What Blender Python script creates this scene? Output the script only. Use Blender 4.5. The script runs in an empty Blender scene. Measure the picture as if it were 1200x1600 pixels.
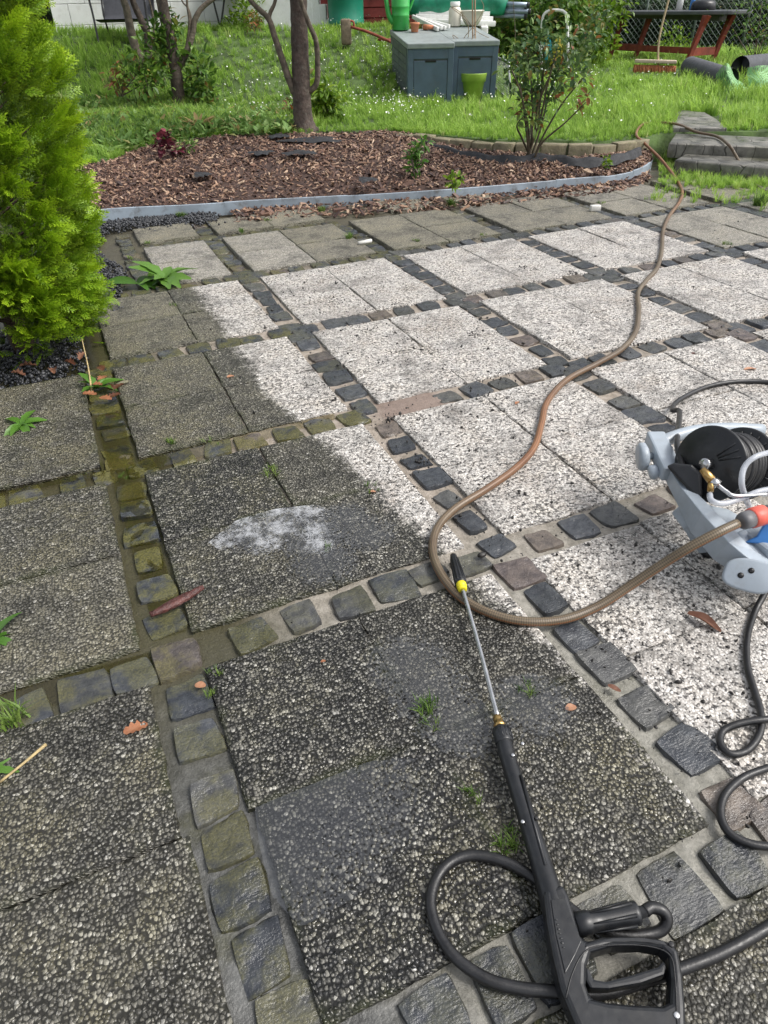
import bpy, bmesh, math, random
import numpy as np
from mathutils import Matrix, Vector

rng = np.random.default_rng(7)
random.seed(7)
SC = bpy.context.scene
COL = SC.collection

# ------------------------------------------------------------------ camera
U = 0.9                                   # paving module in metres (two slabs + one cobble strip)
CAM = np.array([1.04237824, -3.34227405, 1.36965590]) * U
FPX = 1065.57                             # focal length in photo pixels (1200 x 1600)
YAW, DOWN, ROLL = -0.407549246, 0.642088122, -0.0223536841

def cam_rotation():
    t = math.pi / 2 - DOWN
    Rz = np.array([[math.cos(YAW), -math.sin(YAW), 0], [math.sin(YAW), math.cos(YAW), 0], [0, 0, 1]])
    Rx = np.array([[1, 0, 0], [0, math.cos(t), -math.sin(t)], [0, math.sin(t), math.cos(t)]])
    Rr = np.array([[math.cos(ROLL), -math.sin(ROLL), 0], [math.sin(ROLL), math.cos(ROLL), 0], [0, 0, 1]])
    return Rz @ Rx @ Rr
RC = cam_rotation()
FW = np.array([-math.sin(YAW), math.cos(YAW), 0.0])     # horizontal forward
RT = np.array([math.cos(YAW), math.sin(YAW), 0.0])      # horizontal right
cd = bpy.data.cameras.new('camera')
cd.sensor_fit = 'VERTICAL'; cd.sensor_height = 24.0; cd.lens = FPX / 1600 * 24.0
cd.clip_start = 0.02; cd.clip_end = 500
cam = bpy.data.objects.new('camera', cd); COL.objects.link(cam)
m4 = np.eye(4); m4[:3, :3] = RC; m4[:3, 3] = CAM
cam.matrix_world = Matrix(m4.tolist())
SC.camera = cam

# ------------------------------------------------------------------ world, sun, exposure
SUN_EL, SUN_AZ = math.radians(52), None
sun_to = (RT * 0.85 - FW * 0.15); sun_to = sun_to / np.linalg.norm(sun_to) * math.cos(SUN_EL)
sun_to[2] = math.sin(SUN_EL)
W = bpy.data.worlds.new('World'); SC.world = W; W.use_nodes = True
wn = W.node_tree.nodes; wl = W.node_tree.links
sky = wn.new('ShaderNodeTexSky'); sky.sky_type = 'NISHITA'; sky.sun_disc = False
sky.sun_elevation = SUN_EL; sky.sun_rotation = math.atan2(sun_to[0], sun_to[1])
sky.air_density = 1.0; sky.dust_density = 4.0; sky.ozone_density = 1.0
hs = wn.new('ShaderNodeHueSaturation'); hs.inputs['Saturation'].default_value = 0.30
bg = wn['Background']; bg.inputs['Strength'].default_value = 0.15
wl.new(sky.outputs[0], hs.inputs['Color']); wl.new(hs.outputs[0], bg.inputs['Color'])
sd = bpy.data.lights.new('sun', 'SUN'); sd.energy = 1.25; sd.angle = math.radians(18); sd.color = (1.0, 0.965, 0.91)
sun = bpy.data.objects.new('sun', sd); COL.objects.link(sun)
sun.rotation_euler = Vector(sun_to.tolist()).to_track_quat('Z', 'Y').to_euler()
SC.view_settings.view_transform = 'Standard'; SC.view_settings.look = 'None'
SC.view_settings.exposure = 0.75; SC.view_settings.gamma = 1.0; SC.view_settings.use_curve_mapping = False
SC.render.engine = 'CYCLES'
SC.cycles.use_denoising = True
SC.cycles.max_bounces = 6; SC.cycles.diffuse_bounces = 3; SC.cycles.glossy_bounces = 3
SC.cycles.transmission_bounces = 4; SC.cycles.transparent_max_bounces = 12
SC.cycles.sample_clamp_indirect = 6.0; SC.cycles.caustics_reflective = False; SC.cycles.caustics_refractive = False

# ------------------------------------------------------------------ placing helpers: where a line of sight meets real ground
def ray(px, py):
    return RC @ np.array([(px - 600) / FPX, -(py - 800) / FPX, -1.0])
def G(px, py, z=0.0):
    d = ray(px, py); return CAM + d * ((z - CAM[2]) / d[2])
def GD(px, py, dist):
    d = ray(px, py); return CAM + d * (dist / math.hypot(d[0], d[1]))
def sm(x, a, b):
    t = np.clip((x - a) / (b - a), 0, 1); return t * t * (3 - 2 * t)
def uv_of(x, y):
    return (x - CAM[0]) * FW[0] + (y - CAM[1]) * FW[1], (x - CAM[0]) * RT[0] + (y - CAM[1]) * RT[1]
def lawnz(x, y):
    u, v = uv_of(x, y)
    z = 0.19 - 0.07 * sm(-v, 1.2, 2.3) * (1 - sm(u, 6.5, 8.5)) + 0.72 * sm(u, 9.6, 12.6) * (1 - sm(v, 0.3, 2.5))
    z = z + 0.10 * sm(u, 9, 14) * sm(v, 0.5, 3)
    return z + 0.012 * np.sin(x * 2.1 + 1.3 * np.sin(y * 1.7)) + 0.010 * np.sin(y * 3.1 + x)
def GL(px, py):
    z = 0.19
    for _ in range(50):
        g = G(px, py, z); z = 0.5 * z + 0.5 * float(lawnz(g[0], g[1]))
    return G(px, py, z)
def up_to(px, py, base):
    "point straight above/below around `base` (same horizontal distance) seen at a pixel"
    return GD(px, py, math.hypot(base[0] - CAM[0], base[1] - CAM[1]))

# ------------------------------------------------------------------ mesh helpers
EMPTY_LOC = {}
def link(o, parent=None):
    COL.objects.link(o)
    if parent is not None:
        o.parent = parent
        if parent.name in EMPTY_LOC:
            o.matrix_parent_inverse = Matrix.Translation(-Vector(EMPTY_LOC[parent.name]))
    return o
def empty(name, loc):
    o = bpy.data.objects.new(name, None); COL.objects.link(o)
    o.location = [float(c) for c in loc]; o.empty_display_size = 0.05
    EMPTY_LOC[o.name] = [float(c) for c in loc]
    return o
def tag(o, label=None, cat=None, group=None, kind=None):
    if label: o['label'] = label
    if cat: o['category'] = cat
    if group: o['group'] = group
    if kind: o['kind'] = kind
    return o
def build(name, V, F, smooth=True, attrs=None):
    V = np.asarray(V, np.float32).reshape(-1, 3)
    me = bpy.data.meshes.new(name)
    if isinstance(F, np.ndarray):
        k = F.shape[1]; loops = F.ravel(); tot = np.full(len(F), k, np.int32)
    else:
        tot = np.array([len(f) for f in F], np.int32); loops = np.concatenate([np.asarray(f) for f in F]) if len(F) else np.zeros(0)
    start = np.concatenate([[0], np.cumsum(tot)[:-1]]).astype(np.int32)
    me.vertices.add(len(V)); me.vertices.foreach_set('co', V.ravel())
    me.loops.add(len(loops)); me.loops.foreach_set('vertex_index', loops.astype(np.int32))
    me.polygons.add(len(tot)); me.polygons.foreach_set('loop_start', start); me.polygons.foreach_set('loop_total', tot)
    me.polygons.foreach_set('use_smooth', np.full(len(tot), smooth, bool))
    me.update(calc_edges=True); me.validate()
    for n, a in (attrs or {}).items():
        at = me.attributes.new(n, 'FLOAT', 'POINT'); at.data.foreach_set('value', np.asarray(a, np.float32))
    return me
def obj(name, V, F, mat, parent=None, smooth=True, attrs=None):
    me = build(name, V, F, smooth, attrs); me.materials.append(mat)
    return link(bpy.data.objects.new(name, me), parent)
def join(parts):
    V, F, n = [], [], 0
    for v, f in parts:
        v = np.asarray(v, float); V.append(v); F += [[i + n for i in q] for q in f]; n += len(v)
    return np.concatenate(V), F
def fix_normals(me):
    bm = bmesh.new(); bm.from_mesh(me); bmesh.ops.recalc_face_normals(bm, faces=bm.faces); bm.to_mesh(me); bm.free()
def spline(P, n):
    P = np.asarray(P, float); m = len(P)
    d = np.concatenate([[0], np.cumsum(np.linalg.norm(np.diff(P[:, :3], axis=0), axis=1) ** 0.5)])
    Q = np.vstack([2 * P[0] - P[1], P, 2 * P[-1] - P[-2]])
    out = []
    for t in np.linspace(0, d[-1], n):
        i = min(max(np.searchsorted(d, t, 'right') - 1, 0), m - 2)
        s = (t - d[i]) / (d[i + 1] - d[i] + 1e-12)
        p0, p1, p2, p3 = Q[i], Q[i + 1], Q[i + 2], Q[i + 3]
        out.append(0.5 * (2 * p1 + (p2 - p0) * s + (2 * p0 - 5 * p1 + 4 * p2 - p3) * s * s + (3 * p1 - p0 - 3 * p2 + p3) * s ** 3))
    return np.array(out)
def tube(P, r, seg=8, n=None, cap=True):
    P = np.asarray(P, float); r = np.broadcast_to(np.asarray(r, float), (len(P),))
    if n:
        Q = spline(np.hstack([P, r[:, None]]), n); P, r = Q[:, :3], np.maximum(Q[:, 3], 1e-4)
    T = np.gradient(P, axis=0); T /= np.linalg.norm(T, axis=1)[:, None] + 1e-12
    a = np.array([0, 0, 1.0]) if abs(T[0][2]) < 0.9 else np.array([1.0, 0, 0])
    N = np.cross(T[0], a); N /= np.linalg.norm(N)
    V = []; ang = np.linspace(0, 2 * math.pi, seg, endpoint=False)
    for i in range(len(P)):
        N = N - T[i] * (N @ T[i]); N /= np.linalg.norm(N) + 1e-12
        B = np.cross(T[i], N)
        V.append(P[i] + r[i] * (np.cos(ang)[:, None] * N + np.sin(ang)[:, None] * B))
    V = np.concatenate(V); F = []
    for i in range(len(P) - 1):
        for k in range(seg):
            k2 = (k + 1) % seg
            F.append([i * seg + k, i * seg + k2, (i + 1) * seg + k2, (i + 1) * seg + k])
    if cap:
        F.append(list(range(seg))[::-1]); F.append([(len(P) - 1) * seg + k for k in range(seg)])
    return V, F
def frame(axis, hint=(0, 0, 1)):
    z = np.asarray(axis, float); z = z / np.linalg.norm(z); h = np.asarray(hint, float)
    if abs(z @ h) > 0.95 * np.linalg.norm(h): h = np.array([1.0, 0, 0])
    x = np.cross(h, z); x /= np.linalg.norm(x); y = np.cross(z, x)
    return np.stack([x, y, z], 1)
def lathe(prof, base, axis=(0, 0, 1), seg=32, caps=True):
    M = frame(axis); base = np.asarray(base, float); V = []; F = []
    ang = np.linspace(0, 2 * math.pi, seg, endpoint=False)
    for r, h in prof:
        V.append(np.stack([r * np.cos(ang), r * np.sin(ang), np.full(seg, h)], 1) @ M.T + base)
    V = np.concatenate(V)
    for i in range(len(prof) - 1):
        for k in range(seg):
            k2 = (k + 1) % seg
            F.append([i * seg + k, i * seg + k2, (i + 1) * seg + k2, (i + 1) * seg + k])
    if caps:
        F.append(list(range(seg))[::-1]); F.append([(len(prof) - 1) * seg + k for k in range(seg)])
    return V, F
def boxm(c, s, M=None, bev=0.0, segs=2):
    "bevelled box; c centre, s full size, M 3x3 axes"
    bm = bmesh.new(); bmesh.ops.create_cube(bm, size=1)
    for v in bm.verts: v.co = Vector((v.co.x * s[0], v.co.y * s[1], v.co.z * s[2]))
    if bev > 0: bmesh.ops.bevel(bm, geom=list(bm.edges), offset=bev, segments=segs, affect='EDGES', profile=0.5)
    bm.verts.index_update()
    V = np.array([v.co[:] for v in bm.verts]); F = [[v.index for v in f.verts] for f in bm.faces]; bm.free()
    if M is not None: V = V @ np.asarray(M).T
    return V + np.asarray(c, float), F
def prism(outline, M, origin, thick, bev=0.0, hole=None, segs=2):
    "outline (n,2) in axes M[:,0],M[:,1]; extruded both ways along M[:,2]"
    bm = bmesh.new()
    vs = [bm.verts.new((x, y, -thick / 2)) for x, y in outline]
    es = [bm.edges.new((vs[i], vs[(i + 1) % len(vs)])) for i in range(len(vs))]
    if hole is not None:
        hv = [bm.verts.new((x, y, -thick / 2)) for x, y in hole]
        es += [bm.edges.new((hv[i], hv[(i + 1) % len(hv)])) for i in range(len(hv))]
        r = bmesh.ops.triangle_fill(bm, edges=es, use_beauty=True); fs = [g for g in r['geom'] if isinstance(g, bmesh.types.BMFace)]
        # drop faces inside the hole
        hp = np.array(hole)
        def inside(p):
            c = False; j = len(hp) - 1
            for i in range(len(hp)):
                if (hp[i, 1] > p[1]) != (hp[j, 1] > p[1]) and p[0] < (hp[j, 0] - hp[i, 0]) * (p[1] - hp[i, 1]) / (hp[j, 1] - hp[i, 1]) + hp[i, 0]: c = not c
                j = i
            return c
        bad = [f for f in fs if inside(f.calc_center_median())]
        bmesh.ops.delete(bm, geom=bad, context='FACES_ONLY'); fs = [f for f in bm.faces]
    else:
        fs = [bm.faces.new(vs)]
    r = bmesh.ops.extrude_face_region(bm, geom=fs)
    bmesh.ops.translate(bm, vec=(0, 0, thick), verts=[g for g in r['geom'] if isinstance(g, bmesh.types.BMVert)])
    bmesh.ops.recalc_face_normals(bm, faces=bm.faces)
    if bev > 0:
        ed = [e for e in bm.edges if len(e.link_faces) == 2 and e.calc_face_angle(0) > 0.9]
        bmesh.ops.bevel(bm, geom=ed, offset=bev, segments=segs, affect='EDGES', profile=0.5)
    bm.verts.index_update()
    V = np.array([v.co[:] for v in bm.verts]); F = [[v.index for v in f.verts] for f in bm.faces]; bm.free()
    return V @ np.asarray(M).T + np.asarray(origin, float), F
def eul(n, ax, ay, az):
    cx, sx, cy, sy, cz, sz = np.cos(ax), np.sin(ax), np.cos(ay), np.sin(ay), np.cos(az), np.sin(az)
    R = np.empty((n, 3, 3))
    R[:, 0, 0] = cz * cy; R[:, 0, 1] = cz * sy * sx - sz * cx; R[:, 0, 2] = cz * sy * cx + sz * sx
    R[:, 1, 0] = sz * cy; R[:, 1, 1] = sz * sy * sx + cz * cx; R[:, 1, 2] = sz * sy * cx - cz * sx
    R[:, 2, 0] = -sy; R[:, 2, 1] = cy * sx; R[:, 2, 2] = cy * cx
    return R
def look(D, roll=None):
    "rotation matrices whose local +X follows D and local Z is as upright as it can be"
    D = D / (np.linalg.norm(D, axis=1)[:, None] + 1e-9); n = len(D)
    up = np.tile([0, 0, 1.0], (n, 1)); up[np.abs(D[:, 2]) > 0.97] = [1, 0, 0]
    Y = np.cross(up, D); Y /= np.linalg.norm(Y, axis=1)[:, None]; Z = np.cross(D, Y)
    if roll is not None:
        c, s = np.cos(roll)[:, None], np.sin(roll)[:, None]
        Y, Z = c * Y + s * Z, -s * Y + c * Z
    return np.stack([D, Y, Z], 2)
def scatter(name, protos, P, R, S, mat, parent=None, smooth=True, which=None, rnd=None):
    "many small pieces as one mesh (stuff, foliage); protos: (V, F ndarray uniform, tip ndarray)"
    n = len(P); S = np.broadcast_to(np.asarray(S, float).reshape(len(np.atleast_1d(S)), -1), (n, 3)) if np.ndim(S) else np.full((n, 3), S)
    which = rng.integers(0, len(protos), n) if which is None else which
    rnd = rng.random(n) if rnd is None else rnd
    Vs, Ls, Ts, A, B, off = [], [], [], [], [], 0
    for k, pr in enumerate(protos):
        sel = np.where(which == k)[0]
        if not len(sel): continue
        v, f = pr[0], pr[1]; tip = pr[2] if len(pr) > 2 else np.zeros(len(v))
        w = np.einsum('nij,nvj->nvi', R[sel], v[None] * S[sel][:, None, :]) + P[sel][:, None, :]
        Vs.append(w.reshape(-1, 3))
        fo = f[None] + (np.arange(len(sel)) * len(v))[:, None, None] + off
        Ls.append(fo.reshape(-1)); Ts.append(np.full(len(sel) * len(f), f.shape[1], np.int32))
        A.append(np.repeat(rnd[sel], len(v))); B.append(np.tile(tip, len(sel))); off += len(sel) * len(v)
    V = np.concatenate(Vs).astype(np.float32); L = np.concatenate(Ls).astype(np.int32); T = np.concatenate(Ts)
    me = bpy.data.meshes.new(name)
    me.vertices.add(len(V)); me.vertices.foreach_set('co', V.ravel())
    me.loops.add(len(L)); me.loops.foreach_set('vertex_index', L)
    me.polygons.add(len(T)); me.polygons.foreach_set('loop_start', np.concatenate([[0], np.cumsum(T)[:-1]]).astype(np.int32)); me.polygons.foreach_set('loop_total', T)
    me.polygons.foreach_set('use_smooth', np.full(len(T), smooth, bool))
    me.update(calc_edges=True)
    for nm, a in (('rnd', np.concatenate(A)), ('tip', np.concatenate(B))):
        at = me.attributes.new(nm, 'FLOAT', 'POINT'); at.data.foreach_set('value', a.astype(np.float32))
    me.materials.append(mat)
    return link(bpy.data.objects.new(name, me), parent)

# ------------------------------------------------------------------ material helpers
class NT:
    def __init__(s, name):
        s.m = bpy.data.materials.new(name); s.m.use_nodes = True
        s.t = s.m.node_tree; s.p = s.t.nodes['Principled BSDF']; s.out = s.t.nodes['Material Output']
    def n(s, typ, ins=None, **props):
        nd = s.t.nodes.new('ShaderNode' + typ)
        for k, v in props.items(): setattr(nd, k, v)
        for k, v in (ins or {}).items(): s.set(nd.inputs[k], v)
        return nd
    def set(s, sock, v):
        if isinstance(v, bpy.types.NodeSocket): s.t.links.new(v, sock)
        elif isinstance(v, bpy.types.Node): s.t.links.new(v.outputs[0], sock)
        else:
            if sock.type == 'RGBA' and not np.isscalar(v) and len(v) == 3: v = (*v, 1)
            sock.default_value = v
    def math(s, op, a, b=0.0, c=None, clamp=False):
        nd = s.n('Math', operation=op, use_clamp=clamp); s.set(nd.inputs[0], a); s.set(nd.inputs[1], b)
        if c is not None: s.set(nd.inputs[2], c)
        return nd.outputs[0]
    def mix(s, f, a, b, mode='MIX'):
        nd = s.n('Mix', data_type='RGBA', blend_type=mode, clamp_factor=True)
        s.set(nd.inputs[0], f); s.set(nd.inputs[6], a); s.set(nd.inputs[7], b); return nd.outputs[2]
    def fmix(s, f, a, b):
        nd = s.n('Mix', data_type='FLOAT'); s.set(nd.inputs[0], f); s.set(nd.inputs[2], a); s.set(nd.inputs[3], b); return nd.outputs[0]
    def rng(s, v, a, b, c=0.0, d=1.0, smooth=True):
        nd = s.n('MapRange', interpolation_type='SMOOTHSTEP' if smooth else 'LINEAR')
        for i, x in enumerate((v, a, b, c, d)): s.set(nd.inputs[i], x)
        return nd.outputs[0]
    def ramp(s, v, stops, interp='LINEAR'):
        nd = s.n('ValToRGB'); cr = nd.color_ramp; cr.interpolation = interp
        while len(cr.elements) > 1: cr.elements.remove(cr.elements[-1])
        cr.elements[0].position = stops[0][0]; cr.elements[0].color = (*stops[0][1], 1)
        for p, c in stops[1:]:
            e = cr.elements.new(p); e.color = (*c, 1)
        s.set(nd.inputs[0], v); return nd.outputs[0]
    def noise(s, vec, scale, detail=3, rough=0.55, dist=0.0):
        return s.n('TexNoise', {'Vector': vec, 'Scale': scale, 'Detail': detail, 'Roughness': rough, 'Distortion': dist}).outputs['Fac']
    def bump(s, h, strength, dist, normal=None):
        nd = s.n('Bump', {'Height': h, 'Strength': strength, 'Distance': dist})
        if normal is not None: s.set(nd.inputs['Normal'], normal)
        return nd.outputs[0]
    def pos(s): return s.n('NewGeometry').outputs['Position']
    def objc(s): return s.n('TexCoord').outputs['Object']
    def attr(s, n): return s.n('Attribute', attribute_name=n).outputs['Fac']
    def P(s, **k):
        for a, v in k.items(): s.set(s.p.inputs[a.replace('_', ' ')], v)
        return s.m

def simple(name, c, rough=0.5, metal=0.0, var=0.15, scale=8.0, bump=0.0, bscale=60.0, dirt=None, dirt_amt=0.4, spec=0.5):
    t = NT(name); P = t.pos()
    n1 = t.noise(P, scale, 4)
    lo = tuple(x * (1 - var) for x in c); hi = tuple(min(1, x * (1 + var)) for x in c)
    col = t.mix(t.rng(n1, 0.3, 0.7), lo, hi)
    if dirt is not None:
        col = t.mix(t.math('MULTIPLY', t.rng(t.noise(P, scale * 2.3, 6, 0.65), 0.48, 0.75), dirt_amt), col, dirt)
    kw = dict(Base_Color=col, Roughness=t.rng(t.noise(P, scale * 3, 3), 0.2, 0.8, max(rough - 0.1, 0.02), min(rough + 0.12, 1)), Metallic=metal)
    if bump: kw['Normal'] = t.bump(t.noise(P, bscale, 4), bump, 0.01)
    t.P(**kw); t.p.inputs['Specular IOR Level'].default_value = spec
    return t.m
def leafmat(name, stops, trans=0.35, rough=0.45, tipc=None, tipamt=0.6, spec=0.4):
    t = NT(name); c = t.ramp(t.attr('rnd'), stops)
    if tipc is not None: c = t.mix(t.math('MULTIPLY', t.attr('tip'), tipamt), c, tipc)
    t.P(Base_Color=c, Roughness=rough); t.p.inputs['Specular IOR Level'].default_value = spec
    tr = t.n('BsdfTranslucent', {'Color': c}); mx = t.n('MixShader', {0: trans, 1: t.p.outputs[0], 2: tr.outputs[0]})
    t.t.links.new(mx.outputs[0], t.out.inputs['Surface']); return t.m

# exposed-aggregate concrete; obj colour: R = cleaned, G = cleaned only beside the strip, B = algae, A = wet
def slab_material():
    t = NT('washed_pebble_concrete'); P = t.pos()
    oi = t.n('ObjectInfo'); oc = t.n('SeparateColor', {0: oi.outputs['Color']})
    wn_ = t.n('TexNoise', {'Vector': P, 'Scale': 130.0, 'Detail': 1.0})
    off = t.n('VectorMath', {0: wn_.outputs['Color'], 1: (0.5, 0.5, 0.5)}, operation='SUBTRACT').outputs[0]
    Pd = t.n('VectorMath', {0: off, 1: (0.006, 0.006, 0.006), 2: P}, operation='MULTIPLY_ADD').outputs[0]
    zz = t.n('SeparateXYZ', {0: P}).outputs[2]; Pd = t.n('VectorMath', {0: Pd, 1: t.n('CombineXYZ', {0: zz, 1: t.math('MULTIPLY', zz, 0.7), 2: 0.0}).outputs[0]}, operation='ADD').outputs[0]
    vo = t.n('TexVoronoi', {'Vector': Pd, 'Scale': 142.0, 'Randomness': 1.0}, voronoi_dimensions='2D', feature='F1')
    cc = t.n('SeparateColor', {0: vo.outputs['Color']}); r1, r2, r3 = cc.outputs[0], cc.outputs[1], cc.outputs[2]
    big = t.noise(P, 5.0, 4, 0.6); mid = t.noise(P, 28.0, 3, 0.6)
    sx = t.n('SeparateXYZ', {0: P})
    # cleaned edge: the jet has worked along the strip at x = 2 modules, to a ragged line
    lim = t.rng(sx.outputs[1], -2.6 * U, -0.6 * U, 1.945 * U, 1.655 * U, smooth=False)
    wob = t.math('ADD', t.math('MULTIPLY_ADD', big, 0.10, -0.05), t.math('ADD', t.math('MULTIPLY_ADD', mid, 0.11, -0.055), t.math('MULTIPLY_ADD', r3, 0.04, -0.02)))
    edge = t.rng(t.math('ADD', t.math('SUBTRACT', sx.outputs[0], lim), wob), -0.02, 0.03)
    clean = t.math('MAXIMUM', oc.outputs[0], t.math('MULTIPLY', oc.outputs[1], edge), clamp=True)
    clean = t.math('MULTIPLY', clean, t.rng(t.math('ADD', big, t.math('MULTIPLY', mid, 0.6)), 0.50, 0.62, 0.78, 1.0), clamp=True)
    dirty = t.ramp(r1, [(0.0, (0.008, 0.008, 0.009)), (0.25, (0.020, 0.020, 0.020)), (0.48, (0.054, 0.052, 0.047)), (0.70, (0.112, 0.107, 0.093)), (0.88, (0.205, 0.196, 0.168)), (0.97, (0.34, 0.33, 0.29)), (1.0, (0.48, 0.465, 0.425))])
    cleanc = t.ramp(r1, [(0.0, (0.025, 0.025, 0.027)), (0.09, (0.07, 0.068, 0.066)), (0.15, (0.36, 0.345, 0.32)), (0.45, (0.56, 0.535, 0.50)), (0.75, (0.65, 0.62, 0.58)), (1.0, (0.78, 0.755, 0.715))])
    algae = t.math('MULTIPLY', oc.outputs[2], t.rng(t.math('ADD', big, t.math('MULTIPLY_ADD', mid, 0.5, -0.25)), 0.40, 0.66), clamp=True)
    dirty = t.mix(t.math('MULTIPLY', algae, 0.75), dirty, t.mix(0.6, dirty, (0.34, 0.31, 0.14), 'MULTIPLY'))
    dirty = t.mix(t.math('MULTIPLY', algae, 0.22), dirty, (0.13, 0.115, 0.035))
    dry = t.math('SUBTRACT', 1.0, oi.outputs['Alpha'])
    dirty = t.mix(t.math('MULTIPLY', dry, 0.62), dirty, (0.33, 0.30, 0.215))
    stonec = t.mix(clean, dirty, cleanc)
    gapc = t.mix(clean, t.mix(t.math('MULTIPLY', dry, 0.5), (0.016, 0.0158, 0.015), (0.16, 0.15, 0.11)), t.ramp(t.noise(P, 60.0, 3), [(0.34, (0.07, 0.068, 0.065)), (0.45, (0.34, 0.32, 0.295)), (0.7, (0.50, 0.47, 0.435))]))
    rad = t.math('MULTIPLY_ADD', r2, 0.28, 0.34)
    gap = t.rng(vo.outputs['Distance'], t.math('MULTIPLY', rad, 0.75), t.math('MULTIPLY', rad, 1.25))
    col = t.mix(gap, stonec, gapc)
    # dirt pits left in the cleaned faces
    pit = t.math('MULTIPLY', clean, t.rng(t.math('MULTIPLY_ADD', big, 0.35, t.noise(P, 85.0, 4, 0.7)), 0.70, 0.78), clamp=True)
    col = t.mix(t.math('MULTIPLY', pit, 0.85), col, (0.045, 0.042, 0.040))
    col = t.mix(t.math('MULTIPLY', clean, 0.35), col, t.mix(1.0, col, t.ramp(t.noise(P, 9.0, 5, 0.6), [(0.3, (0.80, 0.74, 0.68)), (0.6, (1, 1, 1))]), 'MULTIPLY'))
    col = t.mix(0.7, col, t.mix(1.0, col, t.ramp(t.math('ADD', big, t.math('MULTIPLY_ADD', mid, 0.5, -0.25)), [(0.30, (0.18, 0.18, 0.18)), (0.52, (1, 1, 1)), (0.75, (1.25, 1.22, 1.15))]), 'MULTIPLY'))
    smear = t.math('MULTIPLY', clean, t.math('MULTIPLY', t.rng(t.noise(P, 2.6, 6, 0.7, 0.6), 0.50, 0.66), t.rng(mid, 0.30, 0.62)))
    col = t.mix(t.math('MULTIPLY', smear, 0.55), col, t.mix(0.75, col, (0.36, 0.30, 0.25), 'MULTIPLY'))
    # moss creeping in from the slab edges
    lc = t.n('SeparateXYZ', {0: t.objc()})
    bx = t.math('MAXIMUM', t.math('ABSOLUTE', lc.outputs[0]), t.math('ABSOLUTE', lc.outputs[1]))
    em = t.math('MULTIPLY', t.rng(t.math('ADD', bx, t.math('MULTIPLY_ADD', mid, 0.06, -0.03)), 0.165, 0.205), t.math('SUBTRACT', 1.0, clean), clamp=True)
    col = t.mix(t.math('MULTIPLY', em, t.math('MULTIPLY', t.rng(big, 0.42, 0.6), 0.7)), col, (0.030, 0.036, 0.012))
    h = t.math('MULTIPLY', t.math('SUBTRACT', 1.0, t.math('MULTIPLY', vo.outputs['Distance'], 0.9)), t.math('MULTIPLY_ADD', r3, 0.5, 0.6))
    h = t.math('MULTIPLY', h, t.math('SUBTRACT', 1.0, t.math('MULTIPLY', gap, 0.6)))
    nrm = t.bump(h, t.fmix(clean, 0.8, 0.5), 0.0055)
    wet = t.math('MULTIPLY', oi.outputs['Alpha'], t.rng(mid, 0.35, 0.6), clamp=True)
    ro = t.fmix(wet, 0.55, 0.16); ro = t.fmix(clean, ro, 0.62)
    t.P(Base_Color=col, Roughness=ro, Normal=nrm, Specular_IOR_Level=t.math('MULTIPLY_ADD', gap, -0.30, 0.55))  # weaker specular in the gaps stands in for shading by the pebbles
    return t.m
M_SLAB = slab_material()

def mortar_material():
    t = NT('cement_mortar_bed'); P = t.pos(); s = t.n('SeparateXYZ', {0: P}); x, y = s.outputs[0], s.outputs[1]
    big = t.noise(P, 6.0, 5, 0.6); fine = t.noise(P, 160.0, 4, 0.65); mid = t.noise(P, 35.0, 4)
    near = t.mix(t.rng(mid, 0.3, 0.7), (0.185, 0.178, 0.150), (0.30, 0.288, 0.25))
    sandy = t.mix(t.rng(mid, 0.3, 0.7), (0.22, 0.185, 0.145), (0.36, 0.31, 0.26))
    col = t.mix(t.rng(y, -2.2, -1.3), near, sandy)
    grey = t.mix(t.rng(mid, 0.3, 0.7), (0.060, 0.060, 0.056), (0.125, 0.125, 0.118))
    left = t.math('SUBTRACT', 1.0, t.rng(t.math('MULTIPLY_ADD', big, 0.2, x), 1.12, 1.42))
    col = t.mix(left, col, t.mix(t.rng(y, -2.3, -1.7), grey, (0.060, 0.054, 0.028)))
    far = t.rng(t.math('MULTIPLY_ADD', big, 0.25, y), 0.75, 1.25)
    col = t.mix(far, col, t.mix(big, (0.045, 0.038, 0.026), (0.11, 0.10, 0.06)))
    col = t.mix(t.math('MULTIPLY', t.rng(big, 0.52, 0.68), t.math('MULTIPLY_ADD', left, 0.3, 0.25)), col, (0.06, 0.058, 0.02))
    sm_ = t.n('VectorMath', {0: P, 1: (1.97, -0.90, 0.0)}, operation='DISTANCE').outputs['Value']
    col = t.mix(t.math('MULTIPLY', t.math('SUBTRACT', 1.0, t.rng(t.math('MULTIPLY_ADD', mid, 0.08, sm_), 0.14, 0.24)), 0.8), col, (0.20, 0.145, 0.12))
    col = t.mix(0.55, col, t.mix(1.0, col, t.ramp(fine, [(0.3, (0.45, 0.45, 0.45)), (0.55, (1, 1, 1))]), 'MULTIPLY'))
    h = t.math('ADD', fine, t.math('MULTIPLY', mid, 1.5))
    wet = t.math('MAXIMUM', left, t.rng(big, 0.5, 0.65))
    t.P(Base_Color=col, Roughness=t.fmix(wet, 0.7, 0.30), Normal=t.bump(h, 0.5, 0.006)); return t.m
M_MORTAR = mortar_material()

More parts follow.
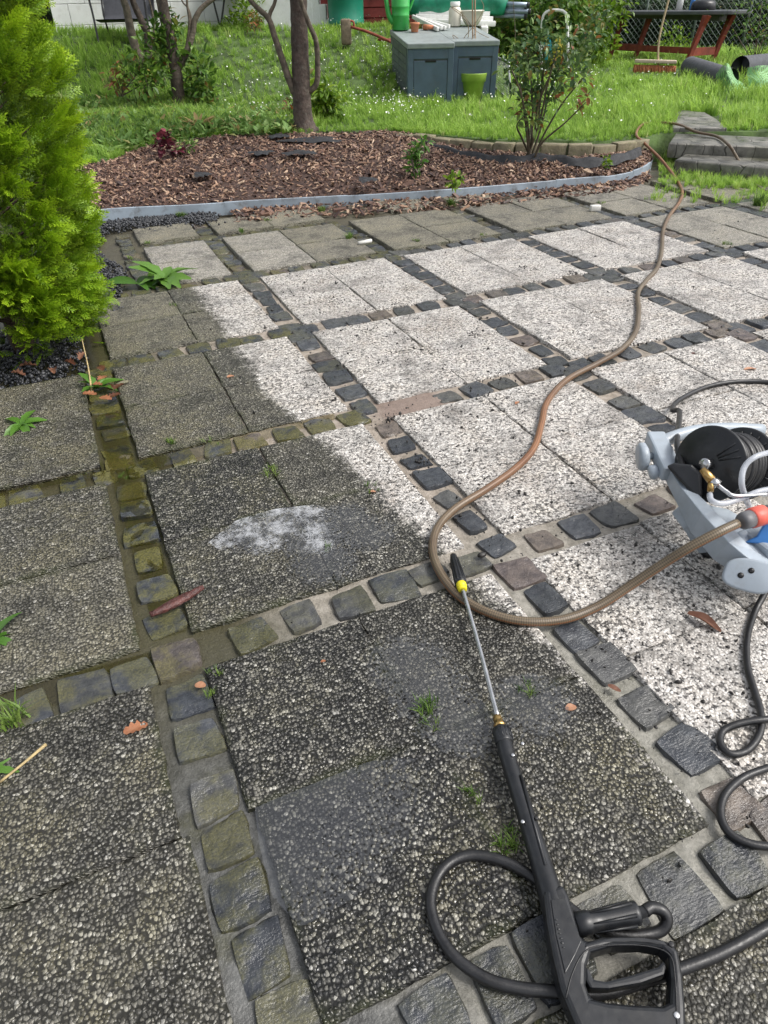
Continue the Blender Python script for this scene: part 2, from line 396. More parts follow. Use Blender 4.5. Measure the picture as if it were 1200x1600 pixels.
def cobble_material():
    t = NT('basalt_cobble'); P = t.pos(); oi = t.n('ObjectInfo')
    mid = t.noise(P, 30.0, 5, 0.62); fine = t.noise(P, 190.0, 4, 0.65); big = t.noise(P, 9.0, 3)
    st = t.n('TexNoise', {'Vector': t.n('Mapping', {'Vector': P, 'Rotation': (0, 0, 0.5), 'Scale': (1.0, 4.0, 1.0)}).outputs[0], 'Scale': 60.0, 'Detail': 4.0}).outputs[0]
    base = oi.outputs['Color']
    col = t.mix(t.rng(mid, 0.3, 0.7), t.mix(1.0, base, (0.62, 0.62, 0.64), 'MULTIPLY'), t.mix(1.0, base, (1.35, 1.33, 1.3), 'MULTIPLY'))
    moss = t.math('MULTIPLY', oi.outputs['Alpha'], t.rng(t.math('ADD', big, t.math('MULTIPLY_ADD', mid, 0.6, -0.3)), 0.36, 0.60), clamp=True)
    col = t.mix(t.math('MULTIPLY', moss, 0.8), col, t.mix(t.rng(fine, 0.3, 0.7), (0.050, 0.048, 0.010), (0.150, 0.135, 0.030)))
    col = t.mix(t.rng(fine, 0.62, 0.75, 0, 0.5), col, (0.012, 0.012, 0.012))
    h = t.math('ADD', t.math('MULTIPLY', mid, 2.2), t.math('ADD', t.math('MULTIPLY', fine, 0.55), t.math('MULTIPLY', st, 0.6)))
    ro = t.rng(mid, 0.3, 0.7, 0.05, 0.27)
    t.P(Base_Color=col, Roughness=ro, Normal=t.bump(h, 0.55, 0.006)); return t.m
M_COBBLE = cobble_material()

M_SOIL = simple('damp_soil', (0.035, 0.026, 0.018), 0.8, var=0.4, scale=20, bump=0.8, bscale=50)
M_LAWNSOIL = simple('grassy_soil', (0.06, 0.10, 0.025), 0.9, var=0.4, scale=6, bump=0.8, bscale=40)
M_BLACKPL = simple('black_plastic', (0.011, 0.0120, 0.014), 0.36, var=0.25, scale=25, bump=0.03, bscale=700, dirt=(0.06, 0.058, 0.052), dirt_amt=0.2)
M_RUBBER = simple('black_rubber', (0.010, 0.010, 0.011), 0.40, var=0.3, scale=30, bump=0.08, bscale=250, dirt=(0.06, 0.055, 0.05), dirt_amt=0.2)
M_GREYPL = simple('grey_plastic', (0.33, 0.375, 0.42), 0.38, var=0.08, scale=12, bump=0.05, bscale=300, dirt=(0.20, 0.20, 0.19), dirt_amt=0.3)
M_STEEL = simple('stainless_steel', (0.55, 0.55, 0.55), 0.28, 1.0, var=0.1, scale=30)
M_BRASS = simple('brass', (0.50, 0.33, 0.13), 0.35, 1.0, var=0.15, scale=40)

# ================================================================== THE SETTING
# ground sheet to the horizon
g = 300.0
tag(obj('ground', [(-g, -g, -0.09), (g, -g, -0.09), (g, g, -0.09), (-g, g, -0.09)], [[0, 1, 2, 3]], M_SOIL), kind='structure')

# ---- patio: mortar bed with slabs and cobbles set in it
nx, ny = 260, 190
X, Y = np.meshgrid(np.linspace(-0.6, 8.6, nx), np.linspace(-4.2, 3.1, ny), indexing='ij')
Z = -0.0125 + 0.0016 * np.sin(X * 17 + 2 * np.sin(Y * 9)) + 0.0016 * np.sin(Y * 21 + 2 * np.sin(X * 13)) + rng.normal(0, 0.0012, X.shape)
Z -= 0.012 * sm(Y, 0.75, 1.1)                                       # joints are washed out in the far rows
Z -= 0.008 * (1 - sm(X, 1.05, 1.35)) * sm(Y, -1.75, -1.2)           # and along the mossy strip
Z -= 0.05 * (1 - sm(X, 0.86, 0.90)) * sm(Y, -0.06, -0.02)           # conifer bed
Z += 0.007 * np.exp(-(((X - 1.97) / 0.13) ** 2 + ((Y + 0.90) / 0.05) ** 2))
Z -= 0.02 * sm(Y, 2.28, 2.40)
V = np.stack([X, Y, Z], -1).reshape(-1, 3)
idx = np.arange(nx * ny).reshape(nx, ny)
F = np.stack([idx[:-1, :-1], idx[1:, :-1], idx[1:, 1:], idx[:-1, 1:]], -1).reshape(-1, 4)
patio = tag(obj('patio', V, F, M_MORTAR), kind='structure')

STRIP = 0.135
def slab_mesh(w, h, seed):
    r = np.random.default_rng(seed); n = 14
    gx = np.concatenate([[-1, -0.985], np.linspace(-0.95, 0.95, n), [0.985, 1]])
    m = len(gx)
    A, B = np.meshgrid(gx, gx, indexing='ij')
    Xs, Ys = A * w / 2, B * h / 2
    edge = np.maximum(np.abs(A), np.abs(B))
    Zs = np.where(edge > 0.99, -0.004, np.where(edge > 0.97, -0.0006, 0.0)) + r.normal(0, 0.0006, A.shape)
    jit = np.where(edge > 0.97, 1, 0)
    Xs = Xs + r.normal(0, 0.0016, A.shape) * jit; Ys = Ys + r.normal(0, 0.0016, A.shape) * jit
    top = np.stack([Xs, Ys, Zs], -1).reshape(-1, 3); ii = np.arange(m * m).reshape(m, m)
    F = [list(q) for q in np.stack([ii[:-1, :-1], ii[1:, :-1], ii[1:, 1:], ii[:-1, 1:]], -1).reshape(-1, 4)]
    ring = list(ii[:, 0]) + list(ii[-1, 1:]) + list(ii[-2::-1, -1]) + list(ii[0, -2:0:-1])
    bot = top[ring].copy(); bot[:, 2] = -0.05; nb = len(top)
    V = np.vstack([top, bot]); k = len(ring)
    for i in range(k):
        j = (i + 1) % k; F.append([ring[j], ring[i], nb + i, nb + j])
    return V, F
SS = (1 - STRIP) / 2 * U                    # slab incl. joint
SLABS = []
for k in range(8):
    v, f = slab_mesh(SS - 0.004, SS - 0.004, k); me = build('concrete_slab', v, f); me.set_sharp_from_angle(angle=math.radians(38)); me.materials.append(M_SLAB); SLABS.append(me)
def slab(i, y0, a, b, col):
    "field column i, field front y0 (modules), a,b = 0/1 quarter"
    o = bpy.data.objects.new('concrete_slab', SLABS[rng.integers(8)])
    x = (i + STRIP / 2) * U + SS * (a + 0.5); y = (y0 + STRIP / 2) * U + SS * (b + 0.5)
    x += {(-1, 0): 1, (-1, 1): 1, (0, 0): 1, (0, 1): 1, (1, 0): 1, (1, 1): 0.3}.get((i, a), 0) * 0.020 * float(np.clip((-1.9 - y) / 0.55, 0, 1.4))
    o.location = (x + rng.normal(0, 0.0015), y + rng.normal(0, 0.0015), rng.normal(0, 0.0015) + 0.001)
    o.rotation_euler = (rng.normal(0, 0.003), rng.normal(0, 0.003), rng.integers(4) * math.pi / 2 + rng.normal(0, 0.003))
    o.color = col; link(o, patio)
def field(i, y0, col, only=None):
    for a in (0, 1):
        for b in (0, 1):
            if only and (a, b) not in only: continue
            c = col[(a, b)] if isinstance(col, dict) else col
            c = [c[0], c[1], min(1, max(0, c[2] + rng.normal(0, 0.1))), min(1, max(0, c[3] + rng.normal(0, 0.08)))]
            slab(i, y0, a, b, c)
DW = (0, 0, 0.45, 0.85); DWG = (0, 0, 0.9, 0.8); DRY = (0.12, 0, 0.9, 0.15); DRYG = (0.05, 0, 1.0, 0.05); CL = (1, 0, 0, 0.2)
E0 = {(0, 0): (0, 0, 0.7, 0.7), (0, 1): (0, 0, 0.7, 0.6), (1, 0): (0, 1, 0.3, 0.7), (1, 1): (0, 1, 0.3, 0.7)}
E1 = {(0, 0): (0, 0, 0.5, 0.9), (0, 1): (0, 0, 0.5, 0.85), (1, 0): (0, 1, 0.2, 0.9), (1, 1): (0, 1, 0.2, 0.9)}
for i in (0, -1):
    field(i, -1, (0, 0, 0.8, 0.55)); field(i, -2, (0, 0, 0.75, 0.75)); field(i, -3, (0, 0, 0.75, 0.85)); field(i, -4, (0, 0, 0.6, 0.9))
field(1, -4, DWG); field(2, -4, DW); field(3, -4, CL)
field(1, -3, {(0, 0): (0, 0, 0.5, 1), (0, 1): (0, 0, 0.4, 1), (1, 0): (0, 1, 0.75, 0.9), (1, 1): (0, 1, 0.3, 1)})
field(1, -2, E1); field(1, -1, E0)
field(1, 0, {(0, 0): (0, 0, 1, 0.4), (0, 1): (0, 0, 1, 0.35), (1, 0): (0, 1, 0.3, 0.5), (1, 1): (0, 1, 0.3, 0.5)})
for i in (2, 3, 4, 5, 6):
    field(i, -3, CL); field(i, -2, CL); field(i, -1, CL)
for i in (2, 3, 4): field(i, 0, CL)
field(5, 0, (0.30, 0, 0.2, 0.1)); field(6, 0, (0.25, 0, 0.4, 0.1)); field(7, 0, DRY); field(7, -1, CL); field(7, -2, CL)
field(1, 1, (0.45, 0, 0.4, 0.1), only=[(1, 0), (1, 1)])
field(2, 1, {(0, 0): (0.40, 0, 0.5, 0.1), (0, 1): (0.34, 0, 0.6, 0.1), (1, 0): DRY, (1, 1): DRYG})
field(3, 1, DRYG); field(4, 1, DRY); field(5, 1, (0.18, 0, 0.5, 0.1)); field(6, 1, DRYG); field(7, 1, DRYG)
field(1, 2, DRYG, only=[(1, 0)]); field(2, 2, DRYG, only=[(0, 0), (1, 0)]); field(3, 2, DRYG, only=[(1, 0)]); field(4, 2, DRYG, only=[(0, 0)])

# ---- cobbles
def cobble_mesh(seed):
    r = np.random.default_rng(seed + 50); n = 9
    gx = np.array([-1, -0.95, -0.72, -0.36, 0, 0.36, 0.72, 0.95, 1.0]); A, B = np.meshgrid(gx, gx, indexing='ij')
    sx = r.uniform(0.90, 1.12); sy = r.uniform(0.82, 1.08); cj = r.normal(0, 0.10, (2, 2, 2))
    p = 0.05 + 0.05 * r.random()
    Xc = A * (1 - p * B ** 4); Yc = B * (1 - p * A ** 4)
    w = np.stack([(1 - A) * (1 - B), (1 - A) * (1 + B), (1 + A) * (1 - B), (1 + A) * (1 + B)], -1) / 4
    Xc = Xc + w @ cj[:, :, 0].reshape(4); Yc = Yc + w @ cj[:, :, 1].reshape(4)
    e = np.maximum(np.abs(A), np.abs(B)); edge = e > 0.97
    jit = r.normal(0, 0.022, A.shape) * edge; Xc = (Xc + jit) * sx; Yc = (Yc + r.normal(0, 0.022, A.shape) * edge) * sy
    lo = r.normal(0, 0.0007, (4, 4)); Zc = np.zeros_like(A)
    for a in range(4):
        for b in range(4): Zc += lo[a, b] * np.cos(a * (A + 1) * 1.3 + b) * np.cos(b * (B + 1) * 1.3 + a)
    Zc = Zc - np.where(edge, 0.0065, np.where(e > 0.9, 0.0008, 0)) + r.normal(0, 0.0009, A.shape) - 0.0030 * np.clip((A * math.cos(seed) + B * math.sin(seed)) - 0.45, 0, 1) * (seed % 3 > 0)
    top = np.stack([Xc * 0.047, Yc * 0.047, Zc], -1).reshape(-1, 3); ii = np.arange(n * n).reshape(n, n)
    F = [list(q) for q in np.stack([ii[:-1, :-1], ii[1:, :-1], ii[1:, 1:], ii[:-1, 1:]], -1).reshape(-1, 4)]
    ring = list(ii[:, 0]) + list(ii[-1, 1:]) + list(ii[-2::-1, -1]) + list(ii[0, -2:0:-1])
    bot = top[ring].copy(); bot[:, 2] = -0.05; bot[:, :2] *= 1.05; nb = len(top); k = len(ring)
    V = np.vstack([top, bot])
    for i in range(k):
        j = (i + 1) % k; F.append([ring[j], ring[i], nb + i, nb + j])
    return V, F
COB = []
for k in range(14):
    v, f = cobble_mesh(k); me = build('cobblestone', v, f); me.set_sharp_from_angle(angle=math.radians(38)); me.materials.append(M_COBBLE); COB.append(me)
PAL = [(0.042, 0.047, 0.056), (0.060, 0.065, 0.074), (0.036, 0.040, 0.047), (0.078, 0.079, 0.078), (0.052, 0.054, 0.055)]
BRN = [(0.105, 0.085, 0.078), (0.12, 0.10, 0.085), (0.09, 0.078, 0.072)]
used = []
def cobble(x, y, along=0.0, brown=0.12, moss=None, scale=1.0, z=None, colr=None):
    if any((x - a) ** 2 + (y - b) ** 2 < 0.078 ** 2 for a, b in used): return
    if 1.84 < x < 2.12 and -0.97 < y < -0.83: return            # smeared over with cement
    used.append((x, y))
    o = bpy.data.objects.new('cobblestone', COB[rng.integers(len(COB))])
    if z is None: z = -0.0025 + rng.normal(0, 0.0018) - 0.012 * float(sm(y, 0.8, 1.1)) - 0.008 * float((1 - sm(x, 1.05, 1.35)) * sm(y, -1.75, -1.2))
    o.location = (x, y, z); o.rotation_euler = (rng.normal(0, 0.02), rng.normal(0, 0.02), along + rng.integers(4) * math.pi / 2 + rng.normal(0, 0.07))
    s = scale * rng.uniform(0.95, 1.06); o.scale = (s, s, 1)
    c = colr or (BRN[rng.integers(3)] if rng.random() < brown else PAL[rng.integers(5)])
    if moss is None:
        moss = 0.12
        if x < 1.12: moss = 0.55 + 0.45 * float(sm(y, -2.0, -1.3))
        elif x < 1.75 and y > -1.2: moss = 0.85
        elif y > 0.8 and x < 2.75: moss = 0.8
        elif y > 1.2: moss = 0.6
        elif x < 1.8: moss = 0.35
    o.color = (*c, moss); link(o, patio)
# near strips: stones read off the photograph, on the real ground
for px, py in [(450, 1592), (403, 1492), (378, 1395), (350, 1312), (335, 1240), (309, 1150), (296, 1085), (275, 1028), (258, 972), (243, 918), (230, 872), (220, 828), (209, 790), (203, 762)]:
    q = G(px, py); cobble(q[0], q[1], scale=1.03)
for px, py in [(395, 990), (468, 960), (550, 938), (617, 915), (672, 893), (207, 1055), (128, 1078), (40, 1108), (735, 878)]:
    q = G(px, py); cobble(q[0], q[1], scale=1.0, brown=0)
for px, py in [(1152, 1352), (1057, 1392), (962, 1432), (868, 1480), (785, 1535), (682, 1588), (920, 1492)]:
    q = G(px, py); cobble(q[0], q[1], scale=1.02, brown=0, moss=0.3)
for px, py, b in [(778, 850, 0), (810, 892, 1), (852, 932, 0), (902, 990, 0), (948, 1036, 0), (1012, 1100, 0), (1075, 1166, 0), (1148, 1254, 1), (735, 814, 0), (702, 778, 0), (675, 745, 0), (650, 718, 0), (627, 693, 0), (610, 668, 1)]:
    q = G(px, py); cobble(q[0], q[1], scale=1.0, brown=b, moss=0.05)
for px, py in [(848, 840), (905, 820), (962, 802), (1022, 784), (1075, 765)]:
    q = G(px, py); cobble(q[0], q[1], scale=1.0, brown=0.3, moss=0.05)
def strip(p, q, step=0.122, scale=1.08):
    p = np.array(p) * U; q = np.array(q) * U; L = np.linalg.norm(q - p); n = max(1, int(round(L / step))); d = (q - p) / L
    nrm = np.array([-d[1], d[0]])
    for k in range(n):
        c = p + d * L * (k + 0.5) / n + nrm * rng.normal(0, 0.004) + d * rng.normal(0, 0.008)
        px = (np.array([c[0], c[1], 0]) - CAM) @ RC
        sxp, syp = 600 + FPX * px[0] / -px[2], 800 - FPX * px[1] / -px[2]
        if px[2] < 0 and -25 < sxp < 1225 and syp < 1640: cobble(c[0], c[1], math.atan2(d[1], d[0]), scale=scale)
for j in (0, -1, -2):
    strip((0.2, -1), (1, -1)) if j == -1 else None
strip((1, 0.0), (1, -1), 0.108, 1.06); strip((0, -2), (1, -2)); strip((1, -3.6), (1, -2)); strip((1, -3), (2, -3)); strip((2, -3), (3, -3)); strip((0, -3), (1, -3))
for i in range(1, 7): strip((i, -1), (i + 1, -1)); strip((i, 0), (i + 1, 0)); strip((i, 1), (i + 1, 1))
strip((2, 2.5), (2, 2)); strip((2, 2), (2, 1)); strip((2, 1), (2, 0)); strip((2, 0), (2, -1)); strip((2, -1), (2, -2)); strip((2, -2), (2, -3))
for i in (3, 4, 5, 6):
    strip((i, 1), (i, 0)); strip((i, 0), (i, -1)); strip((i, -1), (i, -2))
strip((3, -1), (3, -2)); strip((2, -2), (3, -2)); strip((3, 1.9), (3, 1)); strip((4, 1.9), (4, 1)); strip((1.5, 2), (2, 2)); strip((2, 2), (3, 2)); strip((5, 2), (5, 1))
for k in range(12):                    # column at the left rim
    cobble(1.405 * U + rng.normal(0, 0.004), (1.16 + k * 0.108) * U, moss=0.6, scale=0.98, z=-0.007 + rng.normal(0, 0.002))
N_COB = len(used); N_COB

# ---- lawn
LF = [(-260, 290), (-60, 272), (60, 262), (165, 252), (225, 229), (330, 213), (440, 209), (530, 206), (610, 204), (645, 208), (760, 218), (860, 219), (930, 221), (1000, 216), (1045, 208), (1200, 206), (1340, 203), (1480, 200)]
fr = spline(np.array([GL(*q) for q in LF]), 90)
ts = 26.0 * np.linspace(0, 1, 110) ** 1.7
rows = []
for t_ in ts:
    dirs = fr[:, :2] - CAM[:2]; dirs = dirs / np.linalg.norm(dirs, axis=1)[:, None]
    xy = fr[:, :2] + dirs * t_; rows.append(np.column_stack([xy, lawnz(xy[:, 0], xy[:, 1])]))
sk = rows[0].copy(); sk[:, 2] = -0.05
rows = [sk] + rows
V = np.concatenate(rows); n1 = len(fr); ii = np.arange(len(V)).reshape(len(rows), n1)
F = np.stack([ii[:-1, :-1], ii[:-1, 1:], ii[1:, 1:], ii[1:, :-1]], -1).reshape(-1, 4)
tag(obj('lawn', V, F, M_LAWNSOIL), kind='structure')

# ---- planting bed with bark
BF = [(60, 340), (165, 326), (300, 319), (412, 312), (565, 304), (691, 296), (780, 289), (885, 280), (955, 274), (998, 264), (1017, 252)]
BZ = [0.09, 0.085, 0.065, 0.055, 0.050, 0.060, 0.060, 0.058, 0.055, 0.060, 0.070]
BR = [(60, 266, .11), (165, 255, .11), (225, 232, .13), (330, 215, .17), (440, 211, .18), (530, 208, .18), (610, 207, .18), (660, 214, .16), (760, 236, .12), (860, 246, .11), (925, 247, .11), (985, 240, .11), (1010, 240, .11)]
bf = spline(np.array([G(a, b, c - 0.010) for (a, b), c in zip(BF, BZ)]), 120); brr = spline(np.array([G(a, b, c) for a, b, c in BR]), 120)
nt = 40; rows = []
for k in range(nt):
    t_ = k / (nt - 1); r_ = bf * (1 - t_) + brr * t_
    r_ = r_.copy(); r_[:, 2] += 0.030 * math.sin(math.pi * t_) + 0.006 * np.sin(r_[:, 0] * 9 + 3 * t_) + rng.normal(0, 0.003, len(r_)); rows.append(r_)
skf = bf.copy(); skf[:, 2] = -0.05
bedV = np.concatenate([skf] + rows); ii = np.arange(len(bedV)).reshape(nt + 1, 120)
F = np.stack([ii[:-1, :-1], ii[:-1, 1:], ii[1:, 1:], ii[1:, :-1]], -1).reshape(-1, 4)
M_BEDSOIL = simple('bark_humus', (0.055, 0.030, 0.022), 0.85, var=0.35, scale=25, bump=0.9, bscale=90)
tag(obj('planting_bed', bedV, F, M_BEDSOIL), kind='structure')
bedgrid = np.array(rows)
def bed_point(s, t):
    a = s * 119; i = np.clip(a.astype(int), 0, 118); fa = (a - i)[:, None]; b = t * (nt - 1); j = np.clip(b.astype(int), 0, nt - 2); fb = (b - j)[:, None]
    return (bedgrid[j, i] * (1 - fa) + bedgrid[j, i + 1] * fa) * (1 - fb) + (bedgrid[j + 1, i] * (1 - fa) + bedgrid[j + 1, i + 1] * fa) * fb

# ---- bark chips (nobody could count them)
def chip(seed):
    r = np.random.default_rng(seed + 900); w = r.uniform(0.25, 0.5); h = r.uniform(0.08, 0.16)
    b = np.array([(-.5, -w / 2, 0), (.5, -w / 2 * .7, 0), (.45, w / 2, 0), (-.4, w / 2 * .8, 0)]); b[:, :2] += r.normal(0, .06, (4, 2))
    tpv = b * [0.9, 0.85, 1] + [0, 0, h]; V = np.vstack([b, tpv]); V[:, 2] += 0.12 * np.sin(V[:, 0] * 2.2) * r.normal()
    F = np.array([(4, 5, 6, 7), (0, 1, 5, 4), (1, 2, 6, 5), (2, 3, 7, 6), (3, 0, 4, 7)]); return V, F
CH = [chip(k) for k in range(10)]
t = NT('pine_bark_chips'); c = t.ramp(t.attr('rnd'), [(0, (0.030, 0.014, 0.012)), (0.3, (0.080, 0.040, 0.028)), (0.6, (0.175, 0.095, 0.064)), (0.85, (0.35, 0.215, 0.14)), (1, (0.50, 0.36, 0.25))])
c = t.mix(0.5, c, t.mix(1.0, c, t.ramp(t.noise(t.pos(), 150.0, 3), [(0.3, (0.4, 0.4, 0.4)), (0.6, (1, 1, 1))]), 'MULTIPLY'))
M_BARK = t.P(Base_Color=c, Roughness=0.6)
n = 22500
P = bed_point(rng.random(n), rng.random(n) ** 0.85); P[:, 2] += rng.uniform(-0.004, 0.014, n)
tag(scatter('bark_mulch', CH, P, eul(n, rng.normal(0, .45, n), rng.normal(0, .45, n), rng.random(n) * 6.3), rng.gamma(5, 0.0052, n)[:, None] * np.array([[1, 1, 1]]) + 0.007, M_BARK, smooth=False), 'reddish brown bark chips covering the planting bed', 'bark mulch', kind='stuff')
# litter of bark and black gravel between edging and slabs
n = 2600
s_ = 0.26 + rng.random(n) * 0.74; Q = bed_point(s_, np.zeros(n)); d = Q[:, :2] - CAM[:2]; d /= np.linalg.norm(d, axis=1)[:, None]
P = np.column_stack([Q[:, :2] - d * (0.02 + 0.42 * rng.random(n) ** 1.6)[:, None], rng.uniform(-0.01, 0.008, n)])
tag(scatter('bark_litter', CH, P, eul(n, rng.normal(0, .3, n), rng.normal(0, .3, n), rng.random(n) * 6.3), rng.gamma(4, 0.0075, n)[:, None] * np.ones((1, 3)) + 0.006, M_BARK, smooth=False), 'loose bark crumbs spilled along the foot of the edging', 'bark litter', kind='stuff')
def pebble(seed, sub=1):
    bm = bmesh.new(); bmesh.ops.create_icosphere(bm, subdivisions=sub, radius=0.5); r = np.random.default_rng(seed)
    V = np.array([v.co[:] for v in bm.verts]); F = np.array([[v.index for v in f.verts] for f in bm.faces]); bm.free()
    return V * (1 + r.normal(0, .13, (len(V), 1))) * np.array([1, r.uniform(.65, .9), r.uniform(.45, .7)]), F
PB = [pebble(k) for k in range(6)]
t = NT('black_lava_gravel'); c = t.ramp(t.attr('rnd'), [(0, (0.010, 0.011, 0.013)), (0.7, (0.035, 0.037, 0.042)), (1, (0.09, 0.09, 0.095))])
M_GRAVEL = t.P(Base_Color=c, Roughness=0.4)
n = 1800
a = G(150, 348); b = G(330, 336); k = rng.random(n)[:, None]; P = a * (1 - k) + b * k; P[:, :2] += np.column_stack([rng.normal(0, .03, n), rng.normal(-.06, .09, n)])
P2 = np.column_stack([0.72 + rng.random(3600) * 0.42, 0.65 + rng.random(3600) * 1.85, np.full(3600, -0.012)]); P2[:, 0] += 0.05 * np.sin(P2[:, 1] * 6)
P3 = np.column_stack([-0.4 + rng.random(3200) * 1.27, -0.04 + rng.random(3200) * 0.75, np.full(3200, -0.035)])
P = np.vstack([P, P2, P3]); n = len(P); P[:, 2] += rng.uniform(-0.008, 0.012, n)
tag(scatter('black_gravel', PB, P, eul(n, rng.random(n) * 6, rng.random(n) * 6, rng.random(n) * 6), rng.uniform(0.012, 0.028, n)[:, None] * np.ones((1, 3)), M_GRAVEL), 'black lava gravel around the conifer and along the edging', 'gravel', kind='stuff')
# crumbs of washed-out dirt on the slabs
n = 2600
x = np.concatenate([2.0 * U + rng.normal(0.12, 0.30, 1500), rng.uniform(1.7, 5.2, 1100)]); y = rng.uniform(-2.7, 0.9, n)
P = np.column_stack([x, y, np.full(n, 0.001)])
cc_ = np.column_stack([rng.uniform(1.75, 3.9, 30), rng.uniform(-2.3, 0.3, 30)]); kk = rng.integers(0, 30, 800)
P = np.vstack([P, np.column_stack([cc_[kk] + rng.normal(0, 1, (800, 2)) * rng.uniform(0.012, 0.05, 30)[kk][:, None], np.full(800, 0.001)])]); n = len(P)
M_DIRT = simple('black_dirt_crumbs', (0.018, 0.016, 0.014), 0.5, var=0.4, scale=60)
tag(scatter('dirt_crumbs', PB, P, eul(n, rng.random(n) * 6, rng.random(n) * 6, rng.random(n) * 6), (0.003 + rng.gamma(1.6, 0.0026, n))[:, None] * np.array([[1, 1, .6]]), M_DIRT), 'black crumbs of loosened dirt strewn over the washed slabs', 'dirt', kind='stuff')

# ================================================================== THINGS ROUND THE PATIO
# ---- grey plastic bed edging (boards clipped end to end)
M_EDGE = simple('grey_edging_plastic', (0.27, 0.32, 0.37), 0.5, var=0.18, scale=5, dirt=(0.10, 0.085, 0.065), dirt_amt=0.75)
ed = spline(np.array([G(a, b, c) for (a, b), c in zip(BF[:-1], BZ)] + [G(1018, 251, 0.075), G(1014, 243, 0.09)]), 161)
edging = empty('bed_edging', (ed[60][0], ed[60][1], 0))
cuts = [0, 38, 62, 80, 96, 110, 124, 136, 148, 160]
for a, b in zip(cuts[:-1], cuts[1:]):
    p = ed[a:b + 1]; T = np.gradient(p, axis=0); T[:, 2] = 0; T /= np.linalg.norm(T, axis=1)[:, None]; Nn = np.column_stack([-T[:, 1], T[:, 0], np.zeros(len(T))])
    top = p[:, 2] + rng.normal(0, 0.002) + (0.004 if cuts.index(a) % 2 else 0); V = []; o_ = Nn * (0.006 + 0.0015 * (cuts.index(a) % 2))
    for off, z in ((-o_, -0.03), (-o_, top - 0.003), (-o_ * 0.6, top), (o_ * 0.6, top), (o_, top - 0.003), (o_, -0.03)):
        q = p + off; q = q.copy(); q[:, 2] = z; V.append(q)
    m = len(p); F = []
    for r in range(5):
        for k in range(m - 1): F.append([r * m + k, r * m + k + 1, (r + 1) * m + k + 1, (r + 1) * m + k])
    F.append([r * m for r in range(6)]); F.append([r * m + m - 1 for r in range(6)][::-1])
    o = obj('edging_board', np.concatenate(V), F, M_EDGE, edging, smooth=False); fix_normals(o.data)
tag(edging, 'low blue grey plastic edging along the front of the bark bed', 'edging')

# ---- kerb of sandy stones behind the bed
M_KERB = simple('mossy_kerb_stone', (0.19, 0.165, 0.105), 0.85, var=0.25, scale=14, bump=0.5, bscale=70, dirt=(0.10, 0.11, 0.04), dirt_amt=0.7)
kc = spline(np.array([G(a, b, 0.20) for a, b in [(612, 208), (660, 213), (760, 223), (860, 226), (930, 227), (985, 223), (1006, 219)]]), 200)
arc = np.concatenate([[0], np.cumsum(np.linalg.norm(np.diff(kc, axis=0), axis=1))])
kerb = empty('stone_kerb', kc[100]); pos_ = 0.0; k = 0
while pos_ < arc[-1] - 0.1:
    L = rng.uniform(0.20, 0.25); mid_ = min(pos_ + L / 2, arc[-1]); c = np.array([np.interp(mid_, arc, kc[:, i]) for i in range(3)])
    c2 = np.array([np.interp(min(mid_ + 0.02, arc[-1] + 0.0), arc, kc[:, i]) for i in range(3)]); c1 = np.array([np.interp(mid_ - 0.02, arc, kc[:, i]) for i in range(3)])
    ax = c2 - c1; ax[2] = 0; ax /= np.linalg.norm(ax); M = np.stack([ax, np.array([-ax[1], ax[0], 0]), [0, 0, 1.0]], 1)
    v, f = boxm((0, 0, 0), (L - 0.012, 0.10, 0.24), None, 0.010, 2); v += rng.normal(0, 0.0025, v.shape)
    o = obj('kerb_stone', v @ M.T + c + M[:, 1] * 0.05 + np.array([0, 0, -0.12 + rng.normal(0, 0.006)]), f, M_KERB, kerb); pos_ += L; k += 1
tag(kerb, 'row of weathered sandy kerb stones between bark bed and lawn', 'kerb')

# ---- black membrane folds showing through the bark
M_FLEECE = simple('black_weed_fleece', (0.020, 0.021, 0.024), 0.75, var=0.3, scale=20, bump=0.25, bscale=400)
def sheet(name, px, z, label, lift=0.02, n=12, cat='weed membrane', group=None):
    c = G(*px[0], z); hw, hh = px[1]
    A = np.linspace(-1, 1, n); a, b = np.meshgrid(A, A, indexing='ij'); r = np.sqrt(a ** 2 + b ** 2) + 1e-6; k = np.maximum(np.abs(a), np.abs(b)) / r
    th = np.arctan2(b, a); wob = 1 + 0.22 * np.sin(3 * th + px[0][0]) + 0.13 * np.sin(5 * th + px[0][1])
    x = a * k * wob * hw; y = b * k * wob * hh
    V = c + x[..., None] * RT + y[..., None] * FW; V[..., 2] += 0.35 * lift * (1 - np.minimum(1, r * k) ** 2) + 0.006 * np.sin(a * 7 + px[0][0]) * np.cos(b * 6) - 0.002
    ii = np.arange(n * n).reshape(n, n); F = np.stack([ii[:-1, :-1], ii[1:, :-1], ii[1:, 1:], ii[:-1, 1:]], -1).reshape(-1, 4)
    return tag(obj(name, V.reshape(-1, 3), F, M_FLEECE), label, cat, group)
sheet('membrane_patch', ((488, 218), (0.27, 0.16)), 0.19, 'large black membrane patch bare of bark at the tree foot', 0.05)
sheet('membrane_patch', ((468, 238), (0.15, 0.10)), 0.19, 'small black membrane patch just in front of the big one', 0.03)
sheet('membrane_patch', ((408, 238), (0.10, 0.10)), 0.185, 'black membrane patch left of the tree foot in the bark', 0.03)
sheet('membrane_patch', ((315, 272), (0.07, 0.09)), 0.150, 'dark membrane spot in the bark left of centre', 0.025)
sheet('membrane_patch', ((573, 280), (0.07, 0.09)), 0.145, 'dark membrane spot in the bark near the edging', 0.025)
sheet('membrane_patch', ((436, 212), (0.10, 0.12)), 0.20, 'black membrane corner tucked under the shrubby tree stems', 0.04)
mf = spline(np.array([G(a, b, c) for a, b, c in [(655, 222, .17), (720, 240, .15), (790, 249, .13), (850, 246, .14), (900, 252, .135), (950, 250, .135), (1000, 236, .15)]]), 60)
V = []; 
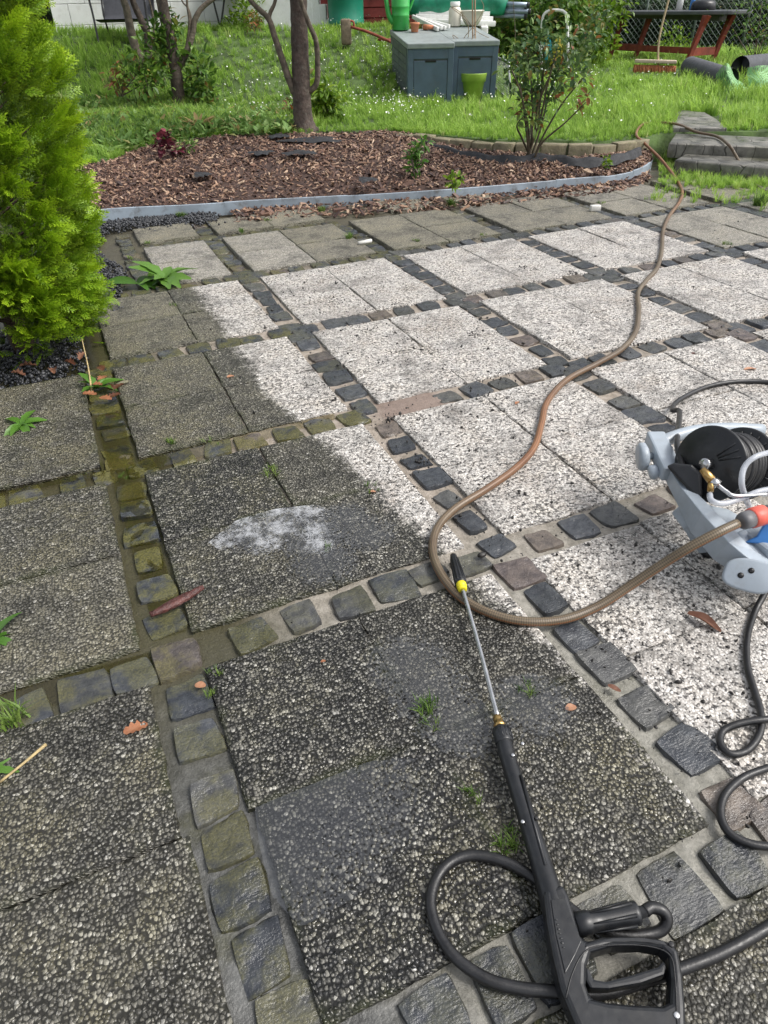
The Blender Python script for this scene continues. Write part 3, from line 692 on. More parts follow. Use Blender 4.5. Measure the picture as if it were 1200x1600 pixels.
for dz, off in ((-0.03, -0.07), (0.012, -0.03), (0.03, 0.0), (0.012, 0.04), (-0.03, 0.06)):
    q = mf + FW * off; q = q.copy(); q[:, 2] += dz + 0.008 * np.sin(np.arange(60) * 0.9 + off * 40); V.append(q)
ii = np.arange(300).reshape(5, 60); F = np.stack([ii[:-1, :-1], ii[:-1, 1:], ii[1:, 1:], ii[1:, :-1]], -1).reshape(-1, 4)
tag(obj('membrane_fold', np.concatenate(V), F, M_FLEECE), 'crumpled strip of black membrane along the kerb foot', 'weed membrane')

# ---- stone steps and path
def flag_material():
    t = NT('wet_flagstone'); P = t.pos(); b = t.noise(P, 7.0, 5, 0.6); f = t.noise(P, 90.0, 4, 0.6)
    vo = t.n('TexVoronoi', {'Vector': t.n('VectorMath', {0: t.n('TexNoise', {'Vector': P, 'Scale': 4.0}).outputs['Color'], 1: (0.15, 0.15, 0.0), 2: P}, operation='MULTIPLY_ADD').outputs[0], 'Scale': 6.0}, voronoi_dimensions='2D', feature='DISTANCE_TO_EDGE')
    crack = t.math('SUBTRACT', 1.0, t.rng(vo.outputs[0], 0.0, 0.035))
    col = t.mix(t.rng(b, 0.35, 0.65), (0.085, 0.082, 0.070), (0.23, 0.22, 0.19))
    col = t.mix(t.math('MULTIPLY', t.rng(t.noise(P, 3.0, 4), 0.5, 0.7), 0.5), col, (0.07, 0.075, 0.025)); col = t.mix(t.math('MULTIPLY', crack, 0.8), col, (0.02, 0.02, 0.014))
    h = t.math('SUBTRACT', t.math('ADD', b, t.math('MULTIPLY', f, 0.5)), crack)
    t.P(Base_Color=col, Roughness=t.rng(b, 0.3, 0.7, 0.25, 0.6), Normal=t.bump(h, 0.6, 0.012)); return t.m
M_FLAG = flag_material()
steps = empty('garden_steps', G(1120, 268, 0.0))
def stair(lpx, rpx, ztop, depth, h):
    a = G(*lpx, ztop); b = G(*rpx, ztop); ax = b - a; L = np.linalg.norm(ax); ax /= L; M = np.stack([ax, np.array([-ax[1], ax[0], 0]), [0, 0, 1.0]], 1)
    v, f = boxm((0, 0, 0), (L, depth, h), None, 0.012, 2); v = v + rng.normal(0, 0.003, v.shape)
    obj('step', v @ M.T + (a + b) / 2 + M[:, 1] * depth / 2 + np.array([0, 0, -h / 2]), f, M_FLAG, steps)
stair((1056, 250), (1330, 272), 0.11, 0.50, 0.18)
stair((1046, 223), (1330, 236), 0.195, 0.55, 0.12)
tag(steps, 'two wet flagstone steps up to the lawn at the right', 'steps')
pp = np.array([GL(a, b) for a, b in [(1050, 207), (1135, 205), (1118, 192), (1100, 183), (1062, 179), (1052, 186), (1048, 196)]]); pp[:, 2] += 0.03
v, f = prism([((q - pp[0]) @ RT, (q - pp[0]) @ FW) for q in pp], np.stack([RT, FW, [0, 0, 1.0]], 1), pp[0] - np.array([0, 0, 0.02]), 0.06, 0.008)
tag(obj('path', v, f, M_FLAG), kind='structure')

# ================================================================== PLANTS
def blade_clump(seed, nb=13, h=1.0, spread=0.35, width=0.052):
    r = np.random.default_rng(seed + 300); V = []; F = []; T = []; k = 0
    for _ in range(nb):
        a = r.random() * 6.283; hh = h * r.uniform(0.5, 1.0); lean = r.uniform(0.08, 0.75) * hh; w = width * r.uniform(0.7, 1.2); base = r.normal(0, spread * 0.35, 2)
        d = np.array([math.cos(a), math.sin(a)]); s = np.array([-d[1], d[0]])
        for t_, ww in ((0, 1.0), (0.55, 0.85)):
            c = base + d * lean * t_ ** 1.8; z = hh * (t_ - 0.25 * t_ ** 2 * (lean / hh))
            V += [(*(c + s * w * ww / 2), z), (*(c - s * w * ww / 2), z)]; T += [t_, t_]
        c = base + d * lean * 1.08; V += [(*c, hh * (0.98 - 0.32 * lean / hh))]; T += [1]
        F += [(k, k + 1, k + 3), (k, k + 3, k + 2), (k + 2, k + 3, k + 4)]; k += 5
    return np.array(V), np.array(F), np.array(T)
M_GRASS = leafmat('grass_blades', [(0, (0.12, 0.25, 0.030)), (0.35, (0.23, 0.41, 0.055)), (0.7, (0.33, 0.52, 0.080)), (0.93, (0.42, 0.58, 0.13)), (1, (0.52, 0.54, 0.24))], 0.5, 0.5, (0.44, 0.62, 0.13), 0.6)
CL_ = [blade_clump(k) for k in range(8)]
def lawn_points(n, umax=17.0, vmin=-5.5, vmax=9.5, bias=1.4):
    # sample along the lawn front and outward, denser near
    s = rng.random(n * 3) * (len(fr) - 1); i = np.clip(s.astype(int), 0, len(fr) - 2); fa = (s - i)[:, None]
    b = fr[i] * (1 - fa) + fr[i + 1] * fa; d = b[:, :2] - CAM[:2]; L = np.linalg.norm(d, axis=1); d /= L[:, None]
    out = 12.0 * rng.random(n * 3) ** bias
    xy = b[:, :2] + d * out[:, None]; u, v = uv_of(xy[:, 0], xy[:, 1])
    px = np.column_stack([xy, lawnz(xy[:, 0], xy[:, 1])]); q = (px - CAM) @ RC; sx = 600 + FPX * q[:, 0] / -q[:, 2]
    ok = (u < umax) & (sx > -80) & (sx < 1290)
    # keep path and steps free
    ok &= ~((sx > 1050) & (sx < 1200) & (u < 8.0) & (out < 0.05))
    return px[ok][:n], out[ok][:n], sx[ok][:n], (800 - FPX * q[:, 1] / -q[:, 2])[ok][:n]
P, out, sx, sy = lawn_points(18500)
keep = ~((sx > 1052) & (sx < 1128) & (sy > 181))
keep &= ~((sx > 620) & (sx < 775) & (sy > 100) & (sy < 152))
P, out, sx, sy = P[keep], out[keep], sx[keep], sy[keep]; n = len(P)
patch = 0.5 + 0.5 * np.sin(P[:, 0] * 2.3 + 2 * np.sin(P[:, 1] * 1.9)) * np.sin(P[:, 1] * 2.7 + 1.1)
hgt = (0.055 + 0.10 * patch * rng.random(n) + 0.08 * rng.random(n) ** 2) * np.where((sx > 985) & (sx < 1062) & (sy > 105) & (sy < 132), 0.35, 1.0) * np.where(sx < 330, 1.25, 1.0) * np.where((sx > 960) & (out > 0.6), 1.35, 1.0) * (0.55 + 0.45 * sm(out, 0.0, 0.5))
far_ = 1.12 + 0.035 * out
S = np.column_stack([hgt * 0.9 * far_, hgt * 0.9 * far_, hgt])
tag(scatter('grass', CL_, P, eul(n, np.zeros(n), np.zeros(n), rng.random(n) * 6.283), S, M_GRASS, rnd=np.clip(0.25 + 0.30 * patch + rng.normal(0, 0.26, n), 0, 1)), 'long uncut grass of the lawn behind the bed', 'grass', kind='stuff')
# grass tufts between steps, edging and slabs
tp = []
for (x0, y0, x1, y1, cnt) in [(1028, 250, 1075, 290, 110), (1070, 275, 1200, 295, 260), (1000, 295, 1200, 318, 60), (1035, 215, 1052, 260, 60), (900, 222, 1000, 226, 60), (1180, 300, 1200, 330, 26)]:
    for _ in range(cnt): tp.append(G(rng.uniform(x0, x1), rng.uniform(y0, y1), 0.0))
tp = np.array(tp); n = len(tp); h = rng.uniform(0.04, 0.10, n)
tag(scatter('grass_tufts', CL_, tp, eul(n, np.zeros(n), np.zeros(n), rng.random(n) * 6.283), h[:, None] * np.array([[1.1, 1.1, 1]]), M_GRASS), 'low grass creeping over the slabs in front of the steps', 'grass', kind='stuff')
# daisies
def daisy():
    V = [(0, 0, 0)]; 
    for k in range(10): a = k * 0.6283; r = 1.0 if k % 2 == 0 else 0.72; V.append((r * math.cos(a), r * math.sin(a), 0.12))
    return np.array(V), np.array([(0, k + 1, (k + 1) % 10 + 1) for k in range(10)])
M_DAISY = simple('daisy_petals', (0.80, 0.80, 0.76), 0.6, var=0.05)
P, out, sx, sy = lawn_points(16000, bias=1.2)
w = np.exp(-((sx - 580) / 110) ** 2 - ((sy - 115) / 50) ** 2) + 0.8 * np.exp(-((sx - 410) / 60) ** 2 - ((sy - 130) / 45) ** 2) + 0.35 * np.exp(-((sx - 600) / 90) ** 2 - ((sy - 178) / 12) ** 2) + 0.5 * np.exp(-((sx - 840) / 60) ** 2 - ((sy - 150) / 40) ** 2) + 0.10 * np.exp(-((sx - 960) / 120) ** 2 - ((sy - 140) / 50) ** 2)
keep = rng.random(len(P)) < np.minimum(1, 1.1 * w); P = P[keep]; n = len(P); P[:, 2] += rng.uniform(0.10, 0.17, n)
tag(scatter('daisies', [daisy()], P, eul(n, rng.normal(-0.2, .4, n), rng.normal(0, .4, n), rng.random(n) * 6), rng.uniform(0.006, 0.0115, n)[:, None] * np.ones((1, 3)), M_DAISY, smooth=False), 'tiny white daisies scattered through the lawn', 'daisies', kind='stuff')

# ---- leaves
def leaf(seg=4, w=0.5, fold=0.12, curl=0.25, jag=0.0, seed=0):
    r = np.random.default_rng(seed); V = []; F = []; T = []
    for k in range(seg + 1):
        t_ = k / seg; hw = w / 2 * (math.sin(math.pi * min(1, t_ * 0.93 + 0.035)) ** 0.75) * (1 + (jag * (0.5 if k % 2 else -0.5)))
        z = -curl * t_ * t_; V += [(t_, -hw, z + fold * hw), (t_, 0, z), (t_, hw, z + fold * hw)]; T += [t_] * 3
    for k in range(seg):
        a = 3 * k; F += [(a, a + 1, a + 4, a + 3), (a + 1, a + 2, a + 5, a + 4)]
    return np.array(V), np.array(F), np.array(T)
LEAF = [leaf(4, 0.5, 0.4, 0.25), leaf(4, 0.6, 0.5, 0.1), leaf(4, 0.45, 0.3, 0.4)]
LEAF2 = [leaf(2, 0.55, 0.4, 0.25), leaf(2, 0.6, 0.5, 0.1)]
LANCE = [leaf(4, 0.22, 0.5, 0.3), leaf(4, 0.26, 0.4, 0.5)]
def foliage(name, centres, radii, n, size, mat, parent=None, protos=LEAF, up=0.3, shell=0.4):
    "leaves spread through clumps"
    centres = np.asarray(centres, float); radii = np.asarray(radii, float); k = rng.integers(0, len(centres), n)
    d = rng.normal(0, 1, (n, 3)); d /= np.linalg.norm(d, axis=1)[:, None]
    rr = radii[k] * (rng.random(n) ** shell)[:, None] if radii.ndim == 2 else (radii[k] * rng.random(n) ** shell)[:, None]
    P = centres[k] + d * rr
    D = d + rng.normal(0, 0.6, (n, 3)); D[:, 2] += up
    s = size * rng.uniform(0.6, 1.25, n)
    return scatter(name, protos, P, look(D, rng.normal(0, 0.5, n)), s[:, None] * np.ones((1, 3)), mat, parent)

# ---- conifer
def thuja_spray(seed):
    r = np.random.default_rng(seed + 40); V = []; F = []; T = []
    def twig(p, a, L, w, t0):
        d = np.array([math.cos(a), math.sin(a)]); s = np.array([-d[1], d[0]]); k = len(V); z = -0.10 * (p[0]) ** 2
        q = p + d * L
        V.extend([(*(p + s * w), z), (*(p - s * w), z + 0.01), (*q, -0.10 * q[0] ** 2 + r.normal(0, 0.02))]); T.extend([t0, t0, min(1, t0 + 0.3)]); F.append((k, k + 1, k + 2))
    n = 5
    for i in range(n):
        x = i / n; p = np.array([x * 0.9, 0.03 * math.sin(3 * x)]); twig(p, r.normal(0, 0.08), 0.22, 0.030, 0.3 * x)
        for sgn in (-1, 1):
            a = sgn * r.uniform(0.55, 0.9); L = 0.42 * (1 - 0.62 * x) * r.uniform(0.8, 1.15); m = 3
            d = np.array([math.cos(a), math.sin(a)])
            for j in range(m):
                q = p + d * L * j / m; twig(q, a + r.normal(0, 0.12), L / m * 1.25, 0.030, 0.3 * x + 0.4 * j / m + 0.1)
                if j > 0 or L > 0.25: twig(q, a - sgn * r.uniform(0.5, 0.8), L / m * 1.1, 0.027, 0.3 * x + 0.4 * j / m + 0.25); 
                if j < 2: twig(q, a + sgn * r.uniform(0.4, 0.7), L / m * 1.0, 0.027, 0.3 * x + 0.4 * j / m + 0.25)
    return np.array(V), np.array(F), np.array(T)
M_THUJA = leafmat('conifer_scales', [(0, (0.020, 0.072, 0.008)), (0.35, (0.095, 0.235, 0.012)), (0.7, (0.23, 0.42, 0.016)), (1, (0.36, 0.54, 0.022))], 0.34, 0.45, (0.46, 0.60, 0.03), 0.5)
M_BROWN = simple('rough_bark', (0.085, 0.058, 0.040), 0.85, var=0.35, scale=25, bump=0.9, bscale=60)
SPR = [thuja_spray(k) for k in range(6)]
tc = G(34, 532, 0.0); tc[2] = -0.05
conifer = empty('conifer_tree', tc)
v, f = tube(tc + np.array([[0, 0, 0], [0.01, 0, 0.6], [0, 0.01, 1.3], [0, 0, 2.1]]), [0.055, 0.045, 0.03, 0.01], 8, 14)
obj('trunk', v, f, M_BROWN, conifer)
def thr(z): return np.interp(z, [0.05, 0.22, 0.5, 0.9, 1.3, 1.7, 2.1, 2.4], [0.38, 0.43, 0.46, 0.50, 0.53, 0.44, 0.24, 0.04])
nb = 180; cz = 0.06 + 2.15 * ((np.arange(nb) + 0.5) / nb) ** 1.12; ca = np.arange(nb) * 2.399963 + rng.normal(0, 0.3, nb)
P, D, Rn = [], [], []
for z, a in zip(cz, ca):
    R0 = float(thr(z)) * rng.uniform(0.80, 1.04); o_ = np.array([math.cos(a), math.sin(a), 0]); c = tc + o_ * R0 * 0.62 + np.array([0, 0, z])
    m = 60; up_ = np.array([0, 0, 1.0]); lift = rng.uniform(0.4, 0.9)
    loc = rng.normal(0, 1, (m, 3)); tpos = rng.random(m)
    side = np.cross(up_, o_)
    ax = o_ * 0.8 + up_ * lift; ax /= np.linalg.norm(ax)
    pts = c + ax * (tpos[:, None] * 0.22) + side * (loc[:, :1] * 0.048 * (1.15 - tpos[:, None])) + np.cross(ax, side) * (loc[:, 1:2] * 0.045 * (1.15 - tpos[:, None]))
    dr = ax * 1.0 + side * loc[:, :1] * 0.55 + up_ * (0.25 + loc[:, 1:2] * 0.35) + o_ * 0.3
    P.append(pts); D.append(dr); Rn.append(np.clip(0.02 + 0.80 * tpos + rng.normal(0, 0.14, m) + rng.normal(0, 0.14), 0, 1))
for _ in range(26):                      # low skirts facing the patio hide the stem
    a = rng.uniform(-2.4, 0.4); z = rng.uniform(0.10, 0.62); o_ = np.array([math.cos(a), math.sin(a), 0]); c = tc + o_ * rng.uniform(0.16, 0.30) + np.array([0, 0, z]); m = 40; tpos = rng.random(m); side = np.cross([0, 0, 1.0], o_)
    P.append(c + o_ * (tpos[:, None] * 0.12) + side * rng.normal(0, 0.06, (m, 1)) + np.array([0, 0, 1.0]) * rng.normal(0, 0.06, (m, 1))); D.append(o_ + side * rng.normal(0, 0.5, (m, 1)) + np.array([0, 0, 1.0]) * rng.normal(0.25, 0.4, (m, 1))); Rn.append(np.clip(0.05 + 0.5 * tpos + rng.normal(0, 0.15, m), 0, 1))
P = np.concatenate(P); D = np.concatenate(D); Rn = np.concatenate(Rn); n = len(P)
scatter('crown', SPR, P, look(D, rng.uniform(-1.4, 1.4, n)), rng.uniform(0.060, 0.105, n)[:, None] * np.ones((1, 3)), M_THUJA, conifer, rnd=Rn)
# inner dead twigs
m = 420; a = rng.random(m) * 6.283; z = rng.uniform(0.05, 2.0, m); vv, ff = [], []
parts = []
for a_, z_ in zip(a[:160], z[:160]):
    o_ = np.array([math.cos(a_), math.sin(a_), 0.5]); b_ = tc + np.array([0, 0, z_]); parts.append(tube(np.array([b_, b_ + o_ * float(thr(z_)) * 0.75]), [0.007, 0.003], 4))
v, f = join(parts); obj('branches', v, f, M_BROWN, conifer)
tag(conifer, 'bright yellow green feathery conifer at the left edge of the patio', 'conifer')

# ---- shrubby trees behind the bed
M_TBARK = simple('grey_brown_bark', (0.115, 0.092, 0.070), 0.85, var=0.4, scale=18, bump=1.0, bscale=45, dirt=(0.10, 0.115, 0.06), dirt_amt=0.5)
M_TBARK2 = simple('dark_cherry_bark', (0.070, 0.050, 0.040), 0.8, var=0.4, scale=16, bump=1.0, bscale=40, dirt=(0.16, 0.16, 0.13), dirt_amt=0.45)
M_LGREEN = leafmat('mid_green_leaves', [(0, (0.04, 0.10, 0.016)), (0.5, (0.10, 0.20, 0.03)), (0.9, (0.19, 0.31, 0.05)), (1, (0.28, 0.15, 0.05))], 0.35, 0.4)
M_LDARK = leafmat('dark_green_leaves', [(0, (0.018, 0.042, 0.012)), (0.6, (0.040, 0.085, 0.018)), (1, (0.085, 0.135, 0.03))], 0.25, 0.35)
M_LYEL = leafmat('fresh_yellow_green_leaves', [(0, (0.075, 0.15, 0.012)), (0.5, (0.15, 0.27, 0.02)), (1, (0.26, 0.36, 0.04))], 0.4, 0.35)
M_LRED = leafmat('reddish_young_leaves', [(0, (0.10, 0.14, 0.03)), (0.5, (0.17, 0.15, 0.04)), (0.8, (0.30, 0.12, 0.05)), (1, (0.42, 0.14, 0.06))], 0.35, 0.4)
def stem_px(base, pts, dist_step=0.0):
    out_ = [base]
    d0 = math.hypot(base[0] - CAM[0], base[1] - CAM[1])
    for k, (a, b) in enumerate(pts): out_.append(GD(a, b, d0 + dist_step * (k + 1)))
    return np.array(out_)
def limb(name, P, r0, r1, mat, parent, seg=9):
    P = np.asarray(P); r = np.linspace(1, 0, len(P)) ** 0.8 * (r0 - r1) + r1
    v, f = tube(P, r, seg, max(10, 5 * len(P))); v = v + rng.normal(0, 1, v.shape) * np.minimum(0.05 * r1, 0.004)
    return obj(name, v, f, mat, parent)
# cherry: one trunk, two suckers
cb = GL(478, 204); cherry = empty('slender_tree', cb); cb = cb - np.array([0, 0, 0.03])
trunk = stem_px(cb, [(474, 190), (472, 160), (470, 110), (468, 60), (467, 10), (466, -40), (470, -100), (478, -180)])
v, f = tube(trunk, [0.140, 0.105, 0.092, 0.086, 0.082, 0.078, 0.075, 0.065, 0.04], 14, 50); v += rng.normal(0, 0.0025, v.shape); tr = obj('trunk', v, f, M_TBARK2, cherry)
limb('limb', stem_px(cb + np.array([0, 0, 0.22]), [(458, 140), (445, 105), (430, 60), (420, 30), (402, 12), (388, -4), (370, -40)]), 0.038, 0.014, M_TBARK, cherry)
limb('limb', stem_px(cb + np.array([0, 0, 0.22]), [(458, 138), (440, 90), (421, 32), (430, 2), (436, -40), (440, -90)], 0.02), 0.026, 0.010, M_TBARK, cherry)
limb('limb', stem_px(cb + np.array([0, 0, 0.35]), [(494, 132), (496, 90), (493, 62), (482, 35), (470, 0), (462, -50), (470, -120)], -0.03), 0.030, 0.013, M_TBARK, cherry)
top_ = up_to(470, -190, cb); cc_ = [top_ + rng.normal(0, 1, 3) * [0.7, 0.7, 0.3] + [0, 0, 0.5] for _ in range(12)]
foliage('crown', cc_, np.full(12, 0.45), 2600, 0.085, M_LGREEN, cherry)
tag(cherry, 'slender bare trunk with thin curved side stems behind the bark bed', 'tree')
# laurel-like sprout at its foot
sp = GL(505, 190); shr = empty('broadleaf_sprout', sp)
pc = [up_to(a, b, sp) for a, b in [(500, 150), (512, 165), (495, 172), (515, 185), (485, 145), (508, 140), (525, 160)]]
foliage('foliage', pc, np.full(len(pc), 0.11), 330, 0.105, M_LYEL, shr, protos=LEAF[:1] + LANCE[1:], up=0.1, shell=0.7)
v, f = join([tube(np.array([sp, (sp + c_) / 2 + [0.02, 0, 0], c_]), [0.008, 0.006, 0.003], 5, 8) for c_ in pc]); obj('stems', v, f, M_TBARK, shr)
tag(shr, 'glossy yellow green leafy shoot at the foot of the slender bare trunk', 'shrub')
sp = GL(465, 185); shr = empty('reddish_sprout', sp)
pc = [up_to(a, b, sp) for a, b in [(452, 165), (460, 180), (448, 190), (470, 120), (465, 135), (478, 115)]]
foliage('foliage', pc, np.full(len(pc), 0.07), 120, 0.07, M_LRED, shr, shell=0.7)
v, f = join([tube(np.array([sp, (sp + c_) / 2, c_]), [0.006, 0.005, 0.002], 5, 8) for c_ in pc]); obj('stems', v, f, M_TBARK, shr)
tag(shr, 'small shoot with reddish young leaves on the left of the slender bare trunk', 'shrub')

# lilac group at the left
lb = GL(280, 168); lilac = empty('multi_stem_tree', lb); lb = lb - np.array([0, 0, 0.04])
limb('trunk', stem_px(lb, [(278, 140), (274, 105), (268, 70), (262, 40), (256, 8), (252, -50), (250, -130)]), 0.085, 0.035, M_TBARK2, lilac)
limb('limb', stem_px(up_to(276, 110, lb), [(290, 85), (300, 55), (305, 30), (318, 10), (345, -8), (380, -20)]), 0.045, 0.015, M_TBARK, lilac)
limb('limb', stem_px(up_to(284, 98, lb), [(292, 70), (296, 35), (292, 0), (296, -50)]), 0.020, 0.010, M_TBARK, lilac)
limb('limb', stem_px(up_to(270, 90, lb), [(262, 60), (252, 20), (245, -20), (240, -80)], 0.03), 0.045, 0.020, M_TBARK, lilac)
limb('limb', stem_px(up_to(298, 60, lb), [(300, 40), (295, 15), (284, 0), (280, -30)], 0.04), 0.014, 0.006, M_TBARK, lilac)
pc = [up_to(a, b, lb) for a, b in [(255, 30), (262, 55), (275, 40), (250, 60), (268, 75), (240, 45), (258, 90)]]
foliage('ivy', pc, np.full(len(pc), 0.13), 230, 0.085, M_LGREEN, lilac, shell=0.6)
tp_ = up_to(255, -140, lb); cc_ = [tp_ + rng.normal(0, 1, 3) * [0.7, 0.7, 0.3] + [0, 0, 0.5] for _ in range(10)]
foliage('crown', cc_, np.full(10, 0.45), 2200, 0.085, M_LGREEN, lilac)
tag(lilac, 'dark forked tree with ivy on its stem at the left lawn', 'tree')
l2 = GL(232, 140); lil2 = empty('leaning_stem_tree', l2)
limb('trunk', stem_px(l2, [(222, 100), (212, 75), (204, 45), (198, 15), (190, -10), (180, -60)]), 0.07, 0.032, M_TBARK, lil2)
limb('limb', stem_px(up_to(228, 110, l2), [(232, 60), (220, 30), (207, 0), (196, -40)], 0.03), 0.06, 0.028, M_TBARK2, lil2)
limb('limb', stem_px(up_to(232, 80, l2), [(240, 55), (238, 20), (230, -10)], 0.05), 0.02, 0.01, M_TBARK, lil2)
tp_ = up_to(190, -110, l2); cc_ = [tp_ + rng.normal(0, 1, 3) * [0.6, 0.6, 0.3] + [0, 0, 0.5] for _ in range(8)]
foliage('crown', cc_, np.full(8, 0.4), 1500, 0.085, M_LGREEN, lil2)
tag(lil2, 'pale lichen stem leaning left beside the dark forked tree', 'tree')
def bush(name, px, cl, rad, n, size, mat, label, cat='shrub', protos=LEAF, stems=True, shell=0.55, base=None, up=0.3, smat=None):
    b = GL(*px) if base is None else base; e = empty(name, b); pc = [up_to(a_, b_, b) + FW * rng.normal(0, rad * 0.6) for a_, b_ in cl]
    foliage('foliage', pc, np.full(len(pc), rad), n, size, mat, e, protos=protos, shell=shell, up=up)
    if stems:
        v, f = join([tube(np.array([b + rng.normal(0, .02, 3) * [1, 1, 0], (b + c_) / 2 + rng.normal(0, .02, 3), c_]), [0.009, 0.006, 0.003], 5, 8) for c_ in pc]); obj('stems', v, f, smat or M_TBARK, e)
    return tag(e, label, cat)
bush('undergrowth_shrub', (228, 150), [(215, 95), (232, 110), (245, 95), (222, 125), (240, 130), (205, 110), (250, 120), (228, 80)], 0.17, 300, 0.085, M_LGREEN, 'leafy undergrowth round the foot of the leaning stem')
bush('large_leaf_shrub', (300, 165), [(300, 120), (315, 135), (295, 145), (320, 110), (330, 140), (310, 95)], 0.17, 330, 0.095, M_LGREEN, 'shrub with large mid green leaves right of the forked tree')
bush('red_tipped_shrub', (190, 150), [(185, 120), (200, 105), (178, 140), (205, 130), (245, 75), (262, 105)], 0.15, 160, 0.075, M_LRED, 'thin shrub with red tipped leaves at the far left lawn')
# weedy ground cover left of the cherry
M_WEED = leafmat('weed_leaves', [(0, (0.09, 0.18, 0.035)), (0.5, (0.19, 0.33, 0.08)), (0.85, (0.29, 0.43, 0.14)), (1, (0.40, 0.28, 0.12))], 0.35, 0.5)
wp = np.array([GL(rng.uniform(120, 460), rng.uniform(160, 236) ) for _ in range(1500)]); 
sxw = np.array([(q - CAM) @ RC for q in wp]); sxp = 600 + FPX * sxw[:, 0] / -sxw[:, 2]; syp = 800 - FPX * sxw[:, 1] / -sxw[:, 2]
wp = wp[(syp < np.interp(sxp, [120, 225, 330, 460], [258, 229, 213, 210])) & ~((sxp > 340) & (syp < 175))]
m = 7; wp = np.repeat(wp, m, 0); n = len(wp); wp = wp + rng.normal(0, 1, (n, 3)) * [0.05, 0.05, 0.015]; wp[:, 2] += 0.03
D = rng.normal(0, 1, (n, 3)); D[:, 2] = np.abs(D[:, 2]) * 0.8 + 0.2
tag(scatter('ground_cover', LEAF2 + [leaf(2, 0.24, 0.4, 0.4)], wp, look(D), rng.uniform(0.035, 0.11, n)[:, None] * np.ones((1, 3)), M_WEED), 'low leafy weeds covering the ground behind the bark bed', 'weeds', kind='stuff')

# ---- small plants and weeds near the bed and on the patio
def rosette(name, base, nl, length, width, mat, label, tilt=0.5, cat='weed', jag=0.0, group=None):
    e = empty(name, base); me = None
    v, f, tt = leaf(7, width, 0.35, 0.45, jag, 3)
    for k in range(nl):
        if me is None:
            me = build('leaf', v, f, True, {'rnd': np.clip(rng.normal(0.5, 0.2) + 0 * tt, 0, 1) + 0.15 * tt, 'tip': tt}); me.materials.append(mat)
        o = bpy.data.objects.new('leaf', me); COL.objects.link(o); o.parent = e
        s = length * rng.uniform(0.6, 1.1); a = k * 2.4 + rng.normal(0, 0.25)
        o.rotation_euler = (rng.normal(0, 0.25), -max(0.08, rng.normal(tilt, 0.2)), a); o.scale = (s, s * rng.uniform(0.85, 1.15), s); o.location = (0, 0, 0.004)
    return tag(e, label, cat, group)
M_DOCK = leafmat('dock_leaves', [(0, (0.045, 0.12, 0.018)), (0.5, (0.085, 0.20, 0.028)), (1, (0.16, 0.30, 0.055))], 0.35, 0.35)
rosette('broad_leaved_weed', G(258, 438, 0.0), 16, 0.17, 0.42, M_DOCK, 'large broad leaved weed in the joint left of the mossy slabs', 0.45, jag=0.25)
rosette('broad_leaved_weed', G(215, 444, 0.0), 6, 0.17, 0.34, M_DOCK, 'flat broad leaved weed half under the conifer beside the big one', 0.2)
rosette('broad_leaved_weed', G(34, 665, 0.0), 12, 0.080, 0.40, M_DOCK, 'small weed rosette growing in the left slab near the gravel bed', 0.3, jag=0.2)
rosette('broad_leaved_weed', G(-14, 1205, 0.0), 7, 0.085, 0.30, M_DOCK, 'jagged weed leaf reaching in at the left edge near the front', 0.25, jag=0.25)
rosette('broad_leaved_weed', G(-8, 1000, 0.0), 6, 0.09, 0.40, M_DOCK, 'round leaved weed at the left edge above the mossy cobbles', 0.35)
rosette('broad_leaved_weed', G(153, 608, 0.0), 9, 0.09, 0.38, M_DOCK, 'weed sprouting at the head of the mossy strip', 0.5, jag=0.2)
rosette('lance_leaf_plant', GL(312, 205), 26, 0.20, 0.26, M_WEED, 'bushy pale green plant with lance leaves at the bed rear', 0.85, 'plant')
rosette('lance_leaf_plant', GL(352, 205), 14, 0.13, 0.28, M_WEED, 'smaller pale leafy plant right of the bushy lance leaf plant', 0.7, 'plant')
rosette('broad_weed', GL(172, 240), 12, 0.15, 0.42, M_WEED, 'pale broad leaved weed between conifer and bark bed', 0.6)
M_PURP = leafmat('purple_leaves', [(0, (0.045, 0.010, 0.018)), (0.6, (0.12, 0.025, 0.04)), (1, (0.26, 0.06, 0.08))], 0.25, 0.4)
hb = G(262, 246, 0.15); heu = empty('purple_plant', hb)
foliage('foliage', [up_to(a, b, hb) for a, b in [(255, 232), (265, 225), (258, 215), (275, 235), (250, 222)]], np.full(5, 0.05), 110, 0.045, M_PURP, heu, protos=[leaf(4, 0.9, 0.3, 0.2)], shell=0.6)
tag(heu, 'small purple leaved plant at the left rear of the bark bed', 'plant')
bush('bed_weed', None, [(285, 232), (295, 228), (278, 240)], 0.06, 90, 0.045, M_WEED, 'green weed beside the purple leaved plant', 'weed', base=G(288, 242, 0.15))
bush('bed_weed', None, [(650, 235), (655, 250), (648, 262), (662, 225), (644, 245)], 0.05, 130, 0.05, M_DOCK, 'slender green weed standing in the bark below the storage box', 'weed', base=G(652, 268, 0.13))
bush('bed_weed', None, [(705, 285), (712, 280)], 0.05, 50, 0.05, M_LYEL, 'yellow green tuft in the bark at the edging joint', 'weed', base=G(706, 294, 0.11))
bush('bed_weed', None, [(945, 258), (948, 252)], 0.03, 26, 0.04, M_LYEL, 'lone yellow green seedling in the right part of the bark', 'weed', base=G(946, 262, 0.12))
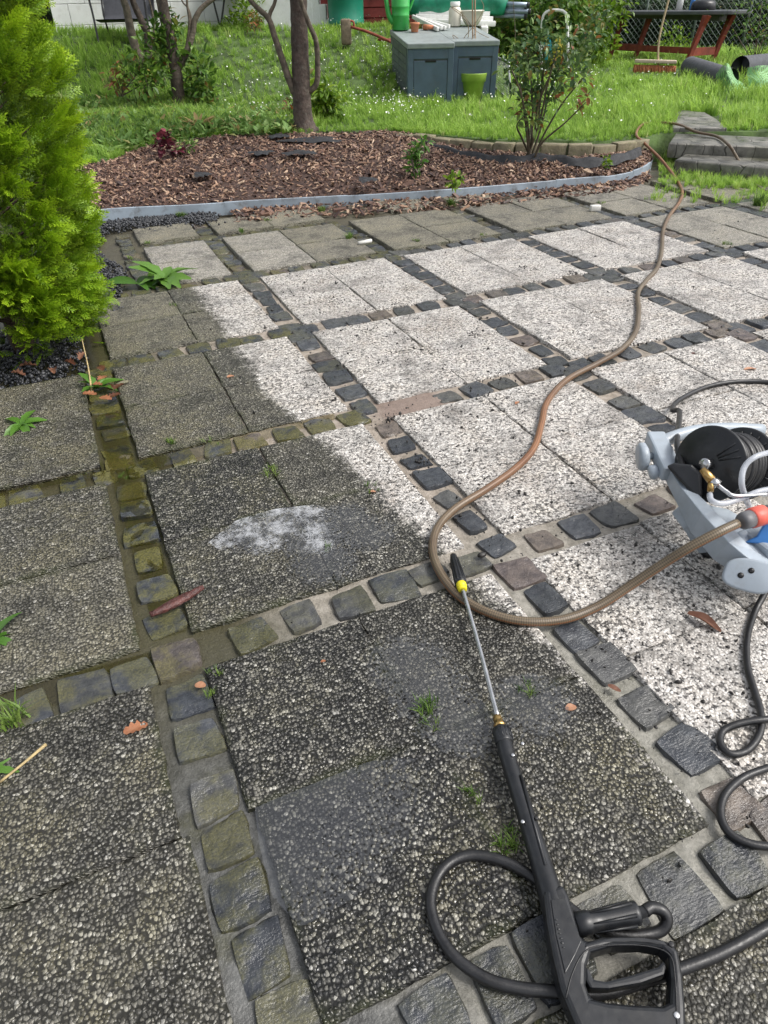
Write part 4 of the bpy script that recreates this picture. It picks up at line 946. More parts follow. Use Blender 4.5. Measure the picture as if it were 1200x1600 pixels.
# sprigs of grass and weed in the slab joints
def sprig(px, h, n, label, mat=M_GRASS, z=0.0):
    b = G(*px, z); P = b + rng.normal(0, 1, (n, 3)) * [0.012, 0.012, 0]
    return tag(scatter('joint_weed', CL_[:4], P, eul(n, np.zeros(n), np.zeros(n), rng.random(n) * 6.28), h * rng.uniform(0.6, 1.1, n)[:, None] * np.array([[1.3, 1.3, 1]]), mat), label, 'weed')
M_SPRIG = leafmat('joint_weed_leaves', [(0, (0.05, 0.11, 0.015)), (0.5, (0.11, 0.20, 0.03)), (1, (0.20, 0.28, 0.06))], 0.35, 0.5)
for px, h, n, lb_ in [((270, 692), 0.030, 7, 'green sprig in the mossy joint left of the puddle slab'), ((325, 690), 0.022, 4, 'tiny weed on the mossy cobbles right of the longer sprig'), ((425, 738), 0.035, 4, 'yellow green tuft in the joint above the foam'),
                      ((510, 860), 0.022, 3, 'tiny tuft on the slab right of the foam'), ((655, 1108), 0.045, 5, 'grass tuft in the slab joint left of the lance'), ((672, 1135), 0.028, 3, 'small reddish sprig just below the grass tuft by the lance'),
                      ((825, 1080), 0.030, 5, 'low weed on the slab right of the lance tube'), ((735, 1240), 0.030, 3, 'grass wisp left of the spray gun barrel'), ((790, 1310), 0.045, 6, 'grass tuft against the left of the spray gun barrel'),
                      ((18, 1130), 0.07, 4, 'thin grass on the mossy cobbles at the left edge'), ((340, 1050), 0.020, 4, 'weed at the crossing by the orange stone'), ((330, 1085), 0.022, 3, 'weed leaf below the orange stone'),
                      ((190, 745), 0.02, 5, 'sprig in the water at the mossy crossing'), ((592, 762), 0.022, 4, 'tuft beside the cleaned strip under the mortar seam'), ((705, 322), 0.075, 9, 'bright tuft by the edging above the far slabs'),
                      ((505, 330), 0.06, 8, 'weed tuft in the bark litter above the far slabs'), ((285, 340), 0.06, 10, 'weeds against the edging left of centre'), ((320, 325), 0.07, 9, 'weed leaning on the grey edging'),
                      ((378, 362), 0.035, 10, 'flat weed on the far left slab edge'), ((545, 372), 0.05, 9, 'weed in the washed out joint by the white pipe piece'), ((420, 345), 0.03, 5, 'weed tuft on the far slab joint'),
                      ((650, 378), 0.03, 5, 'yellowish tuft on the far mossy slab'), ((755, 368), 0.03, 4, 'small tuft at the rear edge of the white slabs'), ((205, 405), 0.035, 6, 'weed on the cobbles beside the conifer'),
                      ((268, 478), 0.025, 3, 'sprig in the slab joint below the large weed'), ((230, 380), 0.03, 5, 'sprig between the two left far slabs'), ((1135, 382), 0.03, 6, 'yellow green tuft in the right far joint'), ((1185, 322), 0.12, 8, 'tall weed at the right edge beside the hose end'), ((940, 318), 0.035, 5, 'tuft beside the white pipe offcut')]:
    sprig(px, h, n, lb_, M_SPRIG)

# ---- fallen leaves, bark bits
M_DEADLF = leafmat('dead_orange_leaf', [(0, (0.16, 0.06, 0.03)), (0.5, (0.36, 0.15, 0.075)), (1, (0.46, 0.25, 0.15))], 0.2, 0.5)
M_DEADBR = leafmat('dead_brown_leaf', [(0, (0.055, 0.022, 0.014)), (0.5, (0.12, 0.05, 0.03)), (1, (0.22, 0.11, 0.07))], 0.15, 0.35)
def dead(px, L, w, ang, mat, label, z=0.004, lobed=True, curl=0.25, name='fallen_leaf', rn=None):
    b = G(*px, z); n_ = 9; V = []; F = []
    for k in range(n_):
        t_ = k / (n_ - 1); hw = w / 2 * math.sin(math.pi * (0.06 + 0.88 * t_)) ** 0.8 * ((1.25 if k % 2 else 0.70) if lobed else 1.0)
        for s_ in (-1, -0.5, 0, 0.5, 1): V.append((t_ - 0.5, s_ * hw / 1.0, curl * (s_ * hw) ** 2 * 3 + 0.03 * math.sin(5 * t_ + s_)))
    for k in range(n_ - 1):
        for j in range(4): a = 5 * k + j; F.append([a, a + 1, a + 6, a + 5])
    V = np.array(V) * L; M = eul(1, np.array([rng.normal(0, .06)]), np.array([rng.normal(0, .06)]), np.array([math.radians(ang) + YAW]))[0]
    V = V @ M.T + b; V[:, 2] += max(0, 0.003 - V[:, 2].min())
    rn = rng.uniform(0.3, 0.9) if rn is None else rn
    return tag(obj(name, V, F, mat, None, True, {'rnd': np.clip(rn + rng.normal(0, .12, len(V)), 0, 1), 'tip': np.zeros(len(V))}), label, 'leaf')
dead((212, 1138), 0.050, 0.62, 25, M_DEADLF, 'torn orange oak leaf on the front left slab')
dead((313, 1071), 0.026, 0.75, -10, M_DEADLF, 'small round orange leaf on the wet cobbles of the left strip', lobed=False)
dead((892, 1106), 0.024, 0.8, 5, M_DEADLF, 'round orange leaf on the slab right of the lance', lobed=False, rn=0.9)
dead((505, 1033), 0.012, 0.7, 20, M_DEADLF, 'reddish leaf scrap in the middle of the front slab', lobed=False)
dead((1172, 577), 0.055, 0.35, 8, M_DEADLF, 'long orange leaf on the white slab at the right edge', lobed=False, curl=1.2)
dead((808, 629), 0.026, 0.6, 50, M_DEADLF, 'orange leaf on the white slab left of the hose', lobed=False)
dead((1100, 972), 0.085, 0.34, -48, M_DEADBR, 'curled dark brown leaf on the white slab below the washer', lobed=False, curl=1.8)
dead((1085, 552), 0.030, 0.6, 10, M_DEADBR, 'brown leaf scrap on the white slab above the reel')
dead((960, 1075), 0.03, 0.5, -40, M_DEADBR, 'brown leaf fragment on the dark cobble beside the cable', lobed=False)
dead((360, 588), 0.03, 0.7, 30, M_DEADLF, 'pinkish leaf flake on the grey slab near the conifer', lobed=False, rn=0.8)
dead((583, 768), 0.018, 0.8, 0, M_DEADLF, 'pale leaf flake by the cleaned strip', lobed=False, rn=1.0)
for k, (a, b) in enumerate([(160, 590), (172, 605), (150, 600), (178, 618), (165, 622), (158, 575), (140, 615), (185, 603)]):
    dead((a, b), 0.055, 0.6, rng.uniform(0, 360), M_DEADBR if k % 2 else M_DEADLF, ['brown leaf of the heap lying under the straw stalk', 'brown leaf right of centre in the heap', 'orange brown leaf at the left of the heap', 'dark brown leaf at the right foot of the heap', 'orange brown leaf at the foot of the heap', 'brown leaf at the heap head by the gravel', 'leaf lying on the slab left of the heap', 'brown leaf beside the flat greenish stone'][k], z=0.012 + 0.004 * k, rn=0.35)['group'] = 'leaf heap at the strip head'
for k, (a, b) in enumerate([(45, 575), (85, 583), (110, 570), (130, 560), (30, 588)]):
    dead((a, b), 0.07, 0.45, rng.uniform(0, 360), M_DEADBR, ['dry leaf on the gravel below the conifer, second from left', 'dry leaf in the middle of the gravel strip', 'dry leaf on the gravel right of the middle one', 'dry leaf at the gravel corner behind the straw stalk', 'leftmost dry leaf on the gravel'][k], z=-0.005, curl=1.2)['group'] = 'leaves under the conifer'
b0 = G(235, 962, 0.012); b1 = G(318, 918, 0.020); M_BARKP = simple('wet_bark_piece', (0.085, 0.030, 0.025), 0.35, var=0.4, scale=60, bump=0.6, bscale=120)
ax = b1 - b0; L = np.linalg.norm(ax); ax /= L; pr_ = np.cross([0, 0, 1.0], ax); V = []; F = []
for k in range(10):
    t_ = k / 9; hw = 0.017 * math.sin(math.pi * (0.08 + 0.86 * t_)) ** 0.7
    for s_, z_ in ((-1, 0), (-0.5, 0.006), (0.3, 0.009), (1, 0.001), (0.3, -0.002), (-0.5, -0.004)): V.append(b0 + ax * L * t_ + pr_ * s_ * hw + np.array([0, 0, z_ + rng.normal(0, .0008)]))
for k in range(9):
    for j in range(6): a = 6 * k; F.append([a + j, a + (j + 1) % 6, a + 6 + (j + 1) % 6, a + 6 + j])
F += [list(range(6))[::-1], [54 + j for j in range(6)]]
tag(obj('bark_strip', np.array(V), F, M_BARKP), 'long dark red strip of bark lying across the mossy cobbles', 'bark')
M_WHITEPL = simple('weathered_white_plastic', (0.62, 0.61, 0.57), 0.5, var=0.08, scale=20, dirt=(0.25, 0.22, 0.17), dirt_amt=0.5)
a = G(560, 380, 0.012); b = G(580, 376, 0.012); v, f = tube(np.array([a, b]), 0.012, 10)
tag(obj('pipe_offcut', v, f, M_WHITEPL), 'small white pipe piece in the washed out joint', 'pipe')
v, f = boxm(G(930, 325, 0.02), (0.075, 0.04, 0.04), frame((0, 0, 1), (0.3, 1, 0)), 0.006)
tag(obj('plastic_offcut', v, f, M_WHITEPL), 'white plastic block lying on the far right slabs', 'plastic piece')
M_STONE = simple('mossy_stone', (0.20, 0.185, 0.12), 0.7, var=0.3, scale=30, bump=0.5, bscale=80, dirt=(0.08, 0.09, 0.03), dirt_amt=0.6)
pv, pf = pebble(3, 2); q = G(190, 597, 0.008)
tag(obj('flat_stone', pv * [0.055, 0.05, 0.03] + q, [list(x_) for x_ in pf], M_STONE), 'flat greenish stone beside the leaf heap', 'stone')
pv, pf = pebble(5, 2); q = G(753, 867, 0.010)
tag(obj('dirt_clod', pv * [0.028, 0.024, 0.03] + q, [list(x_) for x_ in pf], M_DIRT), 'black clod of dirt on the cobbles right of the nozzle', 'dirt clod')
st_ = np.array([G(143, 612, 0.01), G(138, 575, 0.06), G(128, 530, 0.13)]); v, f = tube(st_, [0.004, 0.003, 0.002], 5, 10)
M_STRAW = simple('dry_straw', (0.38, 0.29, 0.14), 0.7, var=0.2, scale=40)
tag(obj('dry_stalk', v, f, M_STRAW), 'dry upright straw stalk at the corner of the conifer bed', 'stalk')
v, f = tube(np.array([G(0, 1222, 0.012), G(40, 1190, 0.02), G(72, 1163, 0.02)]), [0.003, 0.003, 0.004], 5, 10)
tag(obj('pale_stalk', v, f, M_STRAW), 'pale straw coloured stalk lying at the left edge', 'stalk')

# ---- water films
def water_material(name, foam=False):
    t = NT(name); P = t.pos()
    wn_ = t.n('TexNoise', {'Vector': P, 'Scale': 130.0, 'Detail': 1.0})
    off = t.n('VectorMath', {0: wn_.outputs['Color'], 1: (0.5, 0.5, 0.5)}, operation='SUBTRACT').outputs[0]
    Pd = t.n('VectorMath', {0: off, 1: (0.006, 0.006, 0.006), 2: P}, operation='MULTIPLY_ADD').outputs[0]
    vo = t.n('TexVoronoi', {'Vector': Pd, 'Scale': 142.0, 'Randomness': 1.0}, voronoi_dimensions='2D', feature='F1')
    r = t.n('SeparateColor', {0: vo.outputs['Color']}).outputs[2]
    edge = t.attr('edge')                                    # 1 in the middle of the film, 0 at its rim
    depth = t.math('MULTIPLY_ADD', t.noise(P, 18.0, 4), 0.5, t.math('MULTIPLY_ADD', edge, 1.05, -0.54))
    poke = t.math('SUBTRACT', t.math('MULTIPLY', t.math('SUBTRACT', 1.0, vo.outputs['Distance']), t.math('MULTIPLY_ADD', r, 0.85, 0.25)), 0.38)
    cover = t.math('MULTIPLY', t.rng(t.math('SUBTRACT', depth, poke), -0.14, 0.30, 0.0, 0.55), t.rng(edge, 0.0, 0.45))
    fr_ = t.n('Fresnel', {'IOR': 1.70})
    gl = t.n('BsdfGlossy', {'Color': (1, 1, 1, 1), 'Roughness': 0.05, 'Normal': t.bump(t.noise(P, 30.0, 3), 0.22, 0.004)})
    tr = t.n('BsdfTransparent', {'Color': (0.93, 0.94, 0.95, 1)})
    murk_sheen = t.n('BsdfDiffuse', {'Color': (0.30, 0.315, 0.345, 1)}); tr = t.n('MixShader', {0: 0.13, 1: tr.outputs[0], 2: murk_sheen.outputs[0]})  # cloudy wash water; its blue grey also stands in for reflected sky
    mx = t.n('MixShader', {0: fr_.outputs[0], 1: tr.outputs[0], 2: gl.outputs[0]})
    clear = t.n('BsdfTransparent')
    res = t.n('MixShader', {0: cover, 1: clear.outputs[0], 2: mx.outputs[0]})
    if foam:
        v2 = t.n('TexVoronoi', {'Vector': t.n('VectorMath', {0: t.n('TexNoise', {'Vector': P, 'Scale': 25.0}).outputs['Color'], 1: (0.03, 0.03, 0.0), 2: P}, operation='MULTIPLY_ADD').outputs[0], 'Scale': 75.0}, voronoi_dimensions='2D', feature='DISTANCE_TO_EDGE')
        line = t.math('SUBTRACT', 1.0, t.rng(v2.outputs['Distance'], 0.02, 0.13))
        fmask = t.attr('foam')
        fm = t.math('MULTIPLY', t.math('MULTIPLY', line, t.rng(t.math('ADD', t.noise(P, 30.0, 4, 0.65), t.math('MULTIPLY_ADD', fmask, 0.5, -0.35)), 0.42, 0.72)), 0.36, clamp=True)
        fm = t.math('MAXIMUM', fm, t.math('MULTIPLY', t.rng(t.math('ADD', t.noise(P, 45.0, 4, 0.7), t.math('MULTIPLY_ADD', fmask, 0.5, -0.38)), 0.42, 0.80), 0.42), clamp=True)
        di = t.n('BsdfDiffuse', {'Color': (0.75, 0.77, 0.80, 1)})
        res = t.n('MixShader', {0: fm, 1: res.outputs[0], 2: di.outputs[0]})
    t.t.links.new(res.outputs[0], t.out.inputs['Surface']); return t.m
M_WATER = water_material('puddle_water'); M_FOAM = water_material('foamy_water', True)
def puddle(name, poly, z, mat, foam=None, deep=None, reach=0.3):
    pts = np.array([G(a, b, z) for a, b in poly])[:, :2]; c = pts.mean(0); m = len(pts)
    ring = spline(np.vstack([pts, pts[:1]]), 64)[:-1] if False else np.array([[np.interp(t_ % m, np.arange(m + 1), np.append(pts[:, i], pts[0, i])) for i in (0, 1)] for t_ in np.linspace(0, m, 64, endpoint=False)])
    V = [[*c, z]]; E = [1.0]; Fo = [0.5]; rr = np.linspace(0, 1, 12)[1:]
    for r in rr:
        for q in ring: V.append([*(c + (q - c) * r), z]); E.append(1 - r ** 2.2)
    F = [[0, 1 + k, 1 + (k + 1) % 64] for k in range(64)]
    for i in range(len(rr) - 1):
        for k in range(64): a = 1 + i * 64; F.append([a + k, a + 64 + k, a + 64 + (k + 1) % 64, a + (k + 1) % 64])
    if np.sum(ring[:, 0] * np.roll(ring[:, 1], -1) - np.roll(ring[:, 0], -1) * ring[:, 1]) < 0: F = [q_[::-1] for q_ in F]
    V = np.array(V); dp = np.array([G(*q) for q in deep])[:, :2]; dd_ = np.min(np.linalg.norm(V[:, None, :2] - dp[None], axis=2), axis=1); at = {'edge': np.clip(1.05 - dd_ / reach, 0, 1)}
    if foam:
        fp = np.array([G(*q) for q in foam])[:, :2]
        dmin = np.min(np.linalg.norm(V[:, None, :2] - fp[None], axis=2), axis=1); at['foam'] = np.clip(1.15 - dmin / 0.10, 0, 1)
    return tag(obj(name, V, F, mat, None, True, at), kind='structure')
puddle('foamy_puddle', [(325, 848), (370, 812), (430, 795), (492, 788), (530, 800), (560, 860), (560, 925), (500, 925), (430, 900), (375, 880)], 0.0042, M_FOAM, [(345, 845), (380, 815), (430, 799), (470, 795), (487, 802), (492, 830), (497, 850), (390, 830), (420, 850), (440, 825)], [(400, 835), (450, 820), (490, 850), (505, 880)], 0.125)
puddle('puddle', [(398, 1262), (450, 1240), (520, 1212), (575, 1190), (660, 1180), (720, 1230), (660, 1310), (560, 1400), (470, 1450), (425, 1400), (405, 1320)], 0.0046, M_WATER, None, [(415, 1272), (450, 1255), (500, 1232), (425, 1310)], 0.26)
puddle('puddle', [(540, 985), (640, 955), (700, 985), (735, 1070), (830, 1050), (960, 1090), (930, 1180), (800, 1200), (700, 1180), (600, 1120)], 0.0050, M_WATER, None, [(640, 1040), (670, 1080), (715, 1130), (830, 1100)], 0.125)
puddle('puddle', [(500, 780), (600, 760), (680, 820), (690, 880), (560, 915), (500, 860)], 0.0044, M_WATER, None, [(540, 815), (575, 835)], 0.11)
# standing water in the mossy strips
def strip_water(poly, z):
    pts = np.array([G(a, b, z) for a, b in poly]); pts = pts[::-1] if np.sum(pts[:, 0] * np.roll(pts[:, 1], -1) - np.roll(pts[:, 0], -1) * pts[:, 1]) < 0 else pts; return tag(obj('strip_water', pts, [list(range(len(pts)))], M_STW), kind='structure')
t = NT('standing_water'); fr_ = t.n('Fresnel', {'IOR': 1.4}); gl = t.n('BsdfGlossy', {'Color': (1, 1, 1, 1), 'Roughness': 0.03, 'Normal': t.bump(t.noise(t.pos(), 35.0, 2), 0.05, 0.004)}); tr = t.n('BsdfTransparent', {'Color': (0.93, 0.91, 0.80, 1)})
mx = t.n('MixShader', {0: fr_.outputs[0], 1: tr.outputs[0], 2: gl.outputs[0]}); t.t.links.new(mx.outputs[0], t.out.inputs['Surface']); M_STW = t.m
strip_water([(148, 650), (188, 640), (290, 985), (245, 1000)], -0.0095)
strip_water([(-40, 745), (160, 718), (165, 742), (-40, 782)], -0.0100)
strip_water([(215, 712), (520, 640), (525, 655), (222, 738)], -0.0085)
strip_water([(-40, 1095), (235, 1018), (245, 1050), (-40, 1140)], -0.0095)

# ================================================================== PRESSURE WASHER, HOSES, LANCE
def hose_mat():
    t = NT('braided_garden_hose'); at = t.attr('along'); ar = t.attr('round')
    s1 = t.math('SINE', t.math('MULTIPLY_ADD', at, 560.0, t.math('MULTIPLY', ar, 6.2832 * 5))); s2 = t.math('SINE', t.math('MULTIPLY_ADD', at, 560.0, t.math('MULTIPLY', ar, -6.2832 * 5)))
    w = t.math('MULTIPLY_ADD', t.math('MULTIPLY', s1, s2), 0.5, 0.5)
    base = t.mix(t.rng(t.noise(t.pos(), 3.0, 4), 0.35, 0.65), (0.135, 0.095, 0.055), (0.21, 0.165, 0.105))
    rust = t.rng(t.attr('rust'), 0.2, 0.8); base = t.mix(t.math('MULTIPLY', rust, 0.85), base, t.mix(t.rng(t.noise(t.pos(), 9.0, 4), 0.35, 0.65), (0.27, 0.095, 0.030), (0.40, 0.17, 0.065)))
    st = t.math('MULTIPLY', t.rng(t.math('COSINE', t.math('MULTIPLY', ar, 6.2832 * 2)), 0.90, 0.98), 0.75); base = t.mix(st, base, (0.42, 0.14, 0.045))
    col = t.mix(t.math('MULTIPLY', w, 0.8), base, (0.028, 0.022, 0.017))
    t.P(Base_Color=col, Roughness=0.38, Normal=t.bump(w, 0.25, 0.002)); return t.m
M_HOSE = hose_mat()
def hose(name, P, r, mat, n=400, seg=12, rust=None):
    Q = spline(np.asarray(P), n); V, F = tube(Q, r, seg); al = np.concatenate([[0], np.cumsum(np.linalg.norm(np.diff(Q, axis=0), axis=1))])
    return obj(name, V, F, mat, None, True, {'along': np.repeat(al, seg), 'round': np.tile(np.arange(seg) / seg, n), 'rust': np.repeat(rust if rust is not None else np.zeros(n), seg)})
R_ = 0.0118
conn = G(1180, 806, 0.165)
hp = [G(1152, 818, 0.225), G(1120, 833, 0.215), G(1078, 855, 0.18), G(1030, 885, 0.12), G(985, 915, 0.065), G(935, 947, 0.025), G(880, 968, R_), G(820, 971, R_), G(765, 958, R_), G(718, 932, R_), G(688, 895, R_ + .004), G(676, 858, R_ + .004), G(684, 824, R_), G(712, 794, R_), G(760, 764, R_), G(805, 732, R_), G(834, 700, R_), G(846, 662, R_), G(855, 628, R_), G(885, 594, R_), G(935, 567, R_), G(972, 545, R_), G(993, 518, R_), G(998, 485, R_), G(997, 458, R_), G(1010, 438, R_), G(1027, 418, R_), G(1034, 390, R_), G(1036, 362, R_), G(1044, 340, R_), G(1060, 318, R_), G(1066, 302, R_ + .002), G(1060, 285, R_ + .004), G(1048, 268, 0.04), G(1030, 246, 0.11), G(1008, 225, 0.17), G(994, 210, 0.22)]
hp += [p_ + np.array([0, 0, 0.045]) for p_ in (GL(1004, 202), GL(1030, 200), GL(1058, 203))] + [G(1088, 206, 0.225), G(1120, 213, 0.215), G(1138, 226, 0.21), G(1148, 240, 0.15), G(1160, 262, 0.07), G(1176, 284, 0.014), G(1196, 298, 0.012), G(1230, 310, 0.012), G(1280, 330, 0.012)]
nh = 520; tt = np.linspace(0, 1, nh); rust = np.clip(np.exp(-((tt - 0.66) / 0.10) ** 2) + 0.5 * np.exp(-((tt - 0.24) / 0.05) ** 2) + 0.25, 0, 1)
h_ = hose('garden_hose', hp, R_, M_HOSE, nh, 12, rust)
tag(h_, 'brown braided garden hose winding from the washer across the patio to the steps', 'garden hose')

# spray gun lying on its side
gun = empty('spray_gun', G(900, 1500, 0.0))
ZB = 0.034
def gp(px, py, z=ZB): return G(px, py, z)
A0 = gp(789, 1165); A1 = gp(868, 1425)
v, f = tube(np.array([gp(786, 1148), gp(790, 1170), gp(797, 1195), gp(830, 1300), gp(858, 1390), gp(870, 1432)]), [0.0155, 0.0165, 0.0165, 0.0175, 0.0205, 0.022], 18, 30); barrel = obj('barrel', v, f, M_BLACKPL, gun)
ax = A1 - A0; ax /= np.linalg.norm(ax); side = np.cross([0, 0, 1.0], ax)
ridge0, ridge1 = gp(812, 1218) + np.array([0, 0, 0.0165]), gp(850, 1360) + np.array([0, 0, 0.019])
v, f = tube(np.array([ridge0, ridge1]), [0.0022, 0.003], 6); obj('rib', v, f, M_BLACKPL, barrel)
Gn = frame(ax)
prof = [(0.013, -0.004), (0.0185, 0.0), (0.0195, 0.012), (0.0185, 0.030), (0.0175, 0.033), (0.014, 0.034)]
v, f = lathe(prof, gp(783, 1140), gp(789, 1165) - gp(783, 1140), 28); v2 = v.copy()
coll = obj('lock_collar', v, f, M_BLACKPL, gun)
parts = []
for k in range(14):
    a_ = k * math.pi * 2 / 14; d_ = Gn[:, 0] * math.cos(a_) + Gn[:, 1] * math.sin(a_); b_ = gp(783, 1140) + d_ * 0.0185 + ax * 0.004; parts.append(tube(np.array([b_, b_ + ax * 0.022]), 0.0016, 5))
v, f = join(parts); obj('grip_ribs', v, f, M_BLACKPL, coll)
v, f = lathe([(0.006, 0), (0.009, 0.002), (0.0105, 0.012), (0.010, 0.020), (0.0125, 0.021), (0.0125, 0.028)], gp(776, 1118), gp(783, 1140) - gp(776, 1118), 6); obj('brass_nut', v, f, M_BRASS, gun)
for px_, py_ in ((800, 1188), (815, 1170), (815, 1292), (836, 1286), (882, 1428), (891, 1462)):
    q = gp(px_, py_) + np.array([0, 0, 0.0185]); v, f = lathe([(0.0035, -0.004), (0.0035, 0.0006), (0.0022, 0.0009)], q, (0, 0, 1), 10); obj('screw', v, f, M_RUBBER if px_ > 816 else M_STEEL, gun)
MG = np.stack([RT, FW, [0, 0, 1.0]], 1); og = gp(900, 1500)
def outl(pts): return [((gp(a, b) - og) @ RT, (gp(a, b) - og) @ FW) for a, b in pts]
body = [(846, 1398), (852, 1450), (862, 1505), (873, 1552), (892, 1598), (908, 1632), (940, 1655), (1010, 1660), (1058, 1652), (1068, 1625), (1067, 1580), (1063, 1530), (1056, 1494), (1046, 1479), (1020, 1472), (975, 1469), (938, 1471), (912, 1478), (904, 1468), (898, 1445), (888, 1410), (878, 1388)]
hole = [(921, 1494), (955, 1484), (1000, 1483), (1030, 1488), (1041, 1500), (1044, 1535), (1042, 1572), (1030, 1578), (985, 1576), (945, 1572), (920, 1566), (913, 1545), (914, 1515)]
v, f = prism(outl(body), MG, og, 0.040, 0.0085, outl(hole), 3); b_ = obj('body', v, f, M_BLACKPL, gun, smooth=False)
panel = [(858, 1415), (866, 1470), (880, 1530), (896, 1500), (905, 1480), (892, 1445), (880, 1412)]
v, f = prism(outl(panel), MG, og + np.array([0, 0, 0.0205]), 0.003, 0.001); obj('side_panel', v, f, M_BLACKPL, b_, smooth=False)
seam = [gp(a, b, ZB + 0.0204) for a, b in [(1058, 1600), (1055, 1530), (1046, 1492), (1010, 1478), (950, 1477), (915, 1486), (895, 1520), (884, 1560)]]
v, f = tube(np.array(seam), 0.0012, 5, 40); obj('seam_line', v, f, M_RUBBER, b_)
q = gp(1052, 1594) + np.array([0, 0, 0.021]); v, f = lathe([(0.0045, -0.004), (0.0045, 0.0006), (0.003, 0.001)], q, (0, 0, 1), 12); obj('screw', v, f, M_STEEL, gun)
q = gp(1044, 1484) + np.array([0, 0, 0.021]); v, f = lathe([(0.0045, -0.004), (0.0045, 0.0006), (0.003, 0.001)], q, (0, 0, 1), 12); obj('screw', v, f, M_RUBBER, gun)
for k in range(7):
    q = gp(869 + 1.9 * k, 1437 + 7.2 * k, ZB + 0.0224); v, f = boxm(q, (0.0042, 0.0016 + 0.0008 * (k % 3), 0.0012), np.stack([RT, FW, [0, 0, 1.0]], 1), 0.0003, 1); obj('raised_mark', v, f, M_BLACKPL, b_)
trig = [(911, 1512), (913, 1535), (920, 1548), (950, 1549), (1000, 1540), (1036, 1527), (1040, 1512), (1034, 1504), (1026, 1514), (985, 1527), (945, 1537), (926, 1534), (919, 1518)]
v, f = prism(outl(trig), MG, og, 0.022, 0.004, None, 2); obj('trigger', v, f, M_BLACKPL, gun, smooth=False)
c0, c1 = gp(897, 1446), gp(998, 1426); cax = c1 - c0; L = np.linalg.norm(cax)
v, f = lathe([(0.012, 0), (0.0185, 0.002), (0.019, 0.024), (0.0165, 0.028), (0.0155, L * 0.45), (0.0185, L * 0.92), (0.0185, L * 0.97), (0.010, L), (0.0085, L + 0.014)], c0, cax, 20); hc = obj('hose_connector', v, f, M_BLACKPL, gun)
v, f = lathe([(0.0155, -0.001), (0.0155, 0.004)], c0 - cax / L * 0.004, cax, 20); obj('brass_ring', v, f, M_BRASS, hc)
parts = []; fm_ = frame(cax)
for k in range(6):
    a_ = k * math.pi / 3; d_ = fm_[:, 0] * math.cos(a_) + fm_[:, 1] * math.sin(a_); parts.append(tube(np.array([c0 + cax * 0.22 + d_ * 0.0160, c0 + cax * 0.9 + d_ * 0.0185]), [0.0012, 0.0035], 5))
v, f = join(parts); obj('grip_ribs', v, f, M_BLACKPL, hc)
tag(gun, 'black trigger spray gun lying on its side at the front of the patio', 'spray gun')
# lance
lance = empty('spray_lance', G(745, 1000, 0.0))
n0, n1_ = gp(722, 918, 0.030), gp(778, 1122, ZB); v, f = tube(np.array([n0, gp(748, 1008, 0.032), n1_]), 0.0056, 12, 24); obj('steel_tube', v, f, M_STEEL, lance)
M_YEL = simple('yellow_plastic', (0.72, 0.62, 0.02), 0.4, var=0.08, scale=60)
tip_ = gp(708, 868, 0.024); nax = tip_ - n0; Ln = np.linalg.norm(nax)
v, f = lathe([(0.007, -0.006), (0.0115, -0.005), (0.0120, 0.0), (0.0105, 0.004), (0.0130, 0.005), (0.0130, 0.018), (0.0115, 0.020)], n0 - nax / Ln * 0.004, nax, 20); obj('yellow_ring', v, f, M_YEL, lance)
v, f = lathe([(0.0125, 0.014), (0.0150, 0.018), (0.0155, 0.030), (0.0135, 0.05), (0.0105, Ln * 0.9), (0.0085, Ln), (0.004, Ln + 0.001)], n0, nax, 20); noz = obj('nozzle', v, f, M_BLACKPL, lance)
parts = []; fm_ = frame(nax)
for k in range(12):
    a_ = k * math.pi / 6; d_ = fm_[:, 0] * math.cos(a_) + fm_[:, 1] * math.sin(a_); u_ = nax / Ln; parts.append(tube(np.array([n0 + u_ * 0.020 + d_ * 0.0150, n0 + u_ * 0.035 + d_ * 0.0150, n0 + u_ * Ln * 0.88 + d_ * 0.0108]), [0.0014, 0.0018, 0.0012], 5))
v, f = join(parts); obj('nozzle_ribs', v, f, M_BLACKPL, noz)
tag(lance, 'steel spray lance with yellow ring and black nozzle on the slabs', 'spray lance')
# high pressure hose of the gun
rb = 0.0098
hpp = [c1 + cax / L * 0.010, gp(1018, 1418, 0.034), gp(1036, 1424, 0.030), gp(1042, 1440, 0.020), gp(1028, 1456, rb), gp(985, 1462, rb), gp(935, 1450, rb), gp(885, 1415, rb), gp(838, 1374, rb), gp(785, 1345, rb), gp(732, 1337, rb), gp(694, 1356, rb), gp(674, 1398, rb), gp(680, 1445, rb), gp(708, 1492, rb), gp(755, 1527, rb), gp(805, 1543, rb), gp(860, 1549, rb), gp(940, 1552, rb), gp(1010, 1532, rb), gp(1070, 1512, rb), gp(1130, 1488, rb), gp(1195, 1452, rb), gp(1260, 1410, rb), gp(1330, 1360, rb)]
o = hose('pressure_hose', hpp, rb, M_RUBBER, 260, 12); tag(o, 'thick black pressure hose looping under the spray gun', 'hose')
rc_ = 0.0078
cp = [G(1205, 900, 0.06), G(1196, 925, 0.03), G(1180, 955, rc_), G(1168, 995, rc_), G(1168, 1040, rc_), G(1179, 1080, rc_), G(1189, 1115, rc_ + .004), G(1187, 1146, rc_ + .002), G(1168, 1172, rc_), G(1142, 1178, rc_), G(1126, 1162, rc_), G(1130, 1142, rc_), G(1158, 1130, rc_ + .008), G(1200, 1124, rc_ + .012), G(1255, 1122, rc_), G(1290, 1150, rc_), G(1255, 1185, rc_), G(1200, 1200, rc_), G(1160, 1216, rc_), G(1133, 1242, rc_), G(1126, 1272, rc_), G(1138, 1300, rc_), G(1168, 1317, rc_), G(1205, 1323, rc_), G(1280, 1325, rc_)]
